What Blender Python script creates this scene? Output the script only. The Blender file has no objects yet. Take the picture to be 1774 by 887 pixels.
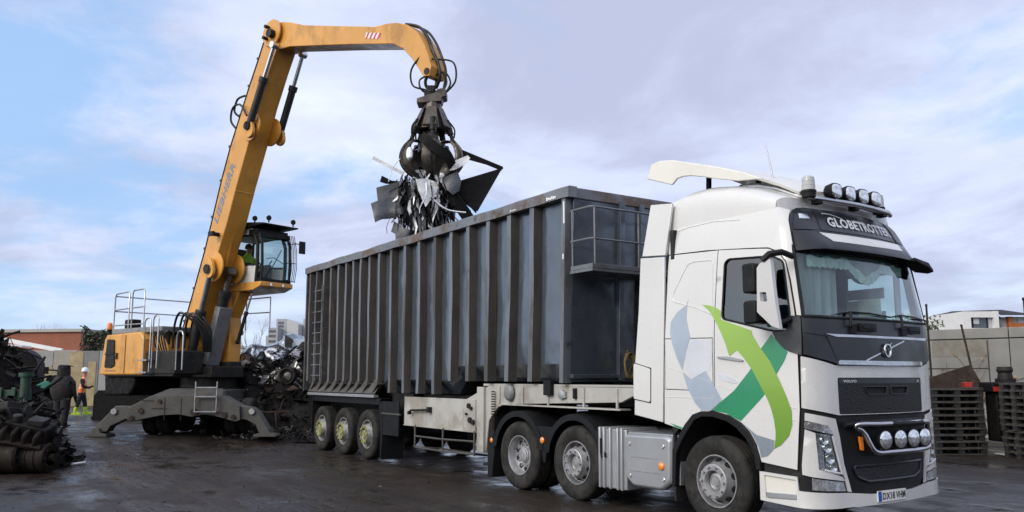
import bpy, bmesh, math, random
from mathutils import Vector, Matrix, noise
from mathutils.geometry import delaunay_2d_cdt
R = math.radians
rnd = random.Random(7)
SC = bpy.context.scene
COL = SC.collection

# ---------------------------------------------------------------- objects
def tag(o, label=None, cat=None, group=None, kind=None):
    if label: o['label'] = label
    if cat: o['category'] = cat
    if group: o['group'] = group
    if kind: o['kind'] = kind
    return o

def thing(name, label, cat, loc=(0, 0, 0), rz=0.0, group=None):
    o = bpy.data.objects.new(name, None)
    COL.objects.link(o)
    o.location = loc
    o.rotation_euler = (0, 0, rz)
    o.empty_display_size = 0.3
    return tag(o, label, cat, group)

def dup(root, loc=None, rz=None, label=None, group=None, rot=None):
    c = root.copy(); COL.objects.link(c)
    if loc is not None: c.location = loc
    if rot is not None: c.rotation_euler = rot
    elif rz is not None: c.rotation_euler = (0, 0, rz)
    if label: c['label'] = label
    if group: c['group'] = group
    def kids(a, b):
        for ch in list(a.children):
            k = ch.copy(); COL.objects.link(k); k.parent = b
            kids(ch, k)
    kids(root, c)
    return c

def cr(path, k=6):
    """a smooth curve through the points"""
    P = [Vector(p) for p in path]; out = []
    for i in range(len(P) - 1):
        a = P[max(i - 1, 0)]; b_ = P[i]; c = P[i + 1]; d = P[min(i + 2, len(P) - 1)]
        for j in range(k):
            t = j / k
            out.append(.5 * ((2 * b_) + (c - a) * t + (2 * a - 5 * b_ + 4 * c - d) * t * t + (3 * b_ - a - 3 * c + d) * t ** 3))
    out.append(P[-1]); return out

def frame_of(p0, p1):
    z = (Vector(p1) - Vector(p0)).normalized()
    a = Vector((0, 0, 1)) if abs(z.z) < .9 else Vector((1, 0, 0))
    x = a.cross(z).normalized(); y = z.cross(x)
    return x, y, z

class MB:
    """collects shapes that end up as one mesh"""
    def __init__(s):
        s.v = []; s.f = []; s.m = []
    def add(s, vs, fs, mat=0):
        n = len(s.v)
        s.v += [Vector(v) for v in vs]
        for f in fs:
            s.f.append([i + n for i in f]); s.m.append(mat)
        return s
    def box(s, c, size, mat=0, rot=None):
        c = Vector(c); hx, hy, hz = size[0] / 2, size[1] / 2, size[2] / 2
        vs = [Vector((x, y, z)) for x in (-hx, hx) for y in (-hy, hy) for z in (-hz, hz)]
        if rot is not None: vs = [rot @ v for v in vs]
        return s.add([c + v for v in vs], [(0, 1, 3, 2), (4, 6, 7, 5), (0, 4, 5, 1), (2, 3, 7, 6), (0, 2, 6, 4), (1, 5, 7, 3)], mat)
    def bx(s, x0, x1, y0, y1, z0, z1, mat=0):
        return s.box(((x0 + x1) / 2, (y0 + y1) / 2, (z0 + z1) / 2), (x1 - x0, y1 - y0, z1 - z0), mat)
    def bar(s, p0, p1, w, h=None, mat=0, up=None):
        h = h or w
        p0, p1 = Vector(p0), Vector(p1)
        z = (p1 - p0).normalized()
        u = Vector(up) if up is not None else (Vector((0, 0, 1)) if abs(z.z) < .9 else Vector((1, 0, 0)))
        x = u.cross(z).normalized(); y = z.cross(x)
        q = [(-w / 2, -h / 2), (w / 2, -h / 2), (w / 2, h / 2), (-w / 2, h / 2)]
        vs = [p + x * a + y * b for p in (p0, p1) for a, b in q]
        return s.add(vs, [(3, 2, 1, 0), (4, 5, 6, 7), (0, 1, 5, 4), (1, 2, 6, 5), (2, 3, 7, 6), (3, 0, 4, 7)], mat)
    def tube(s, path, r, n=8, mat=0, closed=False, caps=True):
        path = [Vector(p) for p in path]
        k = len(path)
        rs = r if isinstance(r, (list, tuple)) else [r] * k
        prev = None; rings = []
        for i, p in enumerate(path):
            a = path[(i - 1) % k] if (i > 0 or closed) else p
            b = path[(i + 1) % k] if (i < k - 1 or closed) else p
            t = (b - a).normalized()
            if prev is None:
                x, y, _ = frame_of((0, 0, 0), t)
            else:
                x = (prev - t * prev.dot(t)).normalized(); y = t.cross(x)
            prev = x
            rings.append([p + (x * math.cos(2 * math.pi * j / n) + y * math.sin(2 * math.pi * j / n)) * rs[i] for j in range(n)])
        return s.loft(rings, mat, closed_u=closed, caps=caps and not closed)
    def loft(s, rings, mat=0, closed_u=False, caps=True, ring_closed=True):
        n = len(rings[0]); k = len(rings)
        vs = [v for r_ in rings for v in r_]; fs = []
        for i in range(k if closed_u else k - 1):
            i2 = (i + 1) % k
            for j in range(n if ring_closed else n - 1):
                j2 = (j + 1) % n
                fs.append((i * n + j, i * n + j2, i2 * n + j2, i2 * n + j))
        if caps:
            fs.append(tuple(range(n - 1, -1, -1))); fs.append(tuple((k - 1) * n + j for j in range(n)))
        return s.add(vs, fs, mat)
    def lathe(s, prof, o=(0, 0, 0), ax=(0, 1, 0), n=32, mat=0, caps=False):
        o = Vector(o); ax = Vector(ax).normalized()
        x, y, _ = frame_of((0, 0, 0), ax)
        rings = []
        for r, h in prof:
            rings.append([o + ax * h + (x * math.cos(2 * math.pi * j / n) + y * math.sin(2 * math.pi * j / n)) * max(r, 1e-4) for j in range(n)])
        return s.loft(rings, mat, caps=caps)
    def cyl(s, p0, p1, r, n=16, mat=0, r2=None):
        return s.tube([p0, p1], [r, r2 if r2 is not None else r], n, mat)
    def prism(s, pts, fn, t0, t1, mat=0):
        n = len(pts)
        vs = [fn(a, b, t0) for a, b in pts] + [fn(a, b, t1) for a, b in pts]
        fs = [tuple(range(n - 1, -1, -1)), tuple(range(n, 2 * n))]
        fs += [(i, (i + 1) % n, n + (i + 1) % n, n + i) for i in range(n)]
        return s.add(vs, fs, mat)
    def sphere(s, c, r, n=12, mat=0, sc=(1, 1, 1)):
        c = Vector(c); rings = []
        for i in range(n // 2 + 1):
            th = math.pi * i / (n // 2)
            rr = max(math.sin(th), 1e-3)
            rings.append([c + Vector((r * sc[0] * rr * math.cos(2 * math.pi * j / n), r * sc[1] * rr * math.sin(2 * math.pi * j / n), -r * sc[2] * math.cos(th))) for j in range(n)])
        return s.loft(rings, mat)
    def xf(s, fn, i0=0):
        for i in range(i0, len(s.v)): s.v[i] = Vector(fn(s.v[i]))
        return s
    def build(s, name, mats, parent=None, bevel=0, smooth=35, label=None, seg=2):
        me = bpy.data.meshes.new(name)
        me.from_pydata([tuple(v) for v in s.v], [], s.f)
        if not isinstance(mats, (list, tuple)): mats = [mats]
        for m in mats: me.materials.append(m)
        me.polygons.foreach_set('material_index', [min(i, len(mats) - 1) for i in s.m])
        bm = bmesh.new(); bm.from_mesh(me)
        bmesh.ops.recalc_face_normals(bm, faces=bm.faces)
        bm.to_mesh(me); bm.free()
        if smooth:
            me.polygons.foreach_set('use_smooth', [True] * len(me.polygons))
            me.set_sharp_from_angle(angle=R(smooth))
        me.update()
        o = bpy.data.objects.new(name, me); COL.objects.link(o)
        if parent is not None: o.parent = parent
        if bevel:
            b = o.modifiers.new('edge', 'BEVEL'); b.width = bevel; b.segments = seg; b.limit_method = 'ANGLE'; b.angle_limit = R(40)
        if label: o['label'] = label
        return o

def inside(p, poly):
    x, y = p; c = False; n = len(poly)
    for i in range(n):
        x0, y0 = poly[i]; x1, y1 = poly[i - 1]
        if (y0 > y) != (y1 > y) and x < (x1 - x0) * (y - y0) / (y1 - y0) + x0: c = not c
    return c

def resample(poly, d):
    out = []
    for i in range(len(poly)):
        a = poly[i]; b = poly[(i + 1) % len(poly)]
        k = max(1, int(math.hypot(b[0] - a[0], b[1] - a[1]) / d + .5))
        for j in range(k): out.append((a[0] + (b[0] - a[0]) * j / k, a[1] + (b[1] - a[1]) * j / k))
    return out

def fillet(poly, r, n=4):
    out = []
    k = len(poly)
    for i in range(k):
        p = Vector(poly[i]); a = Vector(poly[i - 1]); b = Vector(poly[(i + 1) % k])
        da, db = a - p, b - p
        q = min(r, da.length * .45, db.length * .45)
        p0 = p + da.normalized() * q; p1 = p + db.normalized() * q
        for j in range(n + 1):
            t = j / n
            out.append(tuple(p0 * (1 - t) ** 2 + p * 2 * t * (1 - t) + p1 * t * t))
    return out

def smooth_poly(poly, it=2):
    for _ in range(it):
        o = []
        for i in range(len(poly)):
            a = poly[i]; b = poly[(i + 1) % len(poly)]
            o += [(a[0] * .75 + b[0] * .25, a[1] * .75 + b[1] * .25), (a[0] * .25 + b[0] * .75, a[1] * .25 + b[1] * .75)]
        poly = o
    return poly

def patch(mb, outer, fn, off=0.0, thick=.006, holes=(), grid=.14, step=.06, mat=0):
    """a sheet cut to an outline in a surface's own coordinates, laid on that surface with a thickness"""
    loops = [resample(outer, step)] + [resample(h, step) for h in holes]
    pts = []; edges = []
    for L in loops:
        n0 = len(pts); pts += L
        edges += [(n0 + i, n0 + (i + 1) % len(L)) for i in range(len(L))]
    xs = [p[0] for p in outer]; ys = [p[1] for p in outer]
    x = min(xs) + grid / 2
    while x < max(xs):
        y = min(ys) + grid / 2
        while y < max(ys):
            if inside((x, y), outer) and not any(inside((x, y), h) for h in holes): pts.append((x + 1e-4 * math.sin(y * 91), y))
            y += grid
        x += grid
    v, e, f, *_ = delaunay_2d_cdt([Vector(p) for p in pts], edges, [], 0, 1e-5)
    tris = []
    for t in f:
        c = sum((v[i] for i in t), Vector((0, 0))) / len(t)
        if inside(c, outer) and not any(inside(c, h) for h in holes): tris.append(tuple(t))
    n = len(v)
    top = [fn(p[0], p[1], off) for p in v]
    cnt = {}
    for t in tris:
        for i in range(len(t)):
            k = (t[i], t[(i + 1) % len(t)]); cnt[k] = cnt.get(k, 0) + 1
    fs = list(tris)
    vs = list(top)
    if thick:
        vs += [fn(p[0], p[1], off - thick) for p in v]
        fs += [tuple(n + i for i in reversed(t)) for t in tris]
        fs += [(b, a, a + n, b + n) for (a, b) in cnt if (b, a) not in cnt]
    mb.add(vs, fs, mat)
    return mb

def text_mesh(txt, size=1.0, bold=0.0, shear=0.0, spacing=1.0):
    """verts (x right, y up, centred) and faces of a line of lettering"""
    cu = bpy.data.curves.new('lettering', 'FONT'); cu.body = txt; cu.size = size; cu.offset = bold; cu.shear = shear
    cu.space_character = spacing; cu.resolution_u = 2
    o = bpy.data.objects.new('lettering', cu); COL.objects.link(o)
    dg = bpy.context.evaluated_depsgraph_get(); me = bpy.data.meshes.new_from_object(o.evaluated_get(dg))
    vs = [tuple(v.co[:2]) for v in me.vertices]; fs = [tuple(p.vertices) for p in me.polygons]
    bpy.data.objects.remove(o); bpy.data.meshes.remove(me); bpy.data.curves.remove(cu)
    x0 = min(v[0] for v in vs); x1 = max(v[0] for v in vs); y0 = min(v[1] for v in vs); y1 = max(v[1] for v in vs)
    return [((v[0] - x0) / (x1 - x0) - .5, (v[1] - y0) / (y1 - y0) - .5) for v in vs], fs, (x1 - x0) / (y1 - y0)

def letter(mb, txt, fn, w, h, mat=0, **k):
    vs, fs, _ = text_mesh(txt, **k)
    return mb.add([fn(a * w, b * h) for a, b in vs], fs, mat)

# ---------------------------------------------------------------- materials
def nmat(name):
    m = bpy.data.materials.new(name); m.use_nodes = True
    nt = m.node_tree; b = nt.nodes['Principled BSDF']
    return m, nt, b

def mixc(nt, fac, a, b, mode='MIX'):
    n = nt.nodes.new('ShaderNodeMix'); n.data_type = 'RGBA'; n.blend_type = mode
    for sock, val in ((n.inputs[0], fac), (n.inputs[6], a), (n.inputs[7], b)):
        if hasattr(val, 'links'): nt.links.new(val, sock)
        elif isinstance(val, (int, float)): sock.default_value = val
        else: sock.default_value = (*val[:3], 1)
    return n.outputs[2]

def nz(nt, scale, detail=5, rough=.6, vec=None, stretch=None, dist=0):
    n = nt.nodes.new('ShaderNodeTexNoise'); n.inputs['Scale'].default_value = scale
    n.inputs['Detail'].default_value = detail; n.inputs['Roughness'].default_value = rough; n.inputs['Distortion'].default_value = dist
    if vec is None:
        t = nt.nodes.new('ShaderNodeTexCoord'); vec = t.outputs['Object']
    if stretch:
        mp = nt.nodes.new('ShaderNodeMapping'); mp.inputs['Scale'].default_value = stretch
        nt.links.new(vec, mp.inputs['Vector']); vec = mp.outputs['Vector']
    nt.links.new(vec, n.inputs['Vector'])
    return n.outputs['Fac']

def ramp(nt, fac, a, b, lo=0.0, hi=1.0):
    n = nt.nodes.new('ShaderNodeMapRange'); n.inputs[1].default_value = a; n.inputs[2].default_value = b
    n.inputs[3].default_value = lo; n.inputs[4].default_value = hi; n.clamp = True
    n.interpolation_type = 'SMOOTHSTEP'
    nt.links.new(fac, n.inputs[0]); return n.outputs[0]

def mul(nt, a, b, op='MULTIPLY'):
    n = nt.nodes.new('ShaderNodeMath'); n.operation = op
    for i, v in enumerate((a, b)):
        if hasattr(v, 'links'): nt.links.new(v, n.inputs[i])
        else: n.inputs[i].default_value = v
    return n.outputs[0]

def surf(name, col, rough=.5, metal=0.0, var=.12, scale=2.0, dirt=None, bump=0.0, bscale=40.0, coat=0.0, spec=.5, stretch=None, rvar=.15, warp=None):
    """dirt: list of (colour, scale, threshold, strength, stretch)"""
    m, nt, b = nmat(name)
    c2 = [min(1, x * (1 + var)) for x in col]; c1 = [x * (1 - var) for x in col]
    fac = ramp(nt, nz(nt, scale, 6, .62, stretch=stretch), .3, .7)
    c = mixc(nt, fac, c1, c2)
    rg = ramp(nt, nz(nt, scale * 2.3, 5), .3, .7, max(.02, rough - rvar), min(1, rough + rvar))
    for d in (dirt or []):
        dc, ds, th, st = d[:4]
        k = ramp(nt, nz(nt, ds, 9, .68, stretch=d[4] if len(d) > 4 else None), th, th + .14, 0, st)
        c = mixc(nt, k, c, dc)
        rg = mixf(nt, k, rg, .8)
    nt.links.new(c, b.inputs['Base Color']); nt.links.new(rg, b.inputs['Roughness'])
    b.inputs['Metallic'].default_value = metal; b.inputs['Specular IOR Level'].default_value = spec
    b.inputs['Coat Weight'].default_value = coat; b.inputs['Coat Roughness'].default_value = .08
    h = None
    if bump:
        h = mul(nt, nz(nt, bscale, 6), bump)
    if warp:
        w = mul(nt, nz(nt, warp[0], 2, .4), warp[1])
        h = w if h is None else mul(nt, h, w, 'ADD')
    if h is not None:
        bp = nt.nodes.new('ShaderNodeBump'); bp.inputs['Strength'].default_value = 1.0; bp.inputs['Distance'].default_value = 1.0
        nt.links.new(h, bp.inputs['Height']); nt.links.new(bp.outputs['Normal'], b.inputs['Normal'])
        if coat: nt.links.new(bp.outputs['Normal'], b.inputs['Coat Normal'])
    return m

def mixf(nt, k, a, b):
    n = nt.nodes.new('ShaderNodeMix'); n.data_type = 'FLOAT'
    for s, v in ((n.inputs[0], k), (n.inputs[2], a), (n.inputs[3], b)):
        if hasattr(v, 'links'): nt.links.new(v, s)
        else: s.default_value = v
    return n.outputs[0]

def glass(name, tint=(.6, .75, .72), refl=1.5, rough=.02, opa=0.0):
    m, nt, b = nmat(name)
    nt.nodes.remove(b)
    out = nt.nodes['Material Output']
    tr = nt.nodes.new('ShaderNodeBsdfTransparent'); tr.inputs[0].default_value = (*tint, 1)
    gl = nt.nodes.new('ShaderNodeBsdfGlossy'); gl.inputs['Roughness'].default_value = rough; gl.inputs[0].default_value = (1, 1, 1, 1)
    lw = nt.nodes.new('ShaderNodeLayerWeight'); lw.inputs[0].default_value = .5
    f0 = ((refl - 1) / (refl + 1)) ** 2
    fr = mul(nt, mul(nt, mul(nt, lw.outputs['Facing'], 4.0, 'POWER'), 1 - f0), f0, 'ADD')
    mx = nt.nodes.new('ShaderNodeMixShader')
    nt.links.new(fr, mx.inputs[0]); nt.links.new(tr.outputs[0], mx.inputs[1]); nt.links.new(gl.outputs[0], mx.inputs[2])
    nt.links.new(mx.outputs[0], out.inputs[0])
    return m

GRIME = (.045, .038, .03)
M = {}
M['white'] = surf('white_paint', (.62, .615, .605), .28, var=.03, scale=.8, coat=.6, rvar=.06, dirt=[((.42, .38, .33), 1.2, .58, .14, (1, 1, .35)), ((.3, .27, .23), 14, .70, .45), ((.36, .32, .27), 3.5, .63, .22, (1.6, 1.6, .22))], warp=(.9, .008))
M['cream'] = surf('cream_paint', (.72, .70, .64), .32, var=.04, scale=1, coat=.4, rvar=.08, dirt=[((.4, .36, .3), 2, .6, .3)])
M['lime'] = surf('lime_vinyl', (.26, .47, .045), .3, var=.25, scale=.9, coat=.5, rvar=.05)
def vinyl_fade(name, lo, hi, z0, z1):
    """the printed fade of the arrow, dark foot to light head"""
    m, nt, b = nmat(name); t = nt.nodes.new('ShaderNodeTexCoord'); x = nt.nodes.new('ShaderNodeSeparateXYZ'); nt.links.new(t.outputs['Object'], x.inputs[0])
    nt.links.new(mixc(nt, ramp(nt, x.outputs[2], z0, z1), lo, hi), b.inputs['Base Color']); b.inputs['Roughness'].default_value = .3; b.inputs['Coat Weight'].default_value = .4
    return m
M['lime'] = vinyl_fade('lime_vinyl', (.13, .27, .022), (.27, .45, .06), .9, 2.3)
M['green'] = surf('green_vinyl', (.012, .23, .10), .3, var=.1, scale=1, coat=.5, rvar=.05)
M['bluegrey'] = surf('bluegrey_vinyl', (.33, .39, .47), .3, var=.08, scale=2, coat=.5, rvar=.05)
M['palegrey'] = surf('palegrey_vinyl', (.56, .58, .63), .3, var=.07, scale=2, coat=.5, rvar=.05)
M['slate'] = surf('slate_vinyl', (.21, .245, .29), .3, var=.1, scale=2, coat=.5, rvar=.05)
M['blk'] = surf('black_plastic', (.012, .0125, .014), .48, spec=.18, var=.2, scale=3, rvar=.1, dirt=[((.07, .065, .06), 5, .6, .35)], bump=.0006, bscale=250)
M['dkpanel'] = surf('charcoal_paint', (.024, .026, .033), .34, spec=.35, var=.12, scale=2, coat=.15, rvar=.08, dirt=[((.06, .057, .055), 4, .62, .3)])
M['void'] = surf('dark_inside', (.01, .01, .011), .8, var=.2)
M['rubber'] = surf('tyre_rubber', (.022, .0215, .021), .8, spec=.2, var=.25, scale=6, dirt=[((.05, .046, .04), 3, .45, .5), ((.085, .076, .064), 24, .58, .4)], bump=.0012, bscale=120)
M['alloy'] = surf('silver_rim', (.40, .40, .41), .38, .6, var=.1, scale=5, dirt=[((.12, .1, .085), 9, .56, .65)], bump=.0006, bscale=90)
M['alloydull'] = surf('dull_steel_rim', (.40, .40, .40), .45, .5, var=.12, scale=5, dirt=[((.10, .085, .07), 8, .5, .75)])
M['chrome'] = surf('chrome_tube', (.50, .50, .52), .14, 1.0, var=.06, scale=8, rvar=.06, dirt=[((.25, .23, .2), 12, .62, .4)])
M['satin'] = surf('satin_silver', (.36, .37, .39), .38, .45, var=.06, scale=1.5, dirt=[((.22, .19, .16), 4, .6, .45), ((.1, .08, .06), 20, .68, .5)], rvar=.08)
M['lens'] = surf('lamp_lens', (.75, .77, .78), .1, .85, var=.3, scale=26, rvar=.05)
M['amber'] = surf('amber_lens', (.85, .24, .02), .2, var=.2, scale=40, coat=.8)
M['platewhite'] = surf('plate_white', (.78, .78, .76), .35, var=.04, dirt=[((.4, .36, .3), 12, .6, .4)])
M['plateblue'] = surf('plate_blue', (.02, .09, .42), .35, var=.05)
M['ink'] = surf('black_ink', (.01, .01, .012), .4, var=.05)
M['silverink'] = surf('silver_lettering', (.62, .62, .64), .35, var=.12, scale=12)
M['box'] = surf('grey_steel_paint', (.105, .124, .152), .2, .5, var=.14, scale=1.1, coat=.3, spec=.6, rvar=.08, stretch=(1, 1, .5),
    dirt=[((.050, .045, .042), .42, .52, .6, (1, 1, .6)), ((.040, .034, .03), 2.2, .60, .7, (2, 2, .25)), ((.11, .05, .028), 8, .69, .9), ((.25, .25, .25), 11, .76, .7, (1, 1, .4))], warp=(1.5, .035), bump=.0006, bscale=30)
M['ribside'] = surf('grimy_shaded_rib_flank', (.034, .031, .029), .7, var=.3, scale=3, stretch=(1, 1, .3), dirt=[((.07, .052, .04), 4, .56, .7, (2, 2, .3)), ((.10, .045, .025), 9, .66, .8)], spec=.25, bump=.001, bscale=40)  # rib flank grime; the flanks' shade is put into this dark colour too
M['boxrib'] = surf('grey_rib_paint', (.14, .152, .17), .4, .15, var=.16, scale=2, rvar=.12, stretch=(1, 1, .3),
    dirt=[((.055, .048, .042), 1.1, .47, .8, (1.5, 1.5, .35)), ((.12, .06, .035), 6, .58, .9), ((.03, .027, .025), 4, .6, .8)], bump=.0015, bscale=40)
M['boxrust'] = surf('rusted_rail_paint', (.17, .18, .2), .42, .2, var=.15, scale=2, dirt=[((.13, .085, .06), 1.1, .47, .85), ((.05, .042, .036), 4, .55, .8), ((.16, .075, .035), 9, .63, .9)], bump=.002, bscale=30)
M['boxdirt'] = surf('grimy_steel', (.075, .072, .068), .55, .1, var=.25, scale=3, dirt=[((.13, .105, .08), 4, .52, .7), ((.09, .05, .03), 9, .6, .8)], bump=.002, bscale=30)
M['chassis'] = surf('dirty_white_chassis', (.40, .39, .365), .5, var=.08, scale=2, dirt=[((.2, .17, .135), 1.3, .46, .6), ((.12, .1, .08), 9, .6, .5), ((.14, .07, .035), 8, .64, .9), ((.03, .03, .03), 6, .67, .85)], bump=.001, bscale=40)
M['darksteel'] = surf('dark_greasy_steel', (.018, .017, .016), .55, .1, var=.3, scale=5, dirt=[((.045, .035, .026), 7, .55, .6)], bump=.002, bscale=50, spec=.25)
M['hubrust'] = surf('lichened_hub', (.19, .18, .11), .75, .1, var=.35, scale=20, dirt=[((.33, .36, .09), 16, .44, .85), ((.08, .06, .04), 25, .56, .8)], bump=.006, bscale=60)
M['yel'] = surf('machine_yellow', (.62, .29, .045), .38, var=.1, scale=1.2, coat=.15, rvar=.1, dirt=[((.30, .15, .04), 1.5, .52, .6, (1, 1, .5)), ((.10, .07, .04), 6, .64, .8), ((.07, .055, .045), 2.3, .66, .7)], bump=.0012, bscale=30)
M['under'] = surf('grey_undercarriage', (.062, .061, .057), .6, .0, var=.2, scale=3, dirt=[((.08, .062, .045), 2.5, .5, .7), ((.13, .06, .03), 8, .66, .8)], bump=.002, bscale=40)
M['cylgrey'] = surf('grey_ram_guard', (.19, .195, .20), .45, .0, var=.15, scale=3, dirt=[((.05, .045, .04), 4, .55, .7)])
M['hose'] = surf('black_hose', (.014, .014, .015), .5, var=.2)
M['rod'] = surf('polished_rod', (.6, .62, .65), .12, 1.0, var=.05)
M['dullrod'] = surf('dull_rod', (.16, .165, .17), .3, .7, var=.15)
M['railgrey'] = surf('galvanised_tube', (.33, .34, .36), .4, .6, var=.12, scale=9, dirt=[((.12, .1, .09), 12, .58, .6)])
M['cabwhite'] = surf('cab_white', (.60, .60, .59), .35, var=.05, dirt=[((.3, .27, .24), 3, .55, .5)])
M['decal'] = surf('slate_blue_lettering', (.15, .19, .26), .4, var=.1)
M['red'] = surf('red_reflector', (.5, .03, .04), .35, var=.15, scale=10)
M['reflwhite'] = surf('white_reflector', (.7, .68, .68), .35, var=.1, scale=10)
M['grab'] = surf('worn_grab_steel', (.085, .074, .064), .42, .6, var=.3, scale=4, dirt=[((.19, .16, .13), 3, .52, .6), ((.12, .07, .04), 6, .58, .7), ((.02, .018, .016), 5, .6, .8)], bump=.002, bscale=40, rvar=.15)
M['scrapblk'] = surf('black_sheet_metal', (.006, .006, .007), .65, 0, spec=.12, var=.3, scale=4, rvar=.12, warp=(2.5, .02))
M['scrapgrey'] = surf('grey_sheet_metal', (.11, .115, .12), .35, .3, var=.3, scale=4, dirt=[((.06, .055, .05), 5, .5, .7)], warp=(3, .03))
M['scrapwhite'] = surf('white_sheet_metal', (.74, .74, .74), .3, .15, var=.1, scale=4, dirt=[((.12, .11, .1), 5, .55, .7)], warp=(4, .04))
M['scrapalu'] = surf('bright_aluminium', (.72, .73, .75), .22, .95, var=.2, scale=9, dirt=[((.05, .05, .05), 8, .55, .7)])
M['conc'] = surf('weathered_concrete', (.225, .22, .208), .85, var=.12, scale=.8, dirt=[((.2, .19, .17), 1.1, .52, .6, (1, 1, .5)), ((.24, .2, .14), .6, .6, .5), ((.1, .1, .09), 3, .66, .5)], bump=.004, bscale=20)
M['conc2'] = surf('pale_concrete', (.36, .35, .325), .85, var=.1, scale=.8, dirt=[((.36, .30, .2), .8, .55, .7, (1, 1, .3)), ((.22, .21, .19), 1.6, .58, .5)], bump=.004, bscale=20)
M['joint'] = surf('dark_joint', (.035, .034, .032), .9, var=.2)
M['timber'] = surf('grimy_pallet_timber', (.016, .015, .015), .7, var=.4, scale=5, dirt=[((.04, .034, .028), 4, .6, .6)], bump=.003, bscale=40)
M['timberedge'] = surf('worn_pallet_board', (.05, .045, .039), .75, var=.35, scale=6, dirt=[((.03, .03, .03), 5, .52, .7)], bump=.003, bscale=40)
M['darkgreen'] = surf('dark_green_paint', (.006, .04, .022), .45, var=.25, scale=3, dirt=[((.05, .04, .03), 4, .52, .7)])
M['teal'] = surf('teal_paint', (.03, .16, .12), .5, var=.2, dirt=[((.07, .06, .05), 3, .52, .6)])
M['rust'] = surf('rusty_steel', (.042, .029, .022), .75, .0, var=.35, scale=5, dirt=[((.025, .018, .015), 6, .5, .8)], bump=.004, bscale=30, spec=.2)
M['oily'] = surf('oily_black_scrap', (.0065, .006, .006), .6, .0, var=.4, scale=5, dirt=[((.020, .015, .012), 6, .54, .7)], bump=.006, bscale=25, rvar=.2, spec=.14)
M['redplastic'] = surf('red_plastic', (.35, .025, .02), .45, var=.2)
M['skin'] = surf('skin', (.45, .22, .15), .6, var=.1)
M['hivis'] = surf('orange_hi_vis_cloth', (.85, .16, .02), .7, var=.12, scale=9)
M['hivisband'] = surf('silver_reflective_band', (.62, .58, .45), .4, var=.1)
M['limeboot'] = surf('lime_boot_rubber', (.42, .62, .03), .55, var=.15)
M['navy'] = surf('navy_work_cloth', (.012, .013, .018), .85, var=.25, scale=8)
M['darkcloth'] = surf('black_work_cloth', (.009, .008, .009), .85, var=.3, scale=6, dirt=[((.03, .024, .018), 8, .6, .5)])
M['helmet'] = surf('white_helmet_shell', (.72, .74, .78), .3, var=.03)
M['glass'] = glass('tinted_window_glass', (.26, .38, .44), 2.0)
M['hll'] = glass('headlight_lens', (.92, .94, .95), 1.5)
M['ws'] = glass('windscreen_glass', (.80, .88, .87), 1.5)
M['cabglass'] = glass('machine_cab_glass', (.62, .74, .74), 1.55)
M['curtain'] = surf('grey_curtain', (.40, .41, .44), .85, var=.15, scale=2, stretch=(1, 1, .1))
M['lace'] = surf('pale_green_lace', (.72, .84, .79), .8, var=.2, scale=20)
M['seat'] = surf('dark_seat_cloth', (.04, .042, .046), .8, var=.2)
M['paper'] = surf('grey_green_card', (.50, .60, .60), .7, var=.12, scale=9)
M['paper2'] = surf('cream_card', (.80, .80, .68), .7, var=.1, scale=7)
EXPO = 0.0; SKYX = 3.2; SKYY = 1.7
SPLIT = set('bearing_cheek grab_hoop pivot_pin mud_flap cylinder_lug bar_foot mirror_arm painted_mark hand_hole block bottom_board bracket valve boom_rib'.split())
# ---------------------------------------------------------------- camera, site frame
CAM = Vector((6.75, -7.51, 1.70)); YAW = 2.536; PITCH = .132
fw = Vector((math.cos(PITCH) * math.cos(YAW), math.cos(PITCH) * math.sin(YAW), math.sin(PITCH)))
cd = bpy.data.cameras.new('camera'); cam = bpy.data.objects.new('camera', cd); COL.objects.link(cam)
cam.location = CAM; cam.rotation_euler = fw.to_track_quat('-Z', 'Y').to_euler()
cd.sensor_width = 36; cd.lens = 1440.8 / 1774 * 36; cd.shift_y = 19.4 / 1774
cd.clip_start = .1; cd.clip_end = 3000
SC.camera = cam
RX_ = Vector((math.sin(YAW), -math.cos(YAW), 0)); DX_ = Vector((math.cos(YAW), math.sin(YAW), 0))
def site(a, d, z=0.0):
    """yard frame: a metres along the line of the stabilisers, d metres across it"""
    p = CAM + RX_ * a + DX_ * d
    return Vector((p.x, p.y, z))
SITE_RZ = math.atan2(RX_.y, RX_.x)

# ---------------------------------------------------------------- sky and sun
SUN_EL, SUN_AZ = R(30), math.atan2(-.93, .10)      # the sun stands behind the photographer
sd = bpy.data.lights.new('sun', 'SUN'); sun = bpy.data.objects.new('sun', sd); COL.objects.link(sun)
sd.energy = 1.6; sd.angle = R(22); sd.color = (1, .955, .88)
sv = Vector((math.cos(SUN_EL) * math.cos(SUN_AZ), math.cos(SUN_EL) * math.sin(SUN_AZ), math.sin(SUN_EL)))
sun.rotation_euler = sv.to_track_quat('Z', 'Y').to_euler()
wd = bpy.data.worlds.new('World'); SC.world = wd; wd.use_nodes = True
nt = wd.node_tree; N = nt.nodes; L = nt.links
bg = N['Background']; bg.inputs[1].default_value = .13
sky = N.new('ShaderNodeTexSky'); sky.sky_type = 'NISHITA'; sky.sun_disc = False
sky.sun_elevation = SUN_EL; sky.sun_rotation = math.pi / 2 - SUN_AZ; sky.air_density = 1.3; sky.dust_density = 1.2; sky.ozone_density = 1.5
tc = N.new('ShaderNodeTexCoord'); sx = N.new('ShaderNodeSeparateXYZ'); L.new(tc.outputs['Generated'], sx.inputs[0])
zz = mul(nt, mul(nt, sx.outputs[2], 0.0, 'MAXIMUM'), .16, 'ADD')
cx = N.new('ShaderNodeCombineXYZ')
L.new(mul(nt, sx.outputs[0], zz, 'DIVIDE'), cx.inputs[0]); L.new(mul(nt, sx.outputs[1], zz, 'DIVIDE'), cx.inputs[1])
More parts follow.
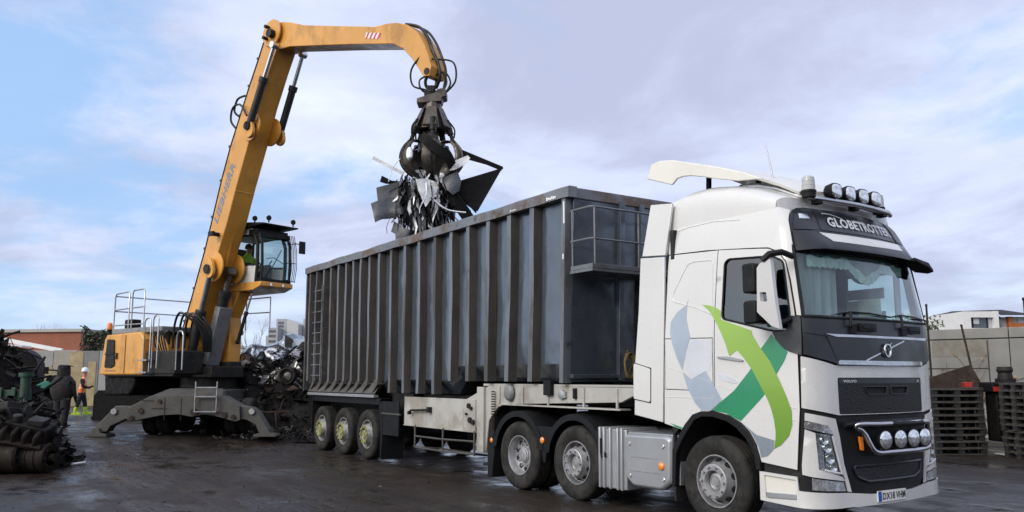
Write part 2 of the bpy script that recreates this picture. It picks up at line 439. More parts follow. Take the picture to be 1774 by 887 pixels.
mp = N.new('ShaderNodeMapping'); mp.inputs['Location'].default_value = (SKYX, SKYY, 0); L.new(cx.outputs[0], mp.inputs[0])
cov = nz(nt, .95, 9, .60, vec=mp.outputs[0], dist=.2)
tone = nz(nt, 1.25, 8, .58, vec=mp.outputs[0], dist=.35)
# more open sky to the left of the machine, thicker cloud to the right
dt = N.new('ShaderNodeVectorMath'); dt.operation = 'DOT_PRODUCT'; L.new(tc.outputs['Generated'], dt.inputs[0]); dt.inputs[1].default_value = RX_
cov2 = mul(nt, cov, mul(nt, dt.outputs['Value'], .17), 'ADD')
cmask = ramp(nt, cov2, .33, .50, .12, 1)
S_ = 1 / .12
def sk(c): return [x * S_ for x in c]
ccol = mixc(nt, ramp(nt, tone, .36, .60), sk((.50, .545, .74)), sk((.70, .77, .99)))
ccol = mixc(nt, ramp(nt, tone, .56, .74), ccol, sk((.86, .93, 1.10)))
blue = mixc(nt, .75, sky.outputs[0], sk((.36, .61, 1.02)))
skyc = mixc(nt, cmask, blue, ccol)
# pale band low over the horizon
low = ramp(nt, sx.outputs[2], .0, .16, .75, 0)
skyc = mixc(nt, mul(nt, low, ramp(nt, tone, .38, .6, .45, 1)), skyc, sk((.66, .83, .97)))
# bright thin cloud round the sun, behind the photographer
ds = N.new('ShaderNodeVectorMath'); ds.operation = 'DOT_PRODUCT'; L.new(tc.outputs['Generated'], ds.inputs[0]); ds.inputs[1].default_value = sv
glow = ramp(nt, ds.outputs['Value'], .25, 1.0, 0, 1)
skyc = mixc(nt, mul(nt, glow, .8), skyc, sk((1.9, 1.85, 1.8)))
below = ramp(nt, sx.outputs[2], -.02, .0, 1, 0)
skyc = mixc(nt, below, skyc, sk((.12, .12, .13)))
L.new(skyc, bg.inputs[0])
SC.view_settings.view_transform = 'Standard'; SC.view_settings.look = 'None'; SC.view_settings.exposure = EXPO; SC.view_settings.gamma = 1
SC.view_settings.use_curve_mapping = False
SC.cycles.max_bounces = 8; SC.cycles.transparent_max_bounces = 16; SC.cycles.caustics_reflective = False; SC.cycles.caustics_refractive = False
SC.cycles.use_denoising = True

# ---------------------------------------------------------------- ground
def sstep(a, b, x):
    t = min(1, max(0, (x - a) / (b - a))); return t * t * (3 - 2 * t)
def zg(x, y):
    """the yard rises a little towards the machine"""
    return .2 * sstep(-13.3, -17.0, x) * sstep(9, 3, y) + .012 * noise.noise(Vector((x * .45, y * .45, 0))) * sstep(1.5, 5, abs(x + 3) + abs(y - 1.2) * .6)
def axis(lo, hi, fine_lo, fine_hi, st):
    a = []; x = fine_lo
    while x <= fine_hi: a.append(x); x += st
    g = st; x = fine_hi
    while x < hi: g *= 1.35; x = min(hi, x + g); a.append(x)
    g = st; x = fine_lo
    while x > lo: g *= 1.35; x = max(lo, x - g); a.insert(0, x)
    return a
gx = axis(-1500, 400, -40, 8, .5); gy = axis(-400, 900, -12, 22, .5)
g = MB()
g.add([(x, y, zg(x, y)) for x in gx for y in gy], [(i * len(gy) + j, (i + 1) * len(gy) + j, (i + 1) * len(gy) + j + 1, i * len(gy) + j + 1) for i in range(len(gx) - 1) for j in range(len(gy) - 1)])
m, nt, b = nmat('wet_oily_yard')
n1 = nz(nt, .28, 7, .6); n2 = nz(nt, 1.5, 8, .65, dist=.4); n3 = nz(nt, 14, 6, .7); n4 = nz(nt, .42, 5, .6, stretch=(.6, 1.7, 1))
trk = nz(nt, 1.0, 3, .5, stretch=(.10, 3.2, 1), dist=.6)            # wheel tracks along the lorry's way
c = mixc(nt, ramp(nt, n1, .36, .62), (.022, .0155, .0115), (.027, .022, .020))
c = mixc(nt, ramp(nt, n2, .50, .70, 0, .75), c, (.042, .031, .023))
c = mixc(nt, ramp(nt, trk, .54, .66, 0, .6), c, (.014, .011, .010))
c = mixc(nt, ramp(nt, n3, .56, .76, 0, .5), c, (.07, .058, .047))
wet = mul(nt, ramp(nt, n4, .42, .60), ramp(nt, n2, .74, .40))
rg = mixf(nt, wet, ramp(nt, n2, .3, .7, .42, .72), .17)
rg = mixf(nt, mul(nt, ramp(nt, n4, .58, .66), ramp(nt, n2, .60, .46)), rg, .05)
rg = mixf(nt, ramp(nt, n3, .55, .8, 0, .4), rg, .8)
nt.links.new(c, b.inputs['Base Color']); nt.links.new(rg, b.inputs['Roughness']); nt.links.new(mixf(nt, wet, .20, .5), b.inputs['Specular IOR Level'])
h = mul(nt, mul(nt, n3, .010), mul(nt, nz(nt, 3.2, 6, .6), .018), 'ADD')
h = mul(nt, h, mul(nt, trk, .03), 'ADD')
h = mul(nt, h, mul(nt, mul(nt, wet, -.8), 1.0, 'ADD'))
bp = nt.nodes.new('ShaderNodeBump'); bp.inputs['Distance'].default_value = 1.0; bp.inputs['Strength'].default_value = .9
nt.links.new(h, bp.inputs['Height']); nt.links.new(bp.outputs[0], b.inputs['Normal'])
tag(g.build('ground', m), 'wet dark oily concrete yard', kind='structure')
def _lerp(tab,z):
    if z<=tab[0][0]: return tab[0][1]
    for (a,b),(c,d) in zip(tab,tab[1:]):
        if z<=c:
            t=(z-a)/(c-a); return b+(d-b)*t
    return tab[-1][1]
INS=[(0,0.0),(1.2,0.0),(2.2,0.005),(3.1,0.05),(3.4,0.09),(3.6,0.14),(3.8,0.24),(4.0,0.4)]
REC=[(0,-0.02),(1.25,0.0),(2.15,0.0),(2.4,0.02),(3.05,0.15),(3.3,0.21),(3.5,0.30),(3.65,0.42),(3.9,0.75)]
SA,RX,RY=1.10,0.27,0.46
_CUR=[(-3.0,-3.0,0.0),(SA,SA,0.0)]
_s=SA;_px,_py=SA,0.0
for i in range(1,25):
    a=math.pi/2*i/24
    # superellipse corner
    e=0.85
    x=SA+RX*math.sin(a)**e;y=RY-RY*math.cos(a)**e
    _s+=math.hypot(x-_px,y-_py);_px,_py=x,y;_CUR.append((_s,x,y))
SCORN=_s
for i in range(1,21):
    y=RY+(1.25-RY)*i/20;x=SA+RX+0.07*(1-((1.25-y)/(1.25-RY))**2)
    _s+=math.hypot(x-_px,y-_py);_px,_py=x,y;_CUR.append((_s,x,y))
SM=_s
for s,x,y in list(_CUR)[-2::-1]: _CUR.append((2*SM-s,x,2.5-y))
def plan(s):
    lo,hi=0,len(_CUR)-1
    while hi-lo>1:
        m=(lo+hi)//2
        if _CUR[m][0]<=s: lo=m
        else: hi=m
    a,b=_CUR[lo],_CUR[hi];t=(s-a[0])/(b[0]-a[0]);return a[1]+(b[1]-a[1])*t,a[2]+(b[2]-a[2])*t
def W0(s,z):
    x,y=plan(s);t=min(1,max(0,(x-0.7)/0.75));w=t*t*(3-2*t)
    i=_lerp(INS,z)
    return x-_lerp(REC,z)*w, 1.25+(y-1.25)*(1-i/1.25), z
W0_ = W0
def W(s, z, off=0.0):
    p = Vector(W0(s, z))
    if off == 0: return p
    a = Vector(W0(s + .01, z)) - Vector(W0(s - .01, z)); b_ = Vector(W0(s, z + .01)) - Vector(W0(s, z - .01))
    return p + a.cross(b_).normalized() * off
def mir(L_): return [(2 * SM - s, z) for s, z in reversed(L_)]

TRUCK = thing('tractor_truck', 'white lorry tractor with green and lime arrow graphics, chrome roof lamps and black front', 'lorry')
def tp(mb, name, mats, parent=None, **k): return mb.build(name, mats, parent or TRUCK, **k)

WIN = fillet([(.222, 3.031), (.277, 3.072), (.935, 3.034), (1.12, 2.961), (1.132, 2.368), (1.103, 2.196), (.892, 2.206), (.18, 2.381)], .05)
WS = [(1.283, 3.13), (1.268, 2.345), (1.6, 2.335), (SM, 2.335), (2 * SM - 1.6, 2.335), (2 * SM - 1.268, 2.345), (2 * SM - 1.283, 3.13), (2 * SM - 1.6, 3.12), (SM, 3.12), (1.6, 3.12)]
ARCH = [(-.62, .60), (-.60, .80), (-.50, 1.0), (-.38, 1.15), (-.25, 1.24), (-.12, 1.285), (.03, 1.285), (.24, 1.25), (.40, 1.18), (.53, 1.08), (.612, .95), (.652, .80), (.66, .60)]
ws_in = [(1.31, 3.09), (1.30, 2.37), (SM, 2.36), (2 * SM - 1.30, 2.37), (2 * SM - 1.31, 3.09), (SM, 3.09)]
win_in = [(.25, 3.0), (.95, 3.0), (1.08, 2.93), (1.10, 2.40), (1.07, 2.22), (.9, 2.23), (.21, 2.40)]
arch_in = [(s, z) for s, z in ARCH]
# dark inner shell of the cab: near side, front and far side in one sheet
mb = MB()
patch(mb, [(-.66, .98), (-.64, 3.5), (SM, 3.5), (2 * SM + .64, 3.5), (2 * SM + .66, .98), (2 * SM - .7, .9), (2 * SM - 1.1, .55), (SM, .55), (1.1, .55), (.70, .62), (.70, .9), (.5, 1.2), (.2, 1.32), (-.2, 1.32), (-.45, 1.2)], W, -.02, .02,
      holes=[ws_in, win_in, mir(win_in)], grid=.2, step=.09)
mb.bx(-.66, -.60, .06, 2.44, 1.0, 3.55)                      # back wall
mb.bx(-.6, 1.15, .08, 2.42, 1.28, 1.36)                      # floor
shell = tp(mb, 'inner_shell', M['void'])
# roof
mb = MB(); rings = []
def xfront(y):
    lo, hi = .9, 2 * SM - .9
    best = min((abs(W0(lo + (hi - lo) * i / 200, 3.62)[1] - y), W0(lo + (hi - lo) * i / 200, 3.62)[0]) for i in range(201))
    return best[1]
ZC = [(-.85, 4.02), (-.5, 4.09), (-.2, 4.09), (.2, 4.03), (.55, 3.93), (.85, 3.80), (1.1, 3.66), (1.3, 3.60)]
for i in range(22):
    t = i / 21; ring = []
    for j in range(33):
        th = math.pi * j / 32
        c_, s_ = math.cos(th), math.sin(th)
        y = 1.25 - 1.115 * math.copysign(abs(c_) ** .32, c_)
        xf_ = xfront(min(max(y, .16), 2.34)) if t > .5 else 1.0
        x = -.78 + t * (xf_ + .78)
        z = 3.50 + (_lerp(ZC, x) - 3.50) * s_ ** .42 if s_ > 1e-6 else 3.50
        ring.append((x, y, z))
    rings.append(ring)
mb.loft(rings, ring_closed=False, caps=False)
fr_ = rings[-1]; mb.loft([fr_, [(p[0] - .02, p[1], 3.47) for p in fr_]], ring_closed=False, caps=False); bk = rings[0]; mb.add(bk, [tuple(range(len(bk)))])
roof = tp(mb, 'roof', M['white'], smooth=50)
# white side skins
def skin(name, outs, mat='white', off=.0, th=.012, holes=(), parent=None, grid=.14, label=None, bevel=.003):
    mb = MB()
    for o_ in outs: patch(mb, o_, W, off, th, holes, grid)
    return tp(mb, name, M[mat] if isinstance(mat, str) else mat, parent, bevel=bevel, label=label, smooth=30)
up = [(-.775, 3.6), (-.70, 3.245), (-.06, 3.222), (.53, 3.172), (.86, 3.14), (1.0, 3.095), (1.085, 3.05), (1.165, 2.96), (1.195, 2.75), (1.205, 2.362), (1.262, 2.355), (1.275, 2.7), (1.285, 3.11), (1.278, 3.29), (1.295, 3.43), (1.33, 3.51), (1.39, 3.565), (1.2, 3.60), (.3, 3.60)]
skin('upper_side_panel', [up]); skin('upper_side_panel', [mir(up)])
DOOR = [(.122, 3.198), (.53, 3.160), (.86, 3.125), (.995, 3.08), (1.075, 3.035), (1.15, 2.95), (1.172, 2.741), (1.185, 2.362), (1.19, 2.20), (1.192, 1.95), (1.19, 1.366), (1.13, .745), (.681, .79), (.665, .85), (.625, .975), (.54, 1.105), (.416, 1.205), (.256, 1.275), (.025, 1.318), (.046, 1.458), (.053, 1.607), (.073, 2.382)]
door = skin('cab_door', [DOOR], holes=[WIN])
skin('door_window', [WIN], 'glass', -.012, .004, parent=door, bevel=0)
def ringpath(poly, off): return [W(s, z, off) for s, z in resample(poly, .05)]
tp(MB().tube(ringpath(WIN, .0), .012, 6, closed=True), 'window_seal', M['blk'], door)
fdoor = skin('cab_door', [mir(DOOR)], holes=[mir(WIN)]); skin('door_window', [mir(WIN)], 'ws', -.012, .004, parent=fdoor, bevel=0)
SLEEP = [(-.69, 3.232), (.110, 3.198), (.06, 2.382), (.04, 1.607), (.012, 1.325), (-.12, 1.30), (-.25, 1.262), (-.37, 1.18), (-.466, 1.075), (-.775, 1.139), (-.755, 1.845)]
LOCK = [(-.747, 2.186), (.040, 2.168), (.030, 1.607), (.016, 1.54), (-.752, 1.553)]
sl = skin('sleeper_panel', [SLEEP], holes=[LOCK]); skin('sleeper_panel', [mir(SLEEP)])
LK = [(-.738, 2.176), (.030, 2.158), (.020, 1.612), (.008, 1.55), (-.744, 1.563)]
skin('locker_door', [LK], off=.001, parent=None)
# pressed ridges on the flank
def seam(pts, r=.006, off=.002, mat='white', name='pressed_ridge', parent=None):
    q = []
    for (a, b_), (c, d) in zip(pts, pts[1:]):
        k = max(2, int(math.hypot(c - a, d - b_) / .06))
        q += [W(a + (c - a) * i / k, b_ + (d - b_) * i / k, off) for i in range(k)]
    q.append(W(*pts[-1], off))
    return tp(MB().tube(q, r, 6), name, M[mat], parent)
seam([(.05, 1.615), (.4, 1.548), (.744, 1.477), (1.18, 1.372)], .0035, -.001, parent=door)
seam([(.05, 1.452), (.4, 1.39), (.738, 1.333), (1.14, 1.252)], .0035, -.001, parent=door)
seam([(-.74, 1.84), (-.3, 1.725), (.016, 1.65)], .004, .0, parent=sl)
seam([(-.75, 1.465), (.03, 1.458)], .004, .0, parent=sl)
seam(fillet([(-.597, 2.635), (-.606, 2.73), (-.367, 3.08), (-.262, 3.105), (.02, 3.09), (.04, 3.05), (.035, 2.43)], .05) , .005, .001, parent=sl)
seam([(-.60, 2.64), (-.2, 2.53), (.03, 2.44)], .005, .001, parent=sl)
seam([(-.77, 3.50), (-.4, 3.56), (0, 3.57), (.4, 3.53)], .005, .001)
# door handle and grab recess
mb = MB(); patch(mb, smooth_poly([(.10, 1.945), (.28, 1.940), (.49, 1.897), (.47, 1.878), (.28, 1.905), (.12, 1.925)], 1), W, .022, .02, grid=.05, step=.03)
tp(mb, 'door_handle', M['satin'], door, bevel=.003)
skin('handle_recess', [smooth_poly([(.099, 1.755), (.273, 1.722), (.41, 1.655), (.375, 1.630), (.25, 1.645), (.144, 1.680)], 1)], 'palegrey', .003, .004, parent=door)
# rear side deflectors (fairings behind the cab)
DY = .06
def side_y(y0): return lambda a, b_, t: Vector((a, y0 + t, b_))
def flat(name, poly, y, mat='white', th=.03, parent=None, bevel=.006):
    return tp(MB().prism(poly, side_y(y), 0, th), name, M[mat], parent, bevel=bevel)
DEFL = [(-1.145, 3.245), (-.715, 3.212), (-.775, 1.853), (-.805, 1.150), (-1.315, 1.225), (-1.285, 1.90), (-1.204, 2.54)]
df = flat('side_fairing', DEFL, .0)
flat('side_fairing', DEFL, 2.47)
flat('fairing_locker', fillet([(-1.305, 1.885), (-1.0, 1.812), (-1.012, 1.390), (-1.318, 1.430)], .03), -.012, th=.013, parent=df, bevel=.004)
tp(MB().prism([(-1.305, 1.895), (-.99, 1.822), (-1.005, 1.378), (-1.318, 1.418)], side_y(-.004), 0, .004), 'locker_gap', M['ink'], df)
UPD = [(-1.02, 3.93), (-.66, 3.89), (-.715, 3.232), (-1.135, 3.265)]
mb = MB(); mb.add([(-1.04, .10, 3.95), (-.64, .085, 3.90), (-.715, .02, 3.235), (-1.137, .02, 3.268), (-1.04, .14, 3.95), (-.64, .125, 3.90), (-.715, .06, 3.235), (-1.137, .06, 3.268)], [(0, 1, 2, 3), (7, 6, 5, 4), (0, 4, 5, 1), (1, 5, 6, 2), (2, 6, 7, 3), (3, 7, 4, 0)])
tp(mb, 'upper_fairing', M['white'], bevel=.008)
mb2 = MB(); mb2.v = [Vector((v.x, 2.5 - v.y, v.z)) for v in mb.v]; mb2.f = [list(reversed(f)) for f in mb.f]; mb2.m = list(mb.m)
tp(mb2, 'upper_fairing', M['white'], bevel=.008)
# livery: the arrows and ribbons on the flank
LIV = {
 'palegrey': [(-.315, 2.125), (-.255, 2.165), (-.17, 2.139), (.02, 2.15), (.015, 1.881), (-.031, 1.781), (-.082, 1.769), (-.316, 1.681), (-.406, 1.81), (-.382, 2.016)],
 'bluegrey': [(-.345, 2.648), (-.369, 2.565), (-.378, 2.408), (-.341, 2.275), (-.313, 2.183), (-.382, 2.016), (-.453, 1.784), (-.545, 1.942), (-.612, 2.102), (-.647, 2.236), (-.642, 2.383), (-.54, 2.497), (-.38, 2.579)],
 'bluegrey2': [(-.453, 1.771), (-.316, 1.681), (-.081, 1.776), (.045, 1.607), (.151, 1.448), (.017, 1.325), (-.165, 1.316), (-.263, 1.401), (-.379, 1.578)],
 'slate': [(.422, 1.205), (.629, 1.077), (.866, 1.03), (.847, .929), (.769, .857), (.683, .835), (.653, .945), (.552, 1.105)],
 'green': [(.876, 2.17), (1.081, 1.973), (1.039, 1.885), (.739, 1.496), (.416, 1.215), (.207, 1.295), (-.018, 1.325), (.333, 1.552), (.567, 1.78), (.739, 2.026)],
 'green2': [(-.678, 1.147), (-.463, 1.100), (-.476, 1.082), (-.60, 1.108)],
 'lime': [(-.126, 2.569), (-.001, 2.547), (.1, 2.51), (.162, 2.476), (.165, 2.37), (.609, 2.225), (.62, 2.175), (.703, 2.052), (.847, 1.876), (.957, 1.68), (1.049, 1.49), (1.098, 1.36), (1.10, 1.208), (1.056, 1.089), (.951, .988), (.856, .939), (.882, 1.055), (.886, 1.127), (.872, 1.246), (.839, 1.365), (.798, 1.461), (.746, 1.546), (.684, 1.651), (.598, 1.79), (.478, 1.932), (.394, 2.01), (.283, 1.944), (.225, 2.1), (.164, 2.226), (.083, 2.356), (-.017, 2.489)],
}
mb = MB(); lm = []
for i, (k, poly) in enumerate(LIV.items()):
    patch(mb, poly, W, .0045 if k == 'lime' else .003, .0012, grid=.08, step=.04, mat=i); lm.append(M[k.rstrip('2')])
tp(mb, 'flank_graphic', lm)
# black corner under the mirror
skin('mirror_foot', [fillet([(1.131, 2.36), (1.19, 2.356), (1.245, 2.35), (1.235, 1.93), (1.20, 1.945), (1.082, 1.985), (1.023, 2.02), (.944, 2.105), (.888, 2.198), (1.034, 2.192), (1.105, 2.22)], .03)], 'dkpanel', .012, .018)
# front: header with lettering, visor, screen, cowl, grille
HDR = [(1.290, 3.12), (1.285, 3.29), (1.30, 3.42), (1.335, 3.50), (1.40, 3.555), (1.50, 3.595), (1.65, 3.62), (SM, 3.63)]
HDR = HDR + mir(HDR)[1:]
hd = skin('front_header', [HDR], 'dkpanel', .004, .02)
skin('header_corner_panel', [fillet([(1.43, 3.555), (1.513, 3.585), (1.743, 3.592), (1.728, 3.335), (1.32, 3.315), (1.345, 3.42)], .03)], 'dkpanel', .012, .012, parent=hd)
skin('header_corner_panel', [mir(fillet([(1.43, 3.555), (1.50, 3.580), (1.60, 3.585), (1.585, 3.335), (1.32, 3.315), (1.345, 3.42)], .03))], 'dkpanel', .012, .012, parent=hd)
sg = skin('sign_window', [fillet([(1.787, 3.590), (3.33, 3.590), (3.36, 3.335), (1.758, 3.335)], .03)], 'dkpanel', .012, .012, parent=hd)
mb = MB(); fn = lambda a, b_: W(2.62 + a, 3.447 + b_, .022)
letter(mb, 'GLOBETROTTER', fn, 1.40, .118, bold=.03, spacing=1.05)
for sgn, a0 in ((1, 0),):
    arc = [(1.90 + .34 * t, 3.52 + .05 * math.sin(math.pi * (.25 + .6 * t)) - .03 * t) for t in [i / 10 for i in range(11)]]
    patch(mb, arc + [(a, b_ - .012) for a, b_ in reversed(arc)], W, .018, .001, grid=.3, step=.05)
tp(mb, 'sign_lettering', M['silverink'], hd)
mb = MB(); patch(mb, [(1.461, 3.512), (1.630, 3.518), (1.625, 3.462), (1.449, 3.452)], W, .016, .006, grid=.1)
tp(mb, 'corner_marker', M['lens'], hd, bevel=.004)
# visor
mb = MB(); prof = [(3.300, .02), (3.21, .075), (3.085, .125), (3.065, .12), (3.08, .10), (3.20, .05), (3.28, .012)]
rings = []
for i in range(41):
    s = 1.30 + (2 * SM - 2.60) * i / 40
    e = min(1, (min(i, 40 - i)) / 6 + .12)
    rings.append([W(s, z, .012 + o_ * e) for z, o_ in prof])
mb.loft(rings)
vis = tp(mb, 'sun_visor', M['dkpanel'], bevel=0, smooth=40)
mb = MB()
def visw(s, z, off):
    e = min(1, (min((s - 1.30), (2 * SM - 1.30 - s))) / (2 * SM - 2.6) * 40 / 6 + .12)
    return W(s, z, .012 + _lerp([(3.085, .125), (3.21, .075), (3.30, .02)], z) * e + off)
patch(mb, [(1.66, 3.292), (SM, 3.285), (2 * SM - 1.66, 3.292), (2 * SM - 1.74, 3.180), (SM, 3.160), (1.80, 3.170)], visw, .004, .003, grid=.08)
tp(mb, 'visor_stripe', M['white'], vis)
skin('windscreen', [WS], 'ws', .0, .005, bevel=0, grid=.12)
tp(MB().tube(ringpath(WS, .003), .018, 6, closed=True), 'screen_seal', M['blk'])
COWL = [(1.252, 2.355), (1.252, 1.945), (1.40, 1.905), (1.677, 1.848), (SM, 1.845)]
COWL = COWL + mir(COWL); 
cow = skin('front_cowl', [COWL[:5] + [(2 * SM - 1.677, 1.848), (2 * SM - 1.40, 1.905), (2 * SM - 1.252, 1.945), (2 * SM - 1.252, 2.355), (SM, 2.34)]], 'dkpanel', .01, .025)
seam([(1.252, 2.175), (1.519, 2.14), (1.68, 1.86)], .004, .011, 'ink', 'cowl_gap', cow)
mb = MB(); patch(mb, [(1.50, 2.163), (SM, 2.155), (2 * SM - 1.5, 2.163), (2 * SM - 1.53, 2.135), (SM, 2.133), (1.66, 2.135)], W, .02, .02, grid=.3)
tp(mb, 'chrome_strip', M['chrome'], cow)
mb = MB(); patch(mb, fillet([(1.677, 1.885), (SM, 1.882), (2 * SM - 1.677, 1.885), (2 * SM - 1.667, 1.840), (SM, 1.832), (1.667, 1.840)], .02), W, .03, .03, grid=.3)
tp(mb, 'chrome_bar', M['chrome'], cow, bevel=.006)
# maker's badge: a ring on a slanting bar
mb = MB()
mb.bar(W(2.10, 1.885, .022), W(2.86, 2.115, .022), .018, .016)
mb.tube([W(2.485 + .058 * math.cos(t), 2.0 + .068 * math.sin(t), .032) for t in [2 * math.pi * i / 20 for i in range(20)]], .013, 6, closed=True)
mb.bar(W(2.52, 2.055, .032), W(2.555, 2.085, .032), .02, .014)
tp(mb, 'maker_badge', M['chrome'], cow)
# wipers
for s0, s1 in ((1.86, 2.62), (2.80, 3.58)):
    mb = MB()
    mb.tube([W(s0, 2.24, .05), W(s0 + .01, 2.33, .06), W(s0 + .04, 2.40, .035)], .016, 6)
    mb.tube([W(s0 + .04, 2.405, .03), W((s0 + s1) / 2, 2.40, .03), W(s1, 2.375, .03)], .011, 6)
    mb.tube([W(s0 - .18, 2.375, .03), W(s0 + .04, 2.405, .03)], .009, 6)
    mb.box(W(s0 + .30, 2.245, .03), (.035, .30, .085)); mb.box(W(s0 + .30, 2.245, .045), (.035, .22, .04))
    mb.box(W(s0 + .07, 2.22, .03), (.03, .09, .10))
    tp(mb, 'wiper', M['blk'], bevel=.004)
# white panel and grille
GR = fillet([(1.672, 1.70), (2 * SM - 1.672, 1.70), (2 * SM - 1.680, 1.312), (1.680, 1.312)], .03)
PAN = [(1.222, 1.925), (1.40, 1.885), (1.653, 1.828), (2 * SM - 1.653, 1.828), (2 * SM - 1.40, 1.885), (2 * SM - 1.222, 1.925), (2 * SM - 1.21, 1.385), (2 * SM - 1.651, 1.306), (1.651, 1.306), (1.21, 1.385)]
pan = skin('front_panel', [PAN], holes=[GR])
mb = MB()
slots = [fillet([(2.08, 1.60), (2.47, 1.60), (2.465, 1.525), (2.15, 1.525)], .02), fillet([(2.56, 1.60), (2.92, 1.60), (2.90, 1.525), (2.56, 1.525)], .02)]
GRI = fillet([(1.678, 1.695), (2 * SM - 1.678, 1.695), (2 * SM - 1.685, 1.316), (1.685, 1.316)], .03)
patch(mb, GRI, W, -.004, .012, holes=slots, grid=.1)
mg, ntg, bg_ = nmat('grille_mesh')
tcg = ntg.nodes.new('ShaderNodeTexCoord'); vo = ntg.nodes.new('ShaderNodeTexVoronoi'); vo.inputs['Scale'].default_value = 60; ntg.links.new(tcg.outputs['Object'], vo.inputs['Vector'])
ntg.links.new(mixc(ntg, ramp(ntg, vo.outputs['Distance'], .25, .5), (.008, .008, .009), (.026, .027, .03)), bg_.inputs['Base Color']); bg_.inputs['Roughness'].default_value = .5; bg_.inputs['Specular IOR Level'].default_value = .2
bpg = ntg.nodes.new('ShaderNodeBump'); bpg.inputs['Distance'].default_value = .004; ntg.links.new(vo.outputs['Distance'], bpg.inputs['Height']); ntg.links.new(bpg.outputs[0], bg_.inputs['Normal'])
gr = tp(mb, 'grille', mg)
mb = MB()
patch(mb, [(1.70, 1.69), (2 * SM - 1.70, 1.69), (2 * SM - 1.70, 1.635), (1.70, 1.635)], W, .0, .004, grid=.1)
for sl_ in slots:
    patch(mb, [(a + (a - sum(q[0] for q in sl_) / len(sl_)) * .06, b_ + (b_ - 1.5625) * .25) for a, b_ in sl_], W, .006, .01, holes=[sl_], grid=.3)
tp(mb, 'grille_trim', M['dkpanel'], gr)
mb = MB(); letter(mb, 'VOLVO', lambda a, b_: W(1.86 + a, 1.662 + b_, .002), .20, .028, bold=.03, spacing=1.1)
tp(mb, 'grille_lettering', M['silverink'], gr); mb = MB()
letter(mb, 'FH', lambda a, b_: W(2 * SM - 1.76 + a, 1.662 + b_, .002), .06, .03, bold=.03)
tp(mb, 'grille_lettering', M['silverink'], gr)
# lower front
LOWB = [(1.612, 1.284), (SM, 1.275), (2 * SM - 1.612, 1.284), (2 * SM - 1.678, .996), (2 * SM - 1.76, .60), (2 * SM - 1.86, .50), (2.9, .470), (SM, .465), (2.1, .470), (1.80, .505), (1.72, .75), (1.665, 1.0)]
lb = skin('lower_fascia', [LOWB], 'blk', -.015, .03)
LG = fillet([(1.84, .765), (2 * SM - 1.84, .765), (2 * SM - 1.90, .65), (2 * SM - 2.05, .60), (2.05, .60), (1.90, .65)], .03)
mb = MB(); patch(mb, LG, W, -.004, .01, grid=.12); tp(mb, 'lower_grille', mg, lb)
tp(MB().tube(ringpath(LG, .0), .014, 6, closed=True), 'grille_surround', M['dkpanel'], lb)
tp(MB().tube([W(1.72, 1.20, .02), W(2.0, 1.22, .03), W(SM, 1.225, .03), W(2 * SM - 2, 1.22, .03), W(2 * SM - 1.72, 1.2, .02)], .03, 8), 'fascia_ledge', M['blk'], lb)
CW = [(1.240, 1.335), (1.605, 1.268), (1.655, 1.08), (1.70, .80), (1.785, .505), (1.73, .515), (1.70, .66), (1.665, .69), (1.555, 1.105), (1.49, 1.20), (1.235, 1.255)]
HW = [(1.185, 1.165), (1.335, 1.125), (1.350, .76), (1.66, .665), (1.69, .625), (1.283, .675), (1.16, .70), (1.165, .80)]
for f_ in (lambda q: q, mir):
    skin('corner_panel', [f_(CW), f_([(1.232, 1.165), (1.335, 1.127), (1.352, .755), (1.660, .668), (1.695, .622), (1.29, .678), (1.185, .70), (1.185, .80)])], 'white', .004, .02)
    HL = f_([(1.342, 1.128), (1.556, 1.100), (1.672, .675), (1.366, .752)])
    mb = MB(); patch(mb, HL, W, -.02, .01, grid=.08); 
    hl = tp(mb, 'headlight', M['lens'])
    mb = MB()
    for q, (s, z, r_) in enumerate([(1.44, 1.05, .045), (1.47, .97, .05), (1.50, .86, .055), (1.535, .77, .05)]):
        s2 = s if f_ is not mir else 2 * SM - s
        ax_ = (W(s2, z, .1) - W(s2, z, 0)).normalized()
        mb.lathe([(r_, 0), (r_ * .95, .012), (r_ * .6, -.005), (0, -.02)], W(s2, z, -.01), ax_, 16)
    tp(mb, 'reflector', M['lens'], hl)
    mb = MB(); P4 = f_([(1.548, 1.085), (1.566, 1.085), (1.672, .685), (1.375, .765), (1.372, .745), (1.655, .672)]) if False else None
    path = [(1.545, 1.09), (1.60, .88), (1.652, .70), (1.52, .722), (1.385, .758)]
    path = path if f_ is not mir else [(2 * SM - a, b_) for a, b_ in path]
    q = []
    for (a, b_), (c, d) in zip(path, path[1:]): q += [W(a + (c - a) * i / 4, b_ + (d - b_) * i / 4, .0) for i in range(4)]
    tp(MB().tube(q, .013, 6), 'light_strip', M['reflwhite'], hl)
    mb = MB(); patch(mb, HL, W, .006, .004, grid=.08); tp(mb, 'lens', M['hll'], hl)
    mb = MB(); patch(mb, f_(fillet([(1.235, 1.245), (1.455, 1.206), (1.535, 1.145), (1.54, 1.108), (1.23, 1.172)], .015)), W, .010, .014, grid=.08)
    tp(mb, 'running_light', M['lens'], bevel=.004)
    mb = MB(); patch(mb, f_([(1.278, .664), (1.672, .612), (1.708, .520), (1.272, .546)]), W, .003, .012, grid=.08); fg = tp(mb, 'fog_light', M['lens'], bevel=.003)
    mb = MB(); patch(mb, f_([(1.150, .690), (1.70, .615), (1.735, .505), (1.145, .535)]), W, -.004, .02, grid=.1); tp(mb, 'fog_light_surround', M['blk'], fg)
BUM = [(.655, .69), (1.13, .672), (1.14, .532), (1.74, .50), (2.1, .468), (SM, .463)]
BUL = [(SM, .352), (2.077, .352), (1.6, .352), (1.082, .362), (.655, .385)]
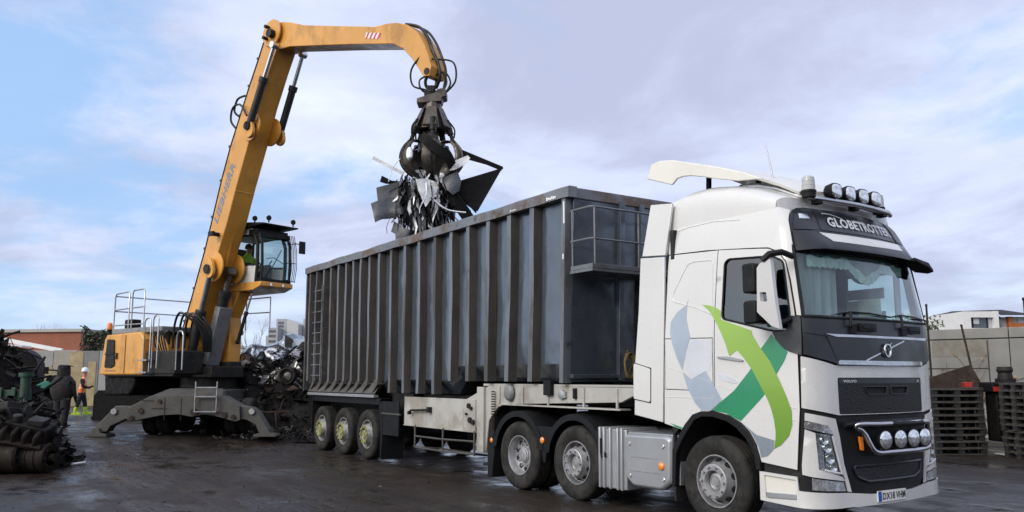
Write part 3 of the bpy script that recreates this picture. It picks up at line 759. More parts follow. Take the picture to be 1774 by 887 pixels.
BUM = BUM + mir(BUM)[1:] + list(reversed(mir(BUL)))[::-1][:0] + [(2 * SM - a, b_) for a, b_ in reversed(BUL)][:-1] + BUL
STEP = [(.715, .655), (1.115, .640), (1.115, .432), (.730, .410)]
bum = skin('bumper', [BUM], 'white', .008, .02, holes=[STEP])
mb = MB(); patch(mb, STEP, W, -.012, .004, grid=.2)
for a, b_ in zip(STEP, STEP[1:] + STEP[:1]): mb.add([W(*a, .0), W(*b_, .0), W(*b_, -.012), W(*a, -.012)], [(0, 1, 2, 3)])
tp(mb, 'step_recess', M['cream'], bum)
mb = MB(); patch(mb, [(.73, .475), (1.105, .490), (1.11, .440), (.745, .418)], W, .006, .018, grid=.2); tp(mb, 'step_tread', M['satin'], bum, bevel=.004)
mb = MB(); patch(mb, [(2.162, .492), (2.685, .490), (2.682, .378), (2.160, .378)], W, .022, .012, grid=.3); pl = tp(mb, 'number_plate', M['platewhite'])
mb = MB(); patch(mb, [(2.166, .488), (2.222, .488), (2.222, .382), (2.164, .382)], W, .0235, .001, grid=.3); tp(mb, 'plate_band', M['plateblue'], pl)
mb = MB(); letter(mb, 'DX18 VHM', lambda a, b_: W(2.452 + a, .4345 + b_, .0245), .425, .076, bold=.022, spacing=1.0); tp(mb, 'plate_lettering', M['ink'], pl)
# inner bumper / dark gap behind the skins
# lower lamp bar
mb = MB()
loop = cr([W(1.86, 1.17, .05), W(1.85, 1.195, .06), W(1.90, 1.208, .09)] + [W(q_, 1.205, .13) for q_ in (2.1, 2.4, 2.7, 2.95)] + [W(3.10, 1.195, .12), W(3.16, 1.15, .10), W(3.17, 1.05, .10), W(3.15, .96, .10), W(3.07, .915, .12)] + [W(q_, .905, .13) for q_ in (2.8, 2.5, 2.25)] + [W(2.10, .905, .12), W(2.03, .935, .11), W(1.99, 1.0, .10), W(1.95, 1.10, .08), W(1.90, 1.155, .06)], 3)[:-1]
mb.tube(loop, .028, 10, closed=True)
lbar = tp(mb, 'lamp_bar', M['chrome'], smooth=60)
tp(MB().tube([W(s, 1.2, .13) for s in (2.32, 2.6, 2.94)], .034, 10), 'bar_sleeve', M['blk'], lbar)
def round_lamp(c, ax_, r_, parent, name='spot_lamp', depth=.09):
    ax_ = Vector(ax_).normalized(); c = Vector(c)
    mb = MB(); mb.lathe([(r_ * .45, -depth), (r_ * .85, -depth * .6), (r_, -.01), (r_ * 1.02, .004), (r_ * .9, .006)], c, ax_, 20, caps=True)
    o = tp(mb, name, M['blk'], parent)
    mb = MB(); mb.lathe([(r_ * .93, .004), (r_ * .7, .016), (r_ * .3, .022), (0, .024)], c, ax_, 20)
    tp(mb, 'lamp_face', M['lens'], o)
    return o
for s in (2.19, 2.45, 2.71, 2.97):
    c = W(s, 1.035, .14); round_lamp(c, (1, -.15, 0), .105, None)
    tp(MB().bar(c + Vector((-.05, 0, -.08)), c + Vector((-.03, 0, -.13)), .04, .03), 'lamp_clamp', M['chrome'], lbar)
mb = MB(); patch(mb, fillet([(1.93, 1.075), (1.975, 1.07), (1.98, .93), (1.95, .93)], .01), W, .03, .03, grid=.2); tp(mb, 'indicator', M['amber'], bevel=.004)
# roof lamp bar, lamps, beacons
mb = MB()
bar = [(.12, .50, 4.02), (.40, .50, 3.98), (.66, .51, 3.90), (.88, .50, 3.79), (1.06, .54, 3.725), (1.15, .70, 3.705), (1.19, 1.0, 3.70), (1.20, 1.25, 3.70), (1.19, 1.55, 3.70), (1.15, 1.83, 3.70), (1.14, 1.96, 3.70), (1.10, 2.08, 3.69)]
mb.tube(bar, .034, 10)
mb.tube([(.98, 2.05, 3.72), (.7, 2.03, 3.88), (.4, 2.02, 3.97), (.12, 2.0, 4.02)], .034, 10)
rb = tp(mb, 'roof_lamp_bar', M['chrome'], smooth=60)
mb = MB()
for p in ((.13, .50, 4.0), (.13, 2.0, 4.0), (1.10, .62, 3.68), (1.15, 1.25, 3.67), (1.10, 1.9, 3.67)): mb.box(p, (.10, .09, .06))
tp(mb, 'bar_foot', M['blk'], rb, bevel=.01)
for y in (.86, 1.13, 1.39, 1.64):
    c = Vector((1.19, y, 3.815))
    mb = MB()
    sq = smooth_poly([(-.1, -.08), (.1, -.08), (.105, .05), (.07, .095), (-.07, .095), (-.105, .05)], 2)
    rings = [[c + Vector((x_, a * k_, b_ * k_)) for a, b_ in sq] for x_, k_ in ((-.13, .55), (-.09, .9), (.0, 1.04), (.012, 1.0))]
    mb.loft(rings); lp = tp(mb, 'roof_lamp', M['blk'])
    mb = MB(); mb.loft([[c + Vector((x_, a * k_, b_ * k_)) for a, b_ in sq] for x_, k_ in ((.010, .93), (.020, .85), (.030, .5), (.032, .05))]); tp(mb, 'lamp_face', M['lens'], lp)
    tp(MB().cyl(c + Vector((-.03, 0, -.07)), c + Vector((-.01, 0, -.13)), .03, 8), 'lamp_mount', M['chrome'], lp)
mbc, ntb, bb = nmat('clear_beacon_dome'); bb.inputs['Base Color'].default_value = (.62, .63, .62, 1); bb.inputs['Roughness'].default_value = .15; bb.inputs['Transmission Weight'].default_value = .35
for c in ((1.08, .50, 3.72), (1.02, 1.96, 3.70)):
    c = Vector(c)
    mb = MB(); mb.lathe([(.075, 0), (.078, .05), (.085, .055), (.085, .08), (.07, .085)], c, (0, 0, 1), 20, caps=True); bc = tp(mb, 'beacon', M['blk'])
    mb = MB(); mb.lathe([(.073, .082), (.075, .13), (.07, .134), (.073, .138), (.073, .18), (.068, .184), (.071, .188), (.068, .225), (.05, .245), (0, .25)], c, (0, 0, 1), 20); tp(mb, 'beacon_dome', mbc, bc)
tp(MB().tube([(.52, .62, 4.0), (.48, .62, 4.25), (.42, .62, 4.52)], [.012, .009, .006], 6), 'aerial', M['satin'])
# roof deflector wing
mb = MB(); rings = []
SPT = [(-1.16, 4.535), (-1.0, 4.55), (-.75, 4.505), (-.4, 4.385), (0, 4.255), (.4, 4.10), (.75, 3.94), (1.0, 3.80)]
for x, z in SPT:
    t = (x + 1.16) / 2.16
    hw = 1.0 - .18 * t; ring = []
    for j in range(17):
        u = -1 + 2 * j / 16
        ring.append((x + .04 * (1 - u * u) , 1.25 + u * hw, z - .005 + .055 * (1 - abs(u) ** 2.2)))
    for j in range(16, -1, -1):
        u = -1 + 2 * j / 16
        ring.append((x + .04 * (1 - u * u), 1.25 + u * (hw - .02), z - .04 + .055 * (1 - abs(u) ** 2.2)))
    rings.append(ring)
mb.loft(rings)
wing = tp(mb, 'roof_deflector', M['cream'], smooth=50)
CH = [(-1.16, 4.545), (-1.0, 4.56), (-.75, 4.515), (-.4, 4.395), (0, 4.265), (.35, 4.13), (.65, 3.99), (.3, 4.03), (.0, 4.11), (-.25, 4.19), (-.45, 4.245), (-.60, 4.265), (-.70, 4.255), (-.775, 4.20), (-.80, 4.195), (-1.245, 4.36)]
for y in (.245, 2.225):
    tp(MB().prism(CH, side_y(y), 0, .03), 'deflector_cheek', M['cream'], wing, bevel=.01)
mb = MB()
for y in (.75, 1.75):
    mb.bar((-.62, y, 4.02), (-.60, y, 4.42), .05); mb.bar((-.60, y, 4.12), (-.25, y, 4.06), .035)
tp(mb, 'deflector_strut', M['blk'], wing)
# mirrors
mb = MB()
mb.tube([(1.20, .0, 2.99), (1.17, -.14, 3.03), (1.09, -.25, 3.01), (1.03, -.30, 2.94)], .035, 8)
mb.tube([(1.13, .0, 2.32), (1.12, -.12, 2.28), (1.04, -.26, 2.26)], .03, 8)
mi = tp(mb, 'mirror_arm', M['blk'])
mb = MB()
for z0, z1, zz_ in ((2.60, 2.925, 0), (2.27, 2.52, 0)):
    sq = fillet([(.80, z0), (.97, z0), (.97, z1), (.80, z1)], .04)
    mb.loft([[Vector((x + .02 * i * 0, y, z)) for x, z in sq] for i, y in enumerate((-.36, -.12))])
tp(mb, 'mirror_housing', M['blk'], mi, bevel=.02)
mb = MB()
cov = [(.995, 2.86), (1.02, 2.91), (1.10, 2.955), (1.125, 2.50), (1.15, 2.21), (1.09, 2.24), (.985, 2.39)]
hole = fillet([(1.01, 2.60), (1.06, 2.60), (1.065, 2.50), (1.015, 2.50)], .01)
patch(mb, cov, lambda a, b_, o_: Vector((a, -.36 + (a - .98) * .9 + 0 - o_, b_)), .0, .05, holes=[hole], grid=.1)
tp(mb, 'mirror_cover', M['white'], mi, bevel=.008)
mb = MB(); q = 2 * SM - 1.36
mb.loft([[W(q - .25, 3.10, .02), W(q - .25, 3.10, .16), W(q - .25, 3.06, .16), W(q - .25, 3.04, .02)], [W(q - .02, 3.06, .02), W(q - .02, 3.05, .22), W(q - .02, 2.98, .22), W(q - .02, 2.97, .04)], [W(q + .05, 2.98, .16), W(q + .05, 2.98, .25), W(q + .05, 2.94, .25), W(q + .05, 2.93, .18)]]); tp(mb, 'front_mirror', M['blk'], bevel=.01)
# wheel arch trim and mudguards
ao = [(-.655, .40), (-.636, .831), (-.544, .972), (-.427, 1.139), (-.295, 1.264), (-.151, 1.309), (.023, 1.312), (.256, 1.272), (.415, 1.203), (.54, 1.10), (.626, .97), (.668, .837), (.683, .70)]
ai = [(.622, .70), (.604, .832), (.56, .926), (.487, 1.032), (.364, 1.137), (.221, 1.206), (.021, 1.247), (-.146, 1.243), (-.261, 1.199), (-.374, 1.075), (-.482, .936), (-.572, .80), (-.60, .40)]
mb = MB(); mb.prism(ao + ai, side_y(-.025), 0, .08); tp(mb, 'wheel_arch_trim', M['blk'], bevel=.008)
mb = MB(); inn = list(reversed(ai)); 
mb.add([(a, .03, b_) for a, b_ in inn] + [(a, .50, b_) for a, b_ in inn], [(i, i + 1, len(inn) + i + 1, len(inn) + i) for i in range(len(inn) - 1)])
mb.bx(-.64, -.61, .0, .45, .22, 1.0)
tp(mb, 'wheel_arch_liner', M['void'])
mb = MB(); mb.bx(.60, 1.15, .06, 2.44, .38, .62); mb.bx(.62, 1.3, .3, 2.2, .4, 1.4); tp(mb, 'underbody', M['void'])
def fender(xc, name='mudguard', y0=-.01, y1=.62, a0=10, a1=172, r_=.64):
    mb = MB(); rings = []
    for i in range(25):
        a = R(a0 + (a1 - a0) * i / 24); c_, s_ = math.cos(a), math.sin(a)
        P = lambda rr, y: Vector((xc + rr * c_ * 1.06, y, .53 + rr * s_ * 1.03))
        rings.append([P(r_, y0), P(r_ + .005, y0 + .10), P(r_ + .015, (y0 + y1) / 2), P(r_ + .005, y1), P(r_ - .02, y1), P(r_ - .02, y0 + .04), P(r_ - .085, y0 + .02), P(r_ - .085, y0)])
    mb.loft(rings)
    return mb
for xc in (-2.56, -3.95):
    for ya, yb in ((-.01, .62), (1.88, 2.51)):
        mb = fender(xc, y0=ya, y1=yb)
        tp(mb, 'mudguard', M['blk'], smooth=50)
mb = MB(); mb.prism([(-3.50, .98), (-3.02, .98), (-3.16, .80), (-3.24, .46), (-3.29, .46), (-3.36, .80)], side_y(.0), 0, .06); mb.prism([(-4.64, .80), (-4.60, .55), (-4.66, .12), (-4.80, .10), (-4.74, .75)], side_y(.0), 0, .5)
mb.prism([(-2.02, .62), (-1.93, .62), (-1.93, .98), (-2.02, .98)], side_y(.02), 0, .5)
tp(mb, 'mud_flap', M['blk'], bevel=.005)
def marker(p, ax_, r_=.035, name='side_marker', parent=None):
    mb = MB(); mb.lathe([(r_ * 1.2, 0), (r_ * 1.2, .012), (r_, .02), (r_ * .6, .028), (0, .03)], p, ax_, 14); return tp(mb, name, M['amber'], parent)
marker((-3.30, -.002, .78), (0, -1, 0), .04); marker((-.79, -.055, .62), (0, -1, 0), .04)
# silver battery and exhaust boxes
mb = MB(); mb.bx(-2.04, -1.50, .02, .62, .245, 1.02)
for x in (-2.035, -1.95, -1.83, -1.68, -1.60): mb.bx(x, x + .045, -.012, .64, .235, 1.04)
tp(mb, 'exhaust_box', M['satin'], bevel=.014)
mb = MB(); mb.bx(-1.50, -.58, .05, .75, .40, 1.0); tp(mb, 'battery_box', M['satin'], bevel=.01)
cov = fillet([(-1.46, .98), (-.70, .99), (-.63, .96), (-.645, .43), (-.80, .325), (-1.32, .325), (-1.47, .43)], .04)
mb = MB(); mb.loft([[Vector((x, .05, z)) for x, z in cov], [Vector((x, -.02, z)) for x, z in cov], [Vector((-1.05 + (x + 1.05) * .93, -.055, .66 + (z - .66) * .92)) for x, z in cov]])
bxc = tp(mb, 'box_cover', M['satin'], bevel=.012)
mb = MB()
for x in (-1.36, -.76):
    for z in (.86, .46): mb.lathe([(.028, 0), (.028, .012), (.018, .018), (0, .014)], (x, -.05, z), (0, -1, 0), 12)
mb.bar((-1.36, -.055, .70), (-.86, -.055, .705), .012, .01); mb.bar((-1.36, -.055, .53), (-.80, -.055, .53), .012, .01)
tp(mb, 'cover_bolt', M['alloy'], bxc)
# frame, fifth wheel and dark gear between the axles
mb = MB()
for y in (.85, 1.60): mb.bx(-4.9, 1.0, y, y + .09, .62, .92)
mb.bx(-4.9, -4.82, .85, 1.7, .6, .95); mb.bx(-3.4, -3.1, .7, 1.8, .62, 1.0); mb.bx(-1.6, -.9, .6, 1.9, .5, .95); mb.bx(-2.2, -.7, .75, 1.9, .92, 1.02)
for x in (0, -2.56, -3.95): mb.cyl((x, .35, .515), (x, 2.15, .515), .09, 10)
tp(mb, 'chassis_frame', M['darksteel'])
mb = MB(); mb.lathe([(.48, 0), (.48, .07), (.44, .09), (0, .09)], (-3.3, 1.25, 1.08), (0, 0, 1), 24, caps=True); mb.bx(-3.6, -2.9, .75, 1.75, .92, 1.10); tp(mb, 'fifth_wheel', M['rust'])
mb = MB()
for i in range(4):
    y = .9 + i * .2
    mb.tube([(-.72, y, 2.0 - i * .1), (-1.1, y + .1, 1.6), (-1.5, y, 1.35), (-1.8, y - .1, 1.55), (-2.2, y, 1.65)], .016, 6)
tp(mb, 'air_line', M['hose'])
# wheels
TY = [(.298, .045), (.335, .018), (.40, .002), (.455, .004), (.485, .016), (.503, .032), (.512, .05), (.515, .065), (.515, .10), (.505, .104), (.505, .114), (.515, .118), (.515, .150), (.505, .154), (.505, .164), (.515, .168), (.515, .20), (.505, .204), (.505, .214), (.515, .218), (.515, .25), (.512, .265), (.503, .283), (.485, .299), (.455, .311), (.40, .313), (.335, .298), (.298, .27)]
def wheel(x, y, kind, parent, sgn=1, z=.515):
    """kind front: hub stands out; drive: deep dish; trailer: crusty hub"""
    o = Vector((x, y, z)); ax_ = Vector((0, sgn, 0))
    t = MB().lathe(TY, o, ax_, 48).build('tyre', M['rubber'], None, smooth=35)
    par = bpy.data.objects.new('wheel', None); COL.objects.link(par); par.parent = parent; par.empty_display_size = .2
    t.parent = par
    mb = MB()
    if kind == 'drive':
        pr = [(.302, .042), (.300, .030), (.288, .030), (.280, .045), (.270, .13), (.255, .155), (.222, .160), (.17, .155), (.165, .145), (.12, .14), (.115, .12), (.09, .11), (0, .11)]
        hr, hy, hole = .216, .1575, .036
    else:
        pr = [(.302, .042), (.300, .030), (.288, .030), (.278, .05), (.272, .12), (.255, .13), (.205, .02), (.197, -.02), (.190, -.026), (.128, -.026), (.120, -.012), (.112, .05), (.10, .06), (0, .062)]
        hr, hy, hole = .233, .0815, .037
    mb.lathe(pr, o, ax_, 40)
    rim = mb.build('rim', M['alloy'] if kind != 'trailer' else M['alloydull'], par, smooth=30)
    mb = MB()
    x_, y_, _ = frame_of((0, 0, 0), ax_)
    tilt = Vector((0, 0, 0))
    for i in range(10):
        a = 2 * math.pi * (i + .5) / 10; rad = x_ * math.cos(a) + y_ * math.sin(a); tn = ax_.cross(rad)
        if kind == 'drive': nrm = -ax_; c = o + rad * hr + ax_ * (hy - .004)
        else: nrm = (-ax_ * .41 + rad * .91).normalized(); c = o + rad * hr + ax_ * (hy) + nrm * .004
        b2 = nrm.cross(tn)
        mb.add([c + tn * math.cos(q) * hole * 1.15 + b2 * math.sin(q) * hole for q in [2 * math.pi * k / 12 for k in range(12)]], [tuple(range(12))])
    mb.build('hand_hole', M['void'], par)
    mb = MB()
    for i in range(10):
        a = 2 * math.pi * i / 10; rad = x_ * math.cos(a) + y_ * math.sin(a)
        base = .145 if kind == 'drive' else -.024
        c = o + rad * .165 + ax_ * base
        mb.cyl(c, c - ax_ * .032, .017, 7)
        if kind == 'trailer': mb.sphere(c - ax_ * .02, .028, 6)
    if kind == 'trailer':
        mb.lathe([(.195, -.015), (.19, -.042), (.14, -.046), (.13, .01)], o, ax_, 24); mb.lathe([(.09, .06), (.09, -.03), (.07, -.045), (0, -.045)], o, ax_, 20)
    elif kind == 'front': mb.lathe([(.098, .06), (.092, .034), (.06, .026), (.05, .012), (0, .010)], o, ax_, 20)
    else: mb.lathe([(.105, .13), (.10, .10), (.06, .09), (0, .09)], o, ax_, 20)
    mb.build('hub', M['alloy'] if kind != 'trailer' else M['hubrust'], par)
    return par
wheel(0, 0, 'front', TRUCK); wheel(-2.56, 0, 'front', TRUCK); wheel(-3.95, 0, 'drive', TRUCK)
def plain_wheel(x, y, parent, z=.515):
    mb = MB().lathe(TY, (x, y, z), (0, 1, 0), 32); mb.lathe([(.30, .05), (.28, .1), (0, .12)], (x, y, z), (0, 1, 0), 20); mb.lathe([(.30, .26), (.28, .2), (0, .18)], (x, y, z), (0, 1, 0), 20)
    return mb.build('wheel', M['rubber'], parent)
plain_wheel(-3.95, .345, TRUCK)
for x in (0, -2.56, -3.95): plain_wheel(x, 2.17, TRUCK)
plain_wheel(-3.95, 1.83, TRUCK)
# cab interior
mb = MB()
for y in (.45, 1.55):
    mb.bx(-.1, .42, y, y + .5, 1.9, 2.05); mb.box((-.12, y + .25, 2.38), (.16, .48, .75)); mb.box((-.14, y + .25, 2.85), (.12, .28, .22))
tp(mb, 'seat', M['seat'], bevel=.05)
mb = MB(); mb.prism([(.85, 1.4), (1.28, 1.4), (1.26, 2.30), (1.0, 2.33), (.85, 2.15)], side_y(.10), 0, 2.3); tp(mb, 'dashboard', M['void'], bevel=.03)
mb = MB(); mb.tube([(.72 + .06 * math.sin(t), .70 + .21 * math.cos(t), 2.28 + .19 * math.sin(t)) for t in [2 * math.pi * i / 24 for i in range(24)]], .016, 6, closed=True); mb.cyl((.72, .70, 2.28), (.95, .70, 2.15), .03, 8); mb.bar((.72, .5, 2.28), (.72, .9, 2.28), .03); tp(mb, 'steering_wheel', M['blk'])
# drawn curtains, back curtain, lace pelmet
mb = MB()
def drape(pts, z0, z1, amp=.018, k=26, bot=None):
    n = 60; rows = []
    for zt in (0, .33, .66, 1):
        row = []
        for i in range(n + 1):
            t = i / n; q = t * (len(pts) - 1); a = min(int(q), len(pts) - 2); u = q - a
            p = Vector(pts[a]).lerp(Vector(pts[a + 1]), u)
            lo = z0 if bot is None else bot(t)
            row.append(Vector((p[0] + amp * math.sin(t * k * 6.28 / 2), p[1] + amp * .6 * math.cos(t * k * 3.1), lo + (z1 - lo) * zt)))
        rows.append(row)
    mb.loft(rows, ring_closed=False, caps=False)
drape([(-.1, .30), (.2, .42), (.3, 1.0)], 1.9, 3.2)
drape([(-.30, .12), (-.32, 1.25), (-.30, 2.38)], 1.5, 3.3, k=40)
drape([(.95, .14), (1.06, .22), (1.12, .45), (1.16, .80)], 2.33, 3.10, k=14)
drape([(1.0, 2.30), (1.08, 2.22), (1.14, 2.02)], 2.33, 3.10, k=10)
def peak(t): return 2.93 - (.16 if .36 < t < .72 else 0) * math.sin(math.pi * (t - .36) / .36)
drape([(1.06, .35), (1.16, .9), (1.18, 1.5), (1.13, 2.05)], 2.9, 3.16, amp=.004, k=20, bot=peak)
tp(mb, 'curtain', M['curtain'], smooth=60)
mb = MB()
rows = []
n = 120
for r_ in (0, 1):
    row = []
    for i in range(n + 1):
        t = i / n; y = .30 + 1.85 * t; x = W0(SM + (y - 1.25) * 1.03, 3.0)[0] - .07
        base = peak(t) + .055
        row.append(Vector((x, y, base + (.05 if r_ else -.055 - .022 * abs(math.sin(t * 70))) + (.015 * math.sin(t * 44) if r_ else 0))))
    rows.append(row)
mb.loft(rows, ring_closed=False, caps=False)
tp(mb, 'lace_trim', M['lace'])
mb = MB(); mb.box((.74, 2.02, 2.73), (.52, .012, .13)); mb.box((.70, 2.04, 2.585), (.46, .012, .15), mat=1); mb.box((.74, 2.05, 2.46), (.5, .012, .10))
mb.box((1.06, 1.60, 2.52), (.28, .012, .20), mat=1, rot=Matrix.Rotation(R(4), 3, 'Z')); mb.box((1.14, 1.585, 2.485), (.13, .012, .13), rot=Matrix.Rotation(R(4), 3, 'Z'))
tp(mb, 'dashboard_card', [M['paper'], M['paper2']])
# ---------------------------------------------------------------- tipping trailer
TR = thing('bulk_trailer', 'tall dark grey ribbed steel scrap trailer on a dirty white chassis with three axles', 'trailer', (-3.351, -.015, 0), -.0215)
def rp(mb, name, mats, parent=None, **k): return mb.build(name, mats if isinstance(mats, list) else M[mats] if isinstance(mats, str) else mats, parent or TR, **k)
TX0, TX1, ZT = -10.27, .62, 4.49
RY0 = .125                                 # depth of the ribs over the sheet
def fl(y0): return lambda a, b_, t: Vector((a, y0 + t, b_))
# sheet walls: near side stepped along the bottom, far side, ends, floor
mb = MB()
def lean(x, z): return x + .05 * (z - 3.1) / 1.4 * sstep(-4, .6, x)
n = 44; xs = [TX0 + (TX1 - TX0) * i / n for i in range(n + 1)]
def zb(x): return 1.30 if x < -5.75 else (1.40 if x < -2.9 else 1.64)
rows = []
for x in xs:
    z0 = zb(x); ch = .26
    rows.append([Vector((lean(x, ZT), RY0, ZT - .1)), Vector((lean(x, 3.6), RY0 + .02 * noise.noise(Vector((x * 1.3, 1, 0))), 3.6)), Vector((lean(x, 2.8), RY0 + .035 * noise.noise(Vector((x * 1.1, 5, 0))), 2.8)), Vector((lean(x, 2.2), RY0 + .03 * noise.noise(Vector((x * 1.5, 9, 0))), 2.2)), Vector((lean(x, z0 + ch), RY0, z0 + ch)), Vector((x, RY0 + .28, z0)), Vector((x, 1.25, z0))])
mb.loft(rows, ring_closed=False, caps=False)
mb.bx(TX0, TX1, 2.40, 2.45, 1.4, ZT - .1)
mb.bx(TX0, TX0 + .05, RY0, 2.4, 1.4, ZT - .1)
mb.bx(TX0, TX1, RY0 + .06, 2.4, 2.0, 2.05)
body = rp(mb, 'container_wall', 'box', smooth=30)
mb = MB()
mb.add([(TX1, RY0, 1.64), (TX1, 2.4, 1.64), (TX1 + .10, 2.4, ZT - .1), (TX1 + .10, RY0, ZT - .1)], [(0, 1, 2, 3)])
for y0, w in ((1.02, .10), (1.42, .08), (1.72, .10), (2.1, .1)): mb.bar((TX1 + .03, y0, 1.66), (TX1 + .13, y0, ZT - .12), w, .08)
mb.bar((TX1 + .02, .1, 1.72), (TX1 + .02, 2.4, 1.72), .10, .06)
rp(mb, 'front_wall', 'box', smooth=0, bevel=.006)
RIBX = [-10.02, -9.55, -9.08, -8.6, -8.12, -7.67, -7.24, -6.82, -6.35, -5.84, -5.26, -4.62, -4.0, -3.37, -2.75, -2.14, -1.5, -.86, -.21]
for i, x in enumerate(RIBX):
    z0 = 1.62 if x < -5.75 else (1.40 if x < -2.9 else 1.64); w = .105 + .02 * sstep(-6, 0, x); jit = .016 * math.sin(i * 5.1)
    mb = MB()
    k = 10
    rings = []
    for j in range(k + 1):
        z = z0 + (ZT - .15 - z0) * j / k; xx = lean(x, z) + jit * math.sin(z * 2 + i); yy = .012 * noise.noise(Vector((i * 3.3, z * 1.4, 0)))
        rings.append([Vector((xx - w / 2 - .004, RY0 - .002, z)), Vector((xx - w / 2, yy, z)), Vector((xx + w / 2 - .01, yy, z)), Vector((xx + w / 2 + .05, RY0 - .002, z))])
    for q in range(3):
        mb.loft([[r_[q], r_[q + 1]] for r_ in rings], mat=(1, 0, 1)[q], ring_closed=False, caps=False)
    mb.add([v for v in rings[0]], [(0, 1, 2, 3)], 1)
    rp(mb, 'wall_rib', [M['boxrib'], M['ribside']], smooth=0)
mb = MB(); mb.loft([[Vector((lean(.60, z) - .06, .0, z)), Vector((lean(.60, z) + .03, .0, z)), Vector((lean(.60, z) + .03, .16, z)), Vector((lean(.60, z) - .06, .10, z))] for z in (1.62, 3, ZT - .12)])
rp(mb, 'corner_post', 'boxrib', smooth=0, bevel=.006)
mb = MB(); mb.bx(TX0 - .03, TX0 + .03, -.0, .12, 1.38, ZT - .1); rp(mb, 'corner_post', 'boxdirt', bevel=.006)
# top rail with knocks in it
mb = MB(); rings = []
for i in range(61):
    x = TX0 - .05 + (TX1 + .17 - TX0 + .05) * i / 60; d = .02 * noise.noise(Vector((x * .8, 3, 1))); e = .024 * noise.noise(Vector((x * 1.3, 7, 2)))
    rings.append([Vector((x, -.03 + d, ZT - .165 + e)), Vector((x, -.035 + d, ZT - .02 + e)), Vector((x, -.01 + d, ZT + e)), Vector((x, .13 + d, ZT + e)), Vector((x, .13 + d, ZT - .165 + e))])
mb.loft(rings)
rail = rp(mb, 'top_rail', 'boxrust', smooth=40)
mb = MB(); mb.bx(TX1 - .04, TX1 + .13, .13, 2.47, ZT - .165, ZT - .003); mb.bx(TX0, TX1, 2.36, 2.5, ZT - .165, ZT - .004); mb.bx(TX0 - .05, TX0 + .08, .13, 2.4, ZT - .16, ZT - .002)
rp(mb, 'top_rail', 'boxrust', bevel=.012)
# chalk marks left on rail and post
mb = MB()
for x0, x1, z0, z1 in ((.25, .50, 4.345, 4.395), (-.75, -.55, 4.345, 4.37)):
    for k in range(6):
        a = x0 + (x1 - x0) * k / 6; mb.bx(a, a + (x1 - x0) / 7.5, -.040, -.036, z0 + .008 * (k % 2), z1 - .006 * (k % 3))
rp(mb, 'painted_mark', 'platewhite', rail)
mb = MB(); mb.bx(.625, .655, -.004, -.001, 3.95, 4.28); mb.bx(.60, .625, -.004, -.001, 3.42, 3.50); rp(mb, 'paint_scrape', 'platewhite')
# flared gussets over the wheels and light skirt strip
mb = MB()
for x in RIBX[1:10]:
    mb.prism([(x - .05, 1.62), (x + .05, 1.62), (x + .06, 1.56), (x - .22, 1.36), (x - .26, 1.36)], fl(-.02), 0, .15)
mb.add([(-9.85, RY0, 1.66), (-5.75, RY0, 1.66), (-5.9, -.02, 1.37), (-9.85, -.02, 1.37), (-9.85, RY0, 1.30), (-5.9, RY0, 1.30)], [(0, 1, 2, 3), (3, 2, 5, 4)])
rp(mb, 'flared_gusset', 'boxdirt', smooth=0)
mb = MB(); mb.bx(-9.86, -5.92, -.035, .08, 1.285, 1.345); rp(mb, 'skirt_strip', 'satin', bevel=.004)
# ladder
mb = MB()
for x in (-9.30, -8.86): mb.tube([(x, -.10, 1.62), (x, -.10, 3.92)], .018, 6)
for k in range(9): mb.tube([(-9.42, -.11, 1.75 + k * .255), (-8.78, -.11, 1.75 + k * .255)], .014, 6)
for z in (1.8, 2.9, 3.85):
    for x in (-9.30, -8.86): mb.bar((x, -.10, z), (x, .1, z), .02)
rp(mb, 'ladder', 'boxrib')
# walkway and rail at the front
mb = MB(); mb.bx(.70, 1.22, .05, 1.95, 3.19, 3.235); mb.bx(1.19, 1.225, .05, 1.95, 3.235, 3.30); mb.bx(.72, 1.19, .05, .08, 3.235, 3.30)
rp(mb, 'walkway', 'boxrib', bevel=.005)
mb = MB()
for z in (4.12, 3.66):
    mb.tube([(.72, .06, z), (1.15, .06, z), (1.2, .11, z), (1.2, 1.95, z)], .017, 6)
for y in (.12, .95, 1.9): mb.tube([(1.2, y, 3.22), (1.2, y, 4.12)], .017, 6)
mb.tube([(.76, .06, 3.22), (.76, .06, 4.12)], .015, 6)
rp(mb, 'handrail', 'boxrib')
# chassis
mb = MB(); mb.prism([(-2.35, 1.335), (-1.62, 1.565), (2.06, 1.585), (2.06, 1.50), (1.70, 1.37), (-1.15, 1.275), (-1.35, 1.22), (-1.62, 1.0), (-1.72, .47), (-1.94, .47), (-2.02, .86)], fl(.12), 0, .06)
goose = rp(mb, 'gooseneck_beam', 'chassis', bevel=.006)
mb = MB(); mb.bx(-1.8, 2.1, .12, .35, 1.562, 1.60); mb.bx(-1.2, 1.7, .10, .30, 1.262, 1.285)
for x in (-1.30, -.62, .05, .9, 1.62): mb.bx(x, x + .035, .10, .125, 1.29, 1.56)
rp(mb, 'beam_flange', 'chassis', goose, bevel=.003)
mb = MB(); mb.bx(-4.74, -2.03, .10, .16, .80, 1.33); mb.bx(-4.74, -2.0, .085, .2, .775, .80)
for x in (-3.42, -2.42): mb.bx(x, x + .012, .094, .11, .81, 1.32)
sp = rp(mb, 'side_panel', 'chassis', bevel=.004)
mb = MB(); mb.tube([(-4.38, .02, 1.04), (-4.3, .03, 1.08), (-3.62, .03, 1.11)], .022, 6); mb.bx(-3.66, -3.58, .02, .1, 1.06, 1.16); mb.cyl((-4.38, .06, 1.03), (-4.38, .0, 1.03), .035, 8)
rp(mb, 'lock_lever', 'darksteel', sp)
mb = MB()
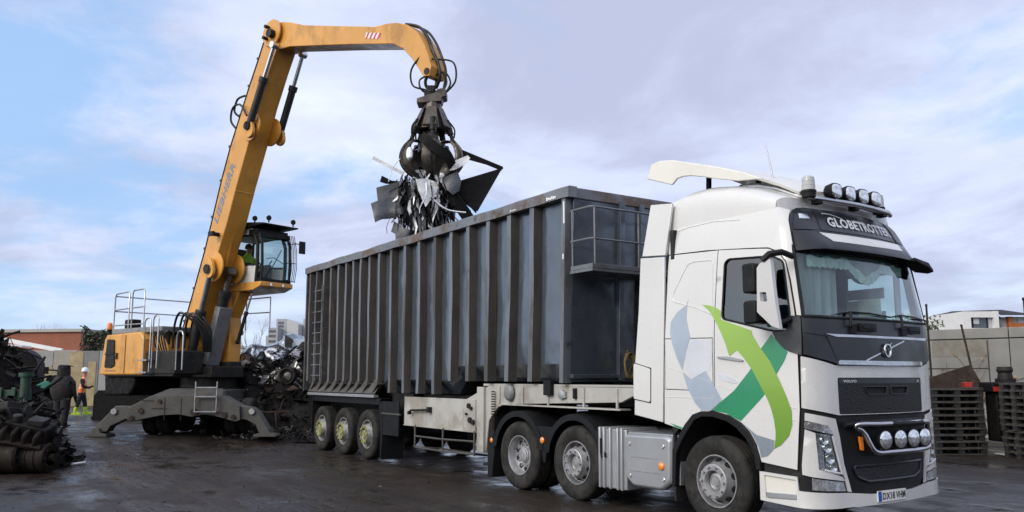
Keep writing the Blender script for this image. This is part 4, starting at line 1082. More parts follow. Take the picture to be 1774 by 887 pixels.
for x, z, r_ in ((-2.22, 1.22, .045), (-2.14, 1.18, .03), (-2.18, .98, .05), (-2.08, .95, .045), (-2.3, 1.08, .02)): mb.cyl((x, .115, z), (x, .06, z), r_, 10)
rp(mb, 'valve', 'darksteel', goose)
mb = MB(); mb.bx(-1.93, -1.72, .07, .13, .47, 1.545); rp(mb, 'leg_cover', 'chassis', goose, bevel=.006)
mb = MB(); mb.bx(-1.70, -1.50, .14, .45, .30, 1.35); mb.bx(-1.78, -1.40, .10, .5, .26, .30); lg = rp(mb, 'landing_leg', 'darksteel', bevel=.01)
mb = MB()
for z in (.39, .60): mb.tube([(-4.22, .08, z + .0), (-3.2, .08, z), (-2.0, .08, z + .03)], .018, 6)
for x in (-4.22, -3.12, -2.02): mb.tube([(x, .08, .80), (x, .08, .39)], .02, 6)
mb.tube([(-4.22, .08, .39), (-4.0, .5, .36), (-2.2, .5, .36), (-2.02, .08, .42)], .018, 6)
rp(mb, 'side_guard', 'under')
mb = MB(); mb.bx(.02, .20, .05, .14, 1.44, 1.66); mb.bx(.70, .76, .08, .14, 1.40, 1.55); rp(mb, 'bracket', 'blk', bevel=.004)
mb = MB(); mb.sphere((-.95, .08, 1.47), .13, 12, sc=(1, .5, 1.1)); rp(mb, 'wrapped_fitting', 'cylgrey')
mb = MB(); mb.lathe([(.07, 0), (.07, .04), (.045, .05), (0, .05)], (.42, .12, 1.455), (0, -1, 0), 18); mb.bx(.42, .52, .08, .12, 1.41, 1.50); rp(mb, 'air_coupling', 'satin', goose)
mb = MB()
for k in range(16): mb.bx(-1.43, -1.40, .04, .10, .86 + k * .04, .88 + k * .04)
rp(mb, 'hose_spring', 'rust', goose)
mb = MB(); mb.lathe([(.04, 0), (.04, .015), (.03, .025), (0, .03)], (-1.33, .0, .70), (0, -1, 0), 12); rp(mb, 'side_marker', 'amber')
# dark running gear, spread mudguard, flaps
mb = MB()
for y in (.6, 1.75): mb.bx(-9.9, -1.5, y, y + .12, .85, 1.25)
for x in (-6.36, -7.67, -8.99): mb.cyl((x, .3, .515), (x, 2.2, .515), .08, 10); mb.bx(x - .1, x + .6, .55, .75, .45, .85)
mb.bx(-9.9, -5.7, .45, 2.05, 1.05, 1.28); mb.bx(-5.7, -4.75, .3, 2.2, .75, 1.38); mb.bx(-4.7, -2.0, .5, 2.0, .85, 1.38); mb.bx(-1.6, 2.0, 2.2, 2.4, .95, 1.58); mb.bx(-1.6, 2.0, .5, 2.2, 1.3, 1.55)
rp(mb, 'running_gear', 'darksteel')
mb = MB(); mb.prism([(-5.70, 1.20), (-5.62, 1.15), (-5.58, .6), (-5.62, .05), (-5.67, .05), (-5.66, .6), (-5.75, 1.12)], fl(.02), 0, .5); mb.bx(-5.66, -4.85, .03, .06, .55, 1.22); mb.bx(-9.68, -9.64, .02, .5, .35, 1.25)
for i in range(14):
    a = R(180 + 0 - 180 * i / 13)
mb.prism([(-9.75, 1.27), (-5.72, 1.27), (-5.80, 1.14), (-9.66, 1.14)], fl(.04), 0, .42)
rp(mb, 'rear_mudguard', 'blk', bevel=.004)
mb = MB(); mb.bar((-5.60, .02, .98), (-4.75, .02, .98), .03); rp(mb, 'flap_stay', 'under')
for x in (-6.36, -7.67, -8.99):
    wheel(x, .0, 'trailer', TR); 
    plain_wheel(x, 2.17, TR)
mb = MB()
for k in range(5): mb.box((TX0 - .09, .12, 1.7 + k * .62), (.12, .12, .10))
rp(mb, 'door_hinge', 'boxdirt', bevel=.01)
# coiled strap hung on the front wall
t = thing('strap_coil', 'dirty tan webbing strap hung in loops behind the lorry cab', 'strap', (0, 0, 0), 0)
mb = MB()
for k in range(6):
    q = []
    for i in range(20):
        a = 2 * math.pi * i / 20
        q.append((-2.52 + .01 * k, 1.02 + (.075 + .012 * (k % 3)) * math.cos(a) + .012 * math.sin(2 * a + k), 1.88 + (.17 + .02 * (k % 2)) * math.sin(a)))
    mb.tube(q, .012, 5, closed=True)
mb.tube([(-2.5, .98, 2.1), (-2.5, 1.1, 1.9), (-2.5, .96, 1.75)], .016, 5)
mb.build('strap_loop', surf('tan_webbing', (.16, .115, .045), .8, var=.35, scale=12), t)
t['category'] = 'strap'
# ---------------------------------------------------------------- material handler
UX, UY, UZ = -17.391, -1.107, .2
MH = thing('material_handler', 'yellow scrap handler with raised glass cab and tall boom standing on grey stabiliser legs', 'scrap handler', (UX, UY, UZ), R(17.72))
def hp(mb, name, mats, parent=None, **k): return mb.build(name, [M[m_] if isinstance(m_, str) else m_ for m_ in (mats if isinstance(mats, list) else [mats])], parent or MH, **k)
QA = SITE_RZ - R(17.72)
RL = Vector((math.cos(QA), math.sin(QA), 0)); DL = Vector((-math.sin(QA), math.cos(QA), 0))
def uc(a, b_, z): return RL * a + DL * b_ + Vector((0, 0, z))      # undercarriage frame: a across, b away
def front(b0): return lambda a, z, t: uc(a, b0 + t, z)
# undercarriage
mb = MB()
BEAM = [(-.80, 1.03), (1.05, 1.03), (1.50, .78), (1.53, .42), (1.40, .38), (.85, .53), (.60, .56), (.28, .50), (-.05, .56), (-.50, .54), (-1.20, .40), (-1.36, .42), (-1.36, .74)]
for b0 in (-1.9, 1.35):
    mb.prism(BEAM, front(b0), 0, .5)
mb.add([uc(-.8, -1.9, 1.031), uc(1.05, -1.9, 1.031), uc(.85, -1.3, 1.22), uc(-.55, -1.3, 1.22), uc(-.8, -1.3, .9), uc(1.05, -1.3, .9)], [(0, 1, 2, 3), (0, 3, 4), (1, 5, 2), (2, 5, 4, 3)])
cb = mb
i0 = len(mb.v)
mb2 = MB(); mb2.bx(-.62, .95, -1.45, 1.45, .62, 1.18); mb2.xf(lambda v: uc(v.x, v.y, v.z)); mb.add(mb2.v, mb2.f)
ub = hp(mb, 'stabiliser_beam', 'under', bevel=.015)
mb = MB()
for a, z, r_ in ((-1.02, .66, .07), (.35, .62, .10), (1.12, .55, .07), (-.55, .9, .05), (1.35, .50, .06), (-1.25, .48, .06)): mb.cyl(uc(a, -1.885, z), uc(a, -1.94, z), r_, 12)
for a0, a1, z in ((-.75, -.35, .72), (-1.0, -.7, .92), (.9, 1.2, .62)): mb.bar(uc(a0, -1.905, z), uc(a1, -1.905, z - .01), .012, .02)
for a in (-.42, .0): mb.bar(uc(a, -1.905, .42), uc(a, -1.905, .98), .012, .012)
hp(mb, 'beam_pin', 'rust', ub)
for sg, a0 in ((-1, -1.36), (1, 1.53)):
    for b0 in (-1.82,):
        e = sg
        # arm outlines hang from the outer end of the beam to the foot
        if sg < 0: o = [(-1.30, .76), (-1.72, .78), (-1.86, .62), (-2.28, .17), (-2.10, .10), (-1.9, .12), (-1.82, .26), (-1.45, .44), (-1.30, .42)]
        else: o = [(1.46, .80), (1.80, .74), (1.95, .62), (2.26, .16), (2.18, .10), (1.98, .10), (1.90, .30), (1.66, .42), (1.46, .44)]
        lgm = MB(); lgm.prism(o, front(b0), 0, .34); leg = hp(lgm, 'stabiliser_leg', 'under', bevel=.02)
        mbp = MB(); mbp.cyl(uc(-1.74 if sg < 0 else 1.80, b0 - .05, .64), uc(-1.74 if sg < 0 else 1.80, b0 + .02, .64), .075, 14); hp(mbp, 'leg_pin', 'alloydull', leg)
        c = -2.16 if sg < 0 else 2.16
        mbf = MB(); mbf.prism([(c - .30, 0.0), (c + .30, 0.0), (c + .28, .06), (c + .12, .10), (c + .08, .22), (c - .08, .22), (c - .12, .10), (c - .28, .06)], front(b0 - .08), 0, .5); hp(mbf, 'foot_pad', 'under', leg, bevel=.01)
def hwheel(a, b0):
    mb = MB(); o = uc(a, b0, .48); ax_ = RL
    mb.lathe([(.28, 0), (.42, -.01), (.47, .03), (.48, .08), (.48, .22), (.47, .27), (.42, .31), (.28, .30)], o - RL * .15, ax_, 28)
    w_ = hp(mb, 'wheel', 'rubber'); mb = MB(); mb.lathe([(.285, .02), (.2, .06), (0, .05)], o - RL * .15, ax_, 20); mb.lathe([(.285, .28), (.2, .22), (0, .22)], o - RL * .15, ax_, 20); hp(mb, 'rim', 'under', w_)
for b0 in (-.85, .35):
    for a in (-1.12, -.75, 1.05, 1.42): hwheel(a, b0)
mb = MB()
for b0 in (-.85, .75): mb.cyl(uc(-1.2, b0, .52), uc(1.5, b0, .52), .09, 10)
mb.sphere(uc(.2, -.85, .55), .16, 10); hp(mb, 'axle', 'darksteel')
mb = MB()
for a in (.38, .93): mb.tube([uc(a, -1.98, 1.40), uc(a, -1.99, .62)], .02, 6)
for z in (.64, 1.02, 1.25): mb.bar(uc(.38, -1.99, z), uc(.93, -1.99, z), .05, .03)
hp(mb, 'access_ladder', 'railgrey')
mb = MB(); mb.lathe([(.85, 1.1), (.85, 1.22), (.75, 1.24), (.75, 1.5), (.95, 1.52), (.95, 1.58)], (0, 0, 0), (0, 0, 1), 32); mb.lathe([(.5, .5), (.5, 1.1)], (.0, 0, 0), (0, 0, 1), 20)
hp(mb, 'slewing_ring', 'darksteel')
# turning deck
mb = MB(); mb.bx(-3.2, .45, -1.36, .75, 1.53, 1.66); mb.bx(-1.15, .95, -.55, .45, 1.5, 1.8); mb.bx(-.4, .45, .30, .72, 1.5, 1.95)
deck = hp(mb, 'slewing_deck', 'darksteel', bevel=.02)
mb = MB(); mb.prism([(-3.35, .98), (-2.0, 1.0), (-1.75, 1.2), (-1.7, 1.56), (-3.42, 1.56)], fl(-1.25), 0, 2.5); hp(mb, 'counterweight', 'oily', bevel=.06)
# engine housing with rounded corners
mb = MB(); rings = []
HO = [(-3.40, 1.58), (-3.36, 1.75), (-3.20, 2.62), (-3.08, 2.74), (-1.30, 2.76), (-1.15, 2.70), (-1.02, 2.55), (-.98, 1.58)]
for y, k_ in ((-1.42, .97), (-1.40, .99), (-1.34, 1.0), (1.34, 1.0), (1.40, .99), (1.42, .97)):
    rings.append([Vector((-2.2 + (x + 2.2) * k_, y, 2.17 + (z - 2.17) * k_)) for x, z in HO])
mb.loft(rings); hood = hp(mb, 'engine_hood', 'yel', bevel=.03)
mb = MB(); mb.prism(fillet([(-2.98, 2.60), (-2.58, 2.58), (-2.50, 1.84), (-2.72, 1.78), (-3.05, 1.78)], .06), fl(-1.455), 0, .03); vent = hp(mb, 'air_grille', 'void')
mb = MB()
for k in range(9): mb.bar((-3.02 + .02 * k, -1.458, 1.85 + k * .082), (-2.53 - .005 * k, -1.458, 1.86 + k * .082), .012, .014)
mb.bar((-3.02, -1.465, 2.18), (-2.54, -1.465, 2.19), .02, .06); hp(mb, 'grille_bar', 'blk', vent)
mb = MB(); mb.bar((-2.40, -1.45, 2.02), (-2.40, -1.45, 2.2), .03, .05); mb.bx(-3.05, -2.45, -1.436, -1.425, 1.69, 1.70); mb.bx(-1.98, -1.97, -1.436, -1.42, 1.62, 2.70); hp(mb, 'hood_latch', 'darksteel', hood)
mb = MB(); mb.bx(-3.05, -.35, -1.30, 1.3, 2.74, 2.90); hp(mb, 'roof_plate', 'cylgrey', bevel=.03)
mb = MB(); mb.lathe([(.05, 2.6), (.05, 2.86), (.075, 2.87), (.08, 2.9)], (-3.28, -1.25, 0), (0, 0, 1), 12); be = hp(mb, 'beacon_base', 'blk')
mb = MB(); mb.lathe([(.075, 2.9), (.085, 2.98), (.07, 3.08), (0, 3.12)], (-3.28, -1.25, 0), (0, 0, 1), 14); hp(mb, 'beacon_lens', 'amber', be)
# mid section: tank, steps, hoops, curved yellow cowl
mb = MB(); mb.bx(-.95, .55, -1.38, -.55, 1.58, 2.22); hp(mb, 'side_tank', 'darksteel', bevel=.04)
mb = MB(); rings = []
for i in range(11):
    a = R(90 * i / 10); rings.append([Vector((-.98 + .75 * math.sin(a) * 1.0, y, 1.9 + .84 * math.cos(a) ** .8 if i < 10 else 1.9)) for y in (-1.10, 1.0)] )
mb.loft(rings, ring_closed=False, caps=False)
mb.prism([(-.98 + .75 * math.sin(R(9 * i)), 1.9 + .84 * max(0, math.cos(R(9 * i))) ** .8) for i in range(11)] + [(-.98, 1.9)], fl(-1.1), 0, .03)
hp(mb, 'curved_cowl', 'yel')
def hoop(x0, x1, y, z0, z1, r_=.02):
    return [(x0, y, z0), (x0, y, z1 - .12), (x0 + .05, y, z1 - .03), ((x0 + x1) / 2, y, z1), (x1 - .05, y, z1 - .03), (x1, y, z1 - .12), (x1, y, z0)]
mb = MB()
mb.tube(hoop(-.92, -.60, -1.46, 1.6, 3.12), .02, 6); mb.tube(hoop(-.48, -.22, -1.46, 1.75, 3.18), .02, 6); mb.tube(hoop(.62, .92, -1.40, 1.7, 2.72), .02, 6)
for z in (1.62, 1.95): mb.bx(-.95, -.50, -1.60, -1.40, z, z + .04)
hp(mb, 'grab_hoop', 'railgrey')
mb = MB()
T = .02
mb.tube([(-3.0, -1.28, 2.88), (-2.98, -1.28, 3.84), (-2.93, -1.28, 3.92), (-2.25, -1.28, 3.95), (-2.18, -1.28, 3.90), (-2.16, -1.28, 2.9)], T, 6)
mb.tube([(-2.0, -1.28, 2.9), (-2.0, -1.28, 3.88), (-1.94, -1.28, 3.97), (-1.42, -1.28, 3.98), (-1.35, -1.28, 3.92), (-1.33, -1.28, 2.9)], T, 6)
mb.tube([(-2.98, -1.28, 3.45), (-2.16, -1.28, 3.47)], T, 6); mb.tube([(-2.0, -1.28, 3.47), (-1.33, -1.28, 3.48)], T, 6); mb.tube([(-3.0, -1.28, 3.0), (-1.33, -1.28, 3.0)], T, 6)
mb.tube([(-2.98, -1.28, 3.86), (-2.98, 1.25, 3.86), (-.2, 1.25, 3.80), (.95, 1.25, 3.80)], T, 6); mb.tube([(-2.98, -1.28, 3.42), (-2.98, 1.25, 3.42), (.95, 1.25, 3.36)], T, 6)
for x in (-2.98, -1.6, -.2, .95): mb.tube([(x, 1.25, 2.88), (x, 1.25, 3.82)], T, 6)
hp(mb, 'guard_rail', 'railgrey')
mb = MB(); mb.box((-2.25, -1.1, 3.02), (.42, .3, .28)); hp(mb, 'work_light', 'blk', bevel=.04)
mb = MB()
for k in range(4):
    y = -1.0 + k * .17
    mb.tube(cr([(-.25, y, 2.3), (-.22, y, 2.9), (-.05, y, 3.22), (.25, y, 3.2), (.42, y * .6, 2.8), (.3, y * .4, 2.2)]), .035, 6)
for k in range(5): mb.tube(cr([(-.5 + .12 * k, -1.3, 2.2), (-.55 + .12 * k, -1.38, 2.6), (-.35 + .1 * k, -1.3, 2.75), (-.1, -1.2, 2.4)]), .025, 6)
mb.bx(-.9, -.2, -.5, .3, 1.7, 2.2)
hp(mb, 'hydraulic_hose', 'hose', smooth=60)
# boom
BACK = [(-1.30, 1.85), (-1.22, 2.25), (-.85, 3.08), (-.45, 4.0), (0.0, 5.1), (.30, 5.98), (.64, 6.98), (1.0, 7.90), (1.40, 8.72), (1.78, 9.50), (2.15, 10.2), (2.42, 10.75), (2.60, 11.0)]
FRONT = [(2.98, 10.42), (2.66, 9.82), (2.22, 8.90), (1.84, 7.90), (1.36, 6.75), (1.0, 5.78), (.58, 4.86), (.06, 3.75), (-.58, 2.6), (-.80, 1.9)]
HB = .31
mb = MB(); mb.prism(BACK + FRONT, fl(-HB), 0, 2 * HB)
boom = hp(mb, 'boom', 'yel', bevel=.02)
mb = MB()
for y in (-HB - .05, HB):        # bearing cheeks
    for c, r_ in (((1.96, 8.30), .40), ((.52, 4.55), .42), ((2.72, 10.78), .38), ((-.95, 2.15), .42)):
        mb.cyl((c[0], y, c[1]), (c[0], y + .05, c[1]), r_, 24)
hp(mb, 'bearing_cheek', 'yel', boom, bevel=.01)
mb = MB()
for c, r_, l_ in (((2.80, 10.72), .12, .50), ((-.95, 2.1), .16, .5)): mb.cyl((c[0], -l_, c[1]), (c[0], l_, c[1]), r_, 14)
for (x, z), r_ in (((2.10, 8.25), .12), ((.52, 4.47), .13)):
    for y in (-.60, .36): mb.cyl((x, y, z), (x, y + .24, z), r_, 14)
for z, x in ((10.65, 2.55), (10.95, 2.62)): mb.cyl((x, -.5, z), (x, -.3, z), .05, 8)
hp(mb, 'pivot_pin', 'darksteel', boom)
mb = MB()
for y in (-.50, .50):
    for c in ((2.05, 8.22), (.50, 4.52)):
        mb.prism(smooth_poly([(c[0] - .32, c[1] + .30), (c[0] + .10, c[1] + .30), (c[0] + .30, c[1] - .10), (c[0] + .22, c[1] - .30), (c[0] - .05, c[1] - .30)], 2), fl(y - .045), 0, .09)
hp(mb, 'cylinder_lug', 'yel', boom, bevel=.01)
mb = MB(); xd = Vector((.432, 0, .902)).normalized(); nd = Vector((-.902, 0, .432))
cc = Vector((.92, 0, 6.72))
letter(mb, 'LIEBHERR', lambda a, b_: Vector((.80, -HB - .004, 6.60)) + xd * a + nd * b_, 1.75, .23, bold=.03, shear=.25, spacing=1.02)
hp(mb, 'boom_lettering', 'decal', boom)
mb = MB()
q = [(BACK[i][0] - .06, -HB + .04, BACK[i][1] + .03) for i in range(1, len(BACK) - 1)]
mb.tube(q, .03, 6); mb.tube([(p[0] - .03, p[1] + .09, p[2]) for p in q], .03, 6)
mb.tube(cr([(1.35, -.3, 8.7), (1.15, -.34, 8.9), (1.30, -.36, 9.2), (1.62, -.34, 9.25)]), .03, 6); mb.tube(cr([(1.2, -.3, 8.4), (1.0, -.34, 8.65), (1.12, -.38, 8.98), (1.5, -.4, 9.0), (1.9, -.45, 8.6)]), .03, 6)
for p in q[::1]: mb.box((p[0], p[1] + .04, p[2]), (.10, .16, .06))
hp(mb, 'boom_pipe', 'hose', boom, smooth=60)
mb = MB(); mb.cyl((.62, -.30, 5.45), (.62, -.52, 5.45), .06, 8); mb.box((.62, -.54, 5.45), (.22, .08, .12)); hp(mb, 'boom_lamp', 'blk', boom)
mb = MB(); mb.prism([(.60, 5.50), (.90, 5.56), (.55, 4.5), (.45, 4.5)], fl(-.02), 0, .04); mb.box((1.30, 0, 6.62), (.02, .60, .05), rot=Matrix.Rotation(R(-25), 3, 'Y')); hp(mb, 'boom_rib', 'yel', boom)
def ram(p0, p1, r0, split, parent, mat='hose', guard=False, rodmat='rod'):
    p0, p1 = Vector(p0), Vector(p1); m_ = p0.lerp(p1, split)
    mb = MB(); mb.cyl(p0, m_, r0, 16); mb.cyl(p0.lerp(p1, split - .06), p0.lerp(p1, split + .008), r0 * 1.22, 16); mb.cyl(p0 + Vector((0, -r0, 0)), p0 + Vector((0, r0, 0)), r0 * 1.1, 12)
    if guard:
        mb.bar(p0.lerp(p1, .06) + Vector((.1, 0, 0)), p0.lerp(p1, .64) + Vector((.1, 0, 0)), .24, .40, mat=1, up=(0, 1, 0))
    c_ = hp(mb, 'hydraulic_cylinder', [mat, 'cylgrey'], parent, bevel=.008)
    mb = MB(); mb.cyl(m_, p1, r0 * .55, 14); mb.cyl(p1 + Vector((0, -r0 * .9, 0)), p1 + Vector((0, r0 * .9, 0)), r0 * .95, 12); hp(mb, 'piston_rod', rodmat, c_)
    return c_
ram((2.10, -.50, 8.25), (3.02, -.46, 10.32), .10, .60, None); ram((2.10, .50, 8.25), (3.06, .46, 10.34), .10, .60, None)
ram((-.32, -.48, 1.75), (.55, -.46, 4.45), .13, .58, None, guard=False, rodmat='dullrod'); ram((-.20, .06, 1.70), (.62, .10, 4.45), .15, .80, None, guard=True, rodmat='dullrod')
# stick with gooseneck
TOP = [(2.52, 10.70), (2.57, 10.97), (2.77, 11.10), (3.07, 11.04), (3.4, 10.94), (3.99, 10.70), (6.70, 9.93), (7.10, 9.90), (7.42, 9.84), (7.77, 9.70), (8.09, 9.45), (8.33, 9.1), (8.47, 8.80), (8.58, 8.50), (8.52, 8.28)]
BOT = [(8.34, 8.30), (8.20, 8.50), (7.98, 8.80), (7.66, 9.14), (7.32, 9.34), (5.76, 9.72), (3.4, 10.26), (3.02, 10.28), (2.75, 10.42)]
mb = MB(); mb.prism(TOP + BOT, fl(-.25), 0, .5); stick = hp(mb, 'stick', 'yel', bevel=.015)
mb = MB(); n_ = Vector((.262, 0, .965)); d_ = Vector((.958, 0, -.285))
def st(a, b_): return Vector((6.62, -.256, 9.72)) + d_ * a + Vector((.285, 0, .958)) * b_
mb.add([st(-.25, -.075), st(.28, -.075), st(.28, .075), st(-.25, .075)], [(0, 1, 2, 3)], 0)
for k in range(4):
    a = -.23 + k * .14; mb.add([Vector(v) + Vector((0, -.002, 0)) for v in (st(a, -.075), st(a + .06, -.075), st(a + .11, .075), st(a + .05, .075))], [(0, 1, 2, 3)], 1)
hp(mb, 'warning_stripe', ['reflwhite', 'red'], stick, smooth=0)
mb = MB()
for p in ((7.9, 9.62), (8.15, 9.38), (8.36, 9.03), (8.5, 8.7)): pass
mb.tube(cr([(7.5, 0, 9.86), (7.9, .05, 9.70), (8.22, 0, 9.36), (8.42, -.05, 8.98), (8.56, 0, 8.62), (8.62, 0, 8.3), (8.5, 0, 8.05)]), .04, 6)
mb.tube(cr([(7.6, .14, 9.84), (8.05, .14, 9.6), (8.34, .14, 9.25), (8.55, .16, 8.8), (8.68, .14, 8.4), (8.60, .1, 7.95), (8.42, .05, 7.85)]), .03, 6)
mb.tube(cr([(8.35, -.18, 8.95), (8.02, -.3, 8.55), (8.05, -.3, 8.15), (8.3, -.2, 8.02), (8.5, -.12, 7.95)]), .022, 6)
mb.tube(cr([(8.4, -.1, 8.75), (8.72, -.2, 8.6), (8.8, -.2, 8.25), (8.62, -.15, 7.98), (8.45, -.1, 7.9)]), .022, 6)
mb.tube(cr([(8.42, .1, 8.8), (8.85, .2, 8.65), (8.92, .2, 8.2), (8.66, .12, 7.92)]), .022, 6)
hp(mb, 'stick_hose', 'hose', stick, smooth=60)
mb = MB(); mb.cyl((8.45, -.27, 8.40), (8.45, .27, 8.40), .08, 14); hp(mb, 'tip_pin', 'darksteel', stick)
# cab on its raised arm
CX0, CX1, CR, CL = -.32, 1.50, .45, 1.45       # back, front, side next to the boom, outer side
CZ0, CZ1 = 4.12, 5.62
mb = MB(); mb.prism([(-.40, 3.92), (1.28, 3.92), (1.62, 4.02), (1.62, 4.15), (-.40, 4.15)], fl(CR - .05), 0, CL - CR + .1)
flr = hp(mb, 'cab_floor', 'yel', bevel=.02)
mb = MB(); 
for y in (.75, 1.15): mb.cyl((1.60, y, 4.08), (1.635, y, 4.08), .04, 10)
hp(mb, 'floor_lamp', 'lens', flr)
mb = MB(); mb.prism([(-.60, 1.7), (.22, 1.7), (.26, 2.6), (.20, 3.2), (.62, 3.92), (-.40, 3.92), (-.40, 3.0)], fl(.42), 0, .40); hp(mb, 'cab_arm', 'yel', bevel=.03)
ram((.36, .62, 2.5), (.85, .70, 3.92), .05, .6, None)
mb = MB()   # white lower shell and roof
mb.prism([(CX0, CZ0 + .03), (CX1 - .18, CZ0 + .03), (CX1 - .22, 4.62), (.5, 4.66), (CX0, 4.70)], fl(CR), 0, .05)
mb.prism([(CX0, CZ0 + .03), (CX1 - .18, CZ0 + .03), (CX1 - .22, 4.62), (.5, 4.66), (CX0, 4.70)], fl(CL - .05), 0, .05)
mb.bx(CX0, CX0 + .05, CR, CL, CZ0, 4.78)
sh = hp(mb, 'cab_shell', 'cabwhite', bevel=.015)
mb = MB(); mb.prism([(CX0 - .02, 5.50), (CX0 - .02, 5.62), (CX0 + .3, 5.70), (1.05, 5.70), (1.2, 5.62), (1.2, 5.50)], fl(CR - .01), 0, CL - CR + .02); hp(mb, 'cab_roof', 'cabwhite', bevel=.03)
mb = MB()   # dark frame
for y in (CR + .03, CL - .03):
    mb.tube([(CX1 - .20, y, CZ0 + .04), (CX1 - .16, y, 4.6), (CX1 - .18, y, 5.2), (CX1 - .32, y, 5.52)], .05, 8)
    mb.tube([(CX1 + .04, y, CZ0 + .08), (CX1 + .06, y, 4.7), (CX1 + .02, y, 5.25), (CX1 - .10, y, 5.50)], .04, 8)
    mb.tube([(CX0 + .06, y, 4.74), (CX0 + .10, y, 5.50), (.8, y, 5.53), (1.2, y, 5.50)], .04, 8)
    mb.tube([(CX0 + .04, y, 4.76), (.4, y, 4.70), (1.25, y, 4.62)], .035, 8)
    mb.bar((CX1 - .2, y, 4.2), (CX1 + .06, y, 4.22), .03, .14); mb.bar((CX1 - .30, y, 5.46), (CX1 - .08, y, 5.46), .03, .10)
mb.bx(CX1 - .02, CX1 + .08, CR, CL, 4.14, 4.24); mb.bx(CX1 - .3, CX1 - .02, CR, CL, 5.44, 5.56)
mb.bx(.95, 1.35, CR - .02, CL + .02, 5.52, 5.66)
hp(mb, 'cab_frame', 'blk', smooth=50)
mb = MB()
for y in (CR + .02, CL - .02): mb.add([(CX0 + .06, y, 4.76), (1.28, y, 4.64), (1.30, y, 5.2), (1.18, y, 5.5), (CX0 + .1, y, 5.5)], [(0, 1, 2, 3, 4)])
for y in (CR + .01, CL - .01): mb.add([(1.30, y, 4.26), (CX1 + .05, y, 4.26), (CX1 + .05, y, 4.7), (CX1 + .01, y, 5.25), (CX1 - .1, y, 5.45), (1.22, y, 5.45), (1.32, y, 5.2)], [(0, 1, 2, 3, 4, 5, 6)])
mb.add([(CX1 + .055, CR + .04, 4.26), (CX1 + .055, CL - .04, 4.26), (CX1 + .055, CL - .04, 4.7), (CX1 + .055, CR + .04, 4.7), (CX1 + .02, CL - .04, 5.25), (CX1 + .02, CR + .04, 5.25), (CX1 - .09, CL - .04, 5.46), (CX1 - .09, CR + .04, 5.46)], [(0, 1, 2, 3), (3, 2, 4, 5), (5, 4, 6, 7)])
hp(mb, 'cab_glazing', 'cabglass', smooth=0)
mb = MB(); mb.prism([(-.1, 5.76), (.2, 5.84), (1.0, 5.86), (1.72, 5.78), (1.72, 5.74), (-.1, 5.70)], fl(CR - .1), 0, CL - CR + .2); 
for x in (.0, 1.1): mb.bar((x, CR + .1, 5.66), (x, CR + .1, 5.78), .06); mb.bar((x, CL - .1, 5.66), (x, CL - .1, 5.78), .06)
gd = hp(mb, 'roof_guard', 'blk', bevel=.01)
for x, y in ((.35, CR - .05), (1.25, CR - .05), (1.6, CL), (1.62, CR + .15)):
    mb = MB(); mb.bar((x, y, 5.82), (x, y, 5.92), .03); mb.lathe([(.03, -.07), (.07, -.03), (.075, .02), (0, .03)], (x, y, 5.95), (1, 0, 0), 12); hp(mb, 'cab_lamp', 'blk', gd)
mb = MB()
for k in range(4):
    y = CL - .02 - k * .055 + .1
    mb.tube([(CX1 + .14, y, 4.2), (CX1 + .22, y, 4.6), (CX1 + .20, y, 5.1), (CX1 + .06, y, 5.55)], .011, 5)
for z in (4.22, 4.75, 5.3): mb.tube([(CX1 + .12, CL + .12, z), (CX1 + .12, CL - .12, z), (CX1, CL - .1, z)], .012, 5)
hp(mb, 'front_guard', 'hose')
mb = MB(); mb.bar((CX1 + .1, CL + .05, 5.35), (CX1 + .22, CL + .22, 5.3), .025); mb.box((CX1 + .24, CL + .24, 5.22), (.06, .2, .36)); hp(mb, 'cab_mirror', 'blk', bevel=.02)
mb = MB(); mb.tube([(CX1 + .09, .62, 4.28), (CX1 + .09, .9, 4.75), (CX1 + .08, 1.1, 5.1)], .012, 5); mb.tube([(CX1 + .07, .6, 4.8), (CX1 + .07, .85, 4.85), (CX1 + .07, 1.2, 4.7)], .01, 5); hp(mb, 'wiper', 'blk')
mb = MB(); mb.box((.18, .95, 4.45), (.5, .5, .16)); mb.box((-.02, .95, 4.85), (.14, .48, .75)); mb.bx(.55, .8, .55, .7, 4.2, 4.75); mb.bx(.55, .8, 1.2, 1.35, 4.2, 4.75); mb.tube([(1.05, .8, 4.2), (1.02, .8, 4.7), (1.0, .7, 4.85)], .02, 6); mb.tube([(1.05, 1.1, 4.2), (1.02, 1.1, 4.72), (1.0, 1.2, 4.85)], .02, 6)
hp(mb, 'operator_seat', 'seat', bevel=.04)
# ---------------------------------------------------------------- grab and its load
GX, GY = -9.388, 1.45
GR_ = thing('scrap_grab', 'dirty steel orange-peel grab hanging from the boom tip with its claws shut on scrap', 'grab', (GX, GY, 0), SITE_RZ)
def gp(mb, name, mats, parent=None, **k): return mb.build(name, [M[m_] if isinstance(m_, str) else m_ for m_ in (mats if isinstance(mats, list) else [mats])], parent or GR_, **k)
# local frame: x across the view line, y away, z up
mb = MB()
mb.tube([(-.04 + .13 * math.cos(t), 0, 8.42 + .17 * math.sin(t)) for t in [2 * math.pi * i / 16 for i in range(16)]], .04, 8, closed=True)
mb.bx(-.12, .06, -.10, .10, 8.12, 8.32); mb.bx(-.18, .16, -.14, .14, 8.02, 8.18)
gp(mb, 'shackle', 'darksteel', bevel=.015)
mb = MB(); mb.prism([(-.34, 7.86), (.22, 7.90), (.24, 8.0), (.33, 8.02), (.33, 8.18), (.24, 8.22), (.14, 8.20), (.02, 8.10), (-.34, 7.98)], lambda a, b_, t: Vector((a, t, b_)), -.2, .2); gp(mb, 'rotator', 'grab', bevel=.02)
mb = MB()
mb.lathe([(.20, 7.9), (.24, 7.7), (.26, 7.6), (.30, 7.52), (.36, 7.32), (.38, 7.26), (.30, 7.25)], (0, 0, 0), (0, 0, 1), 12)
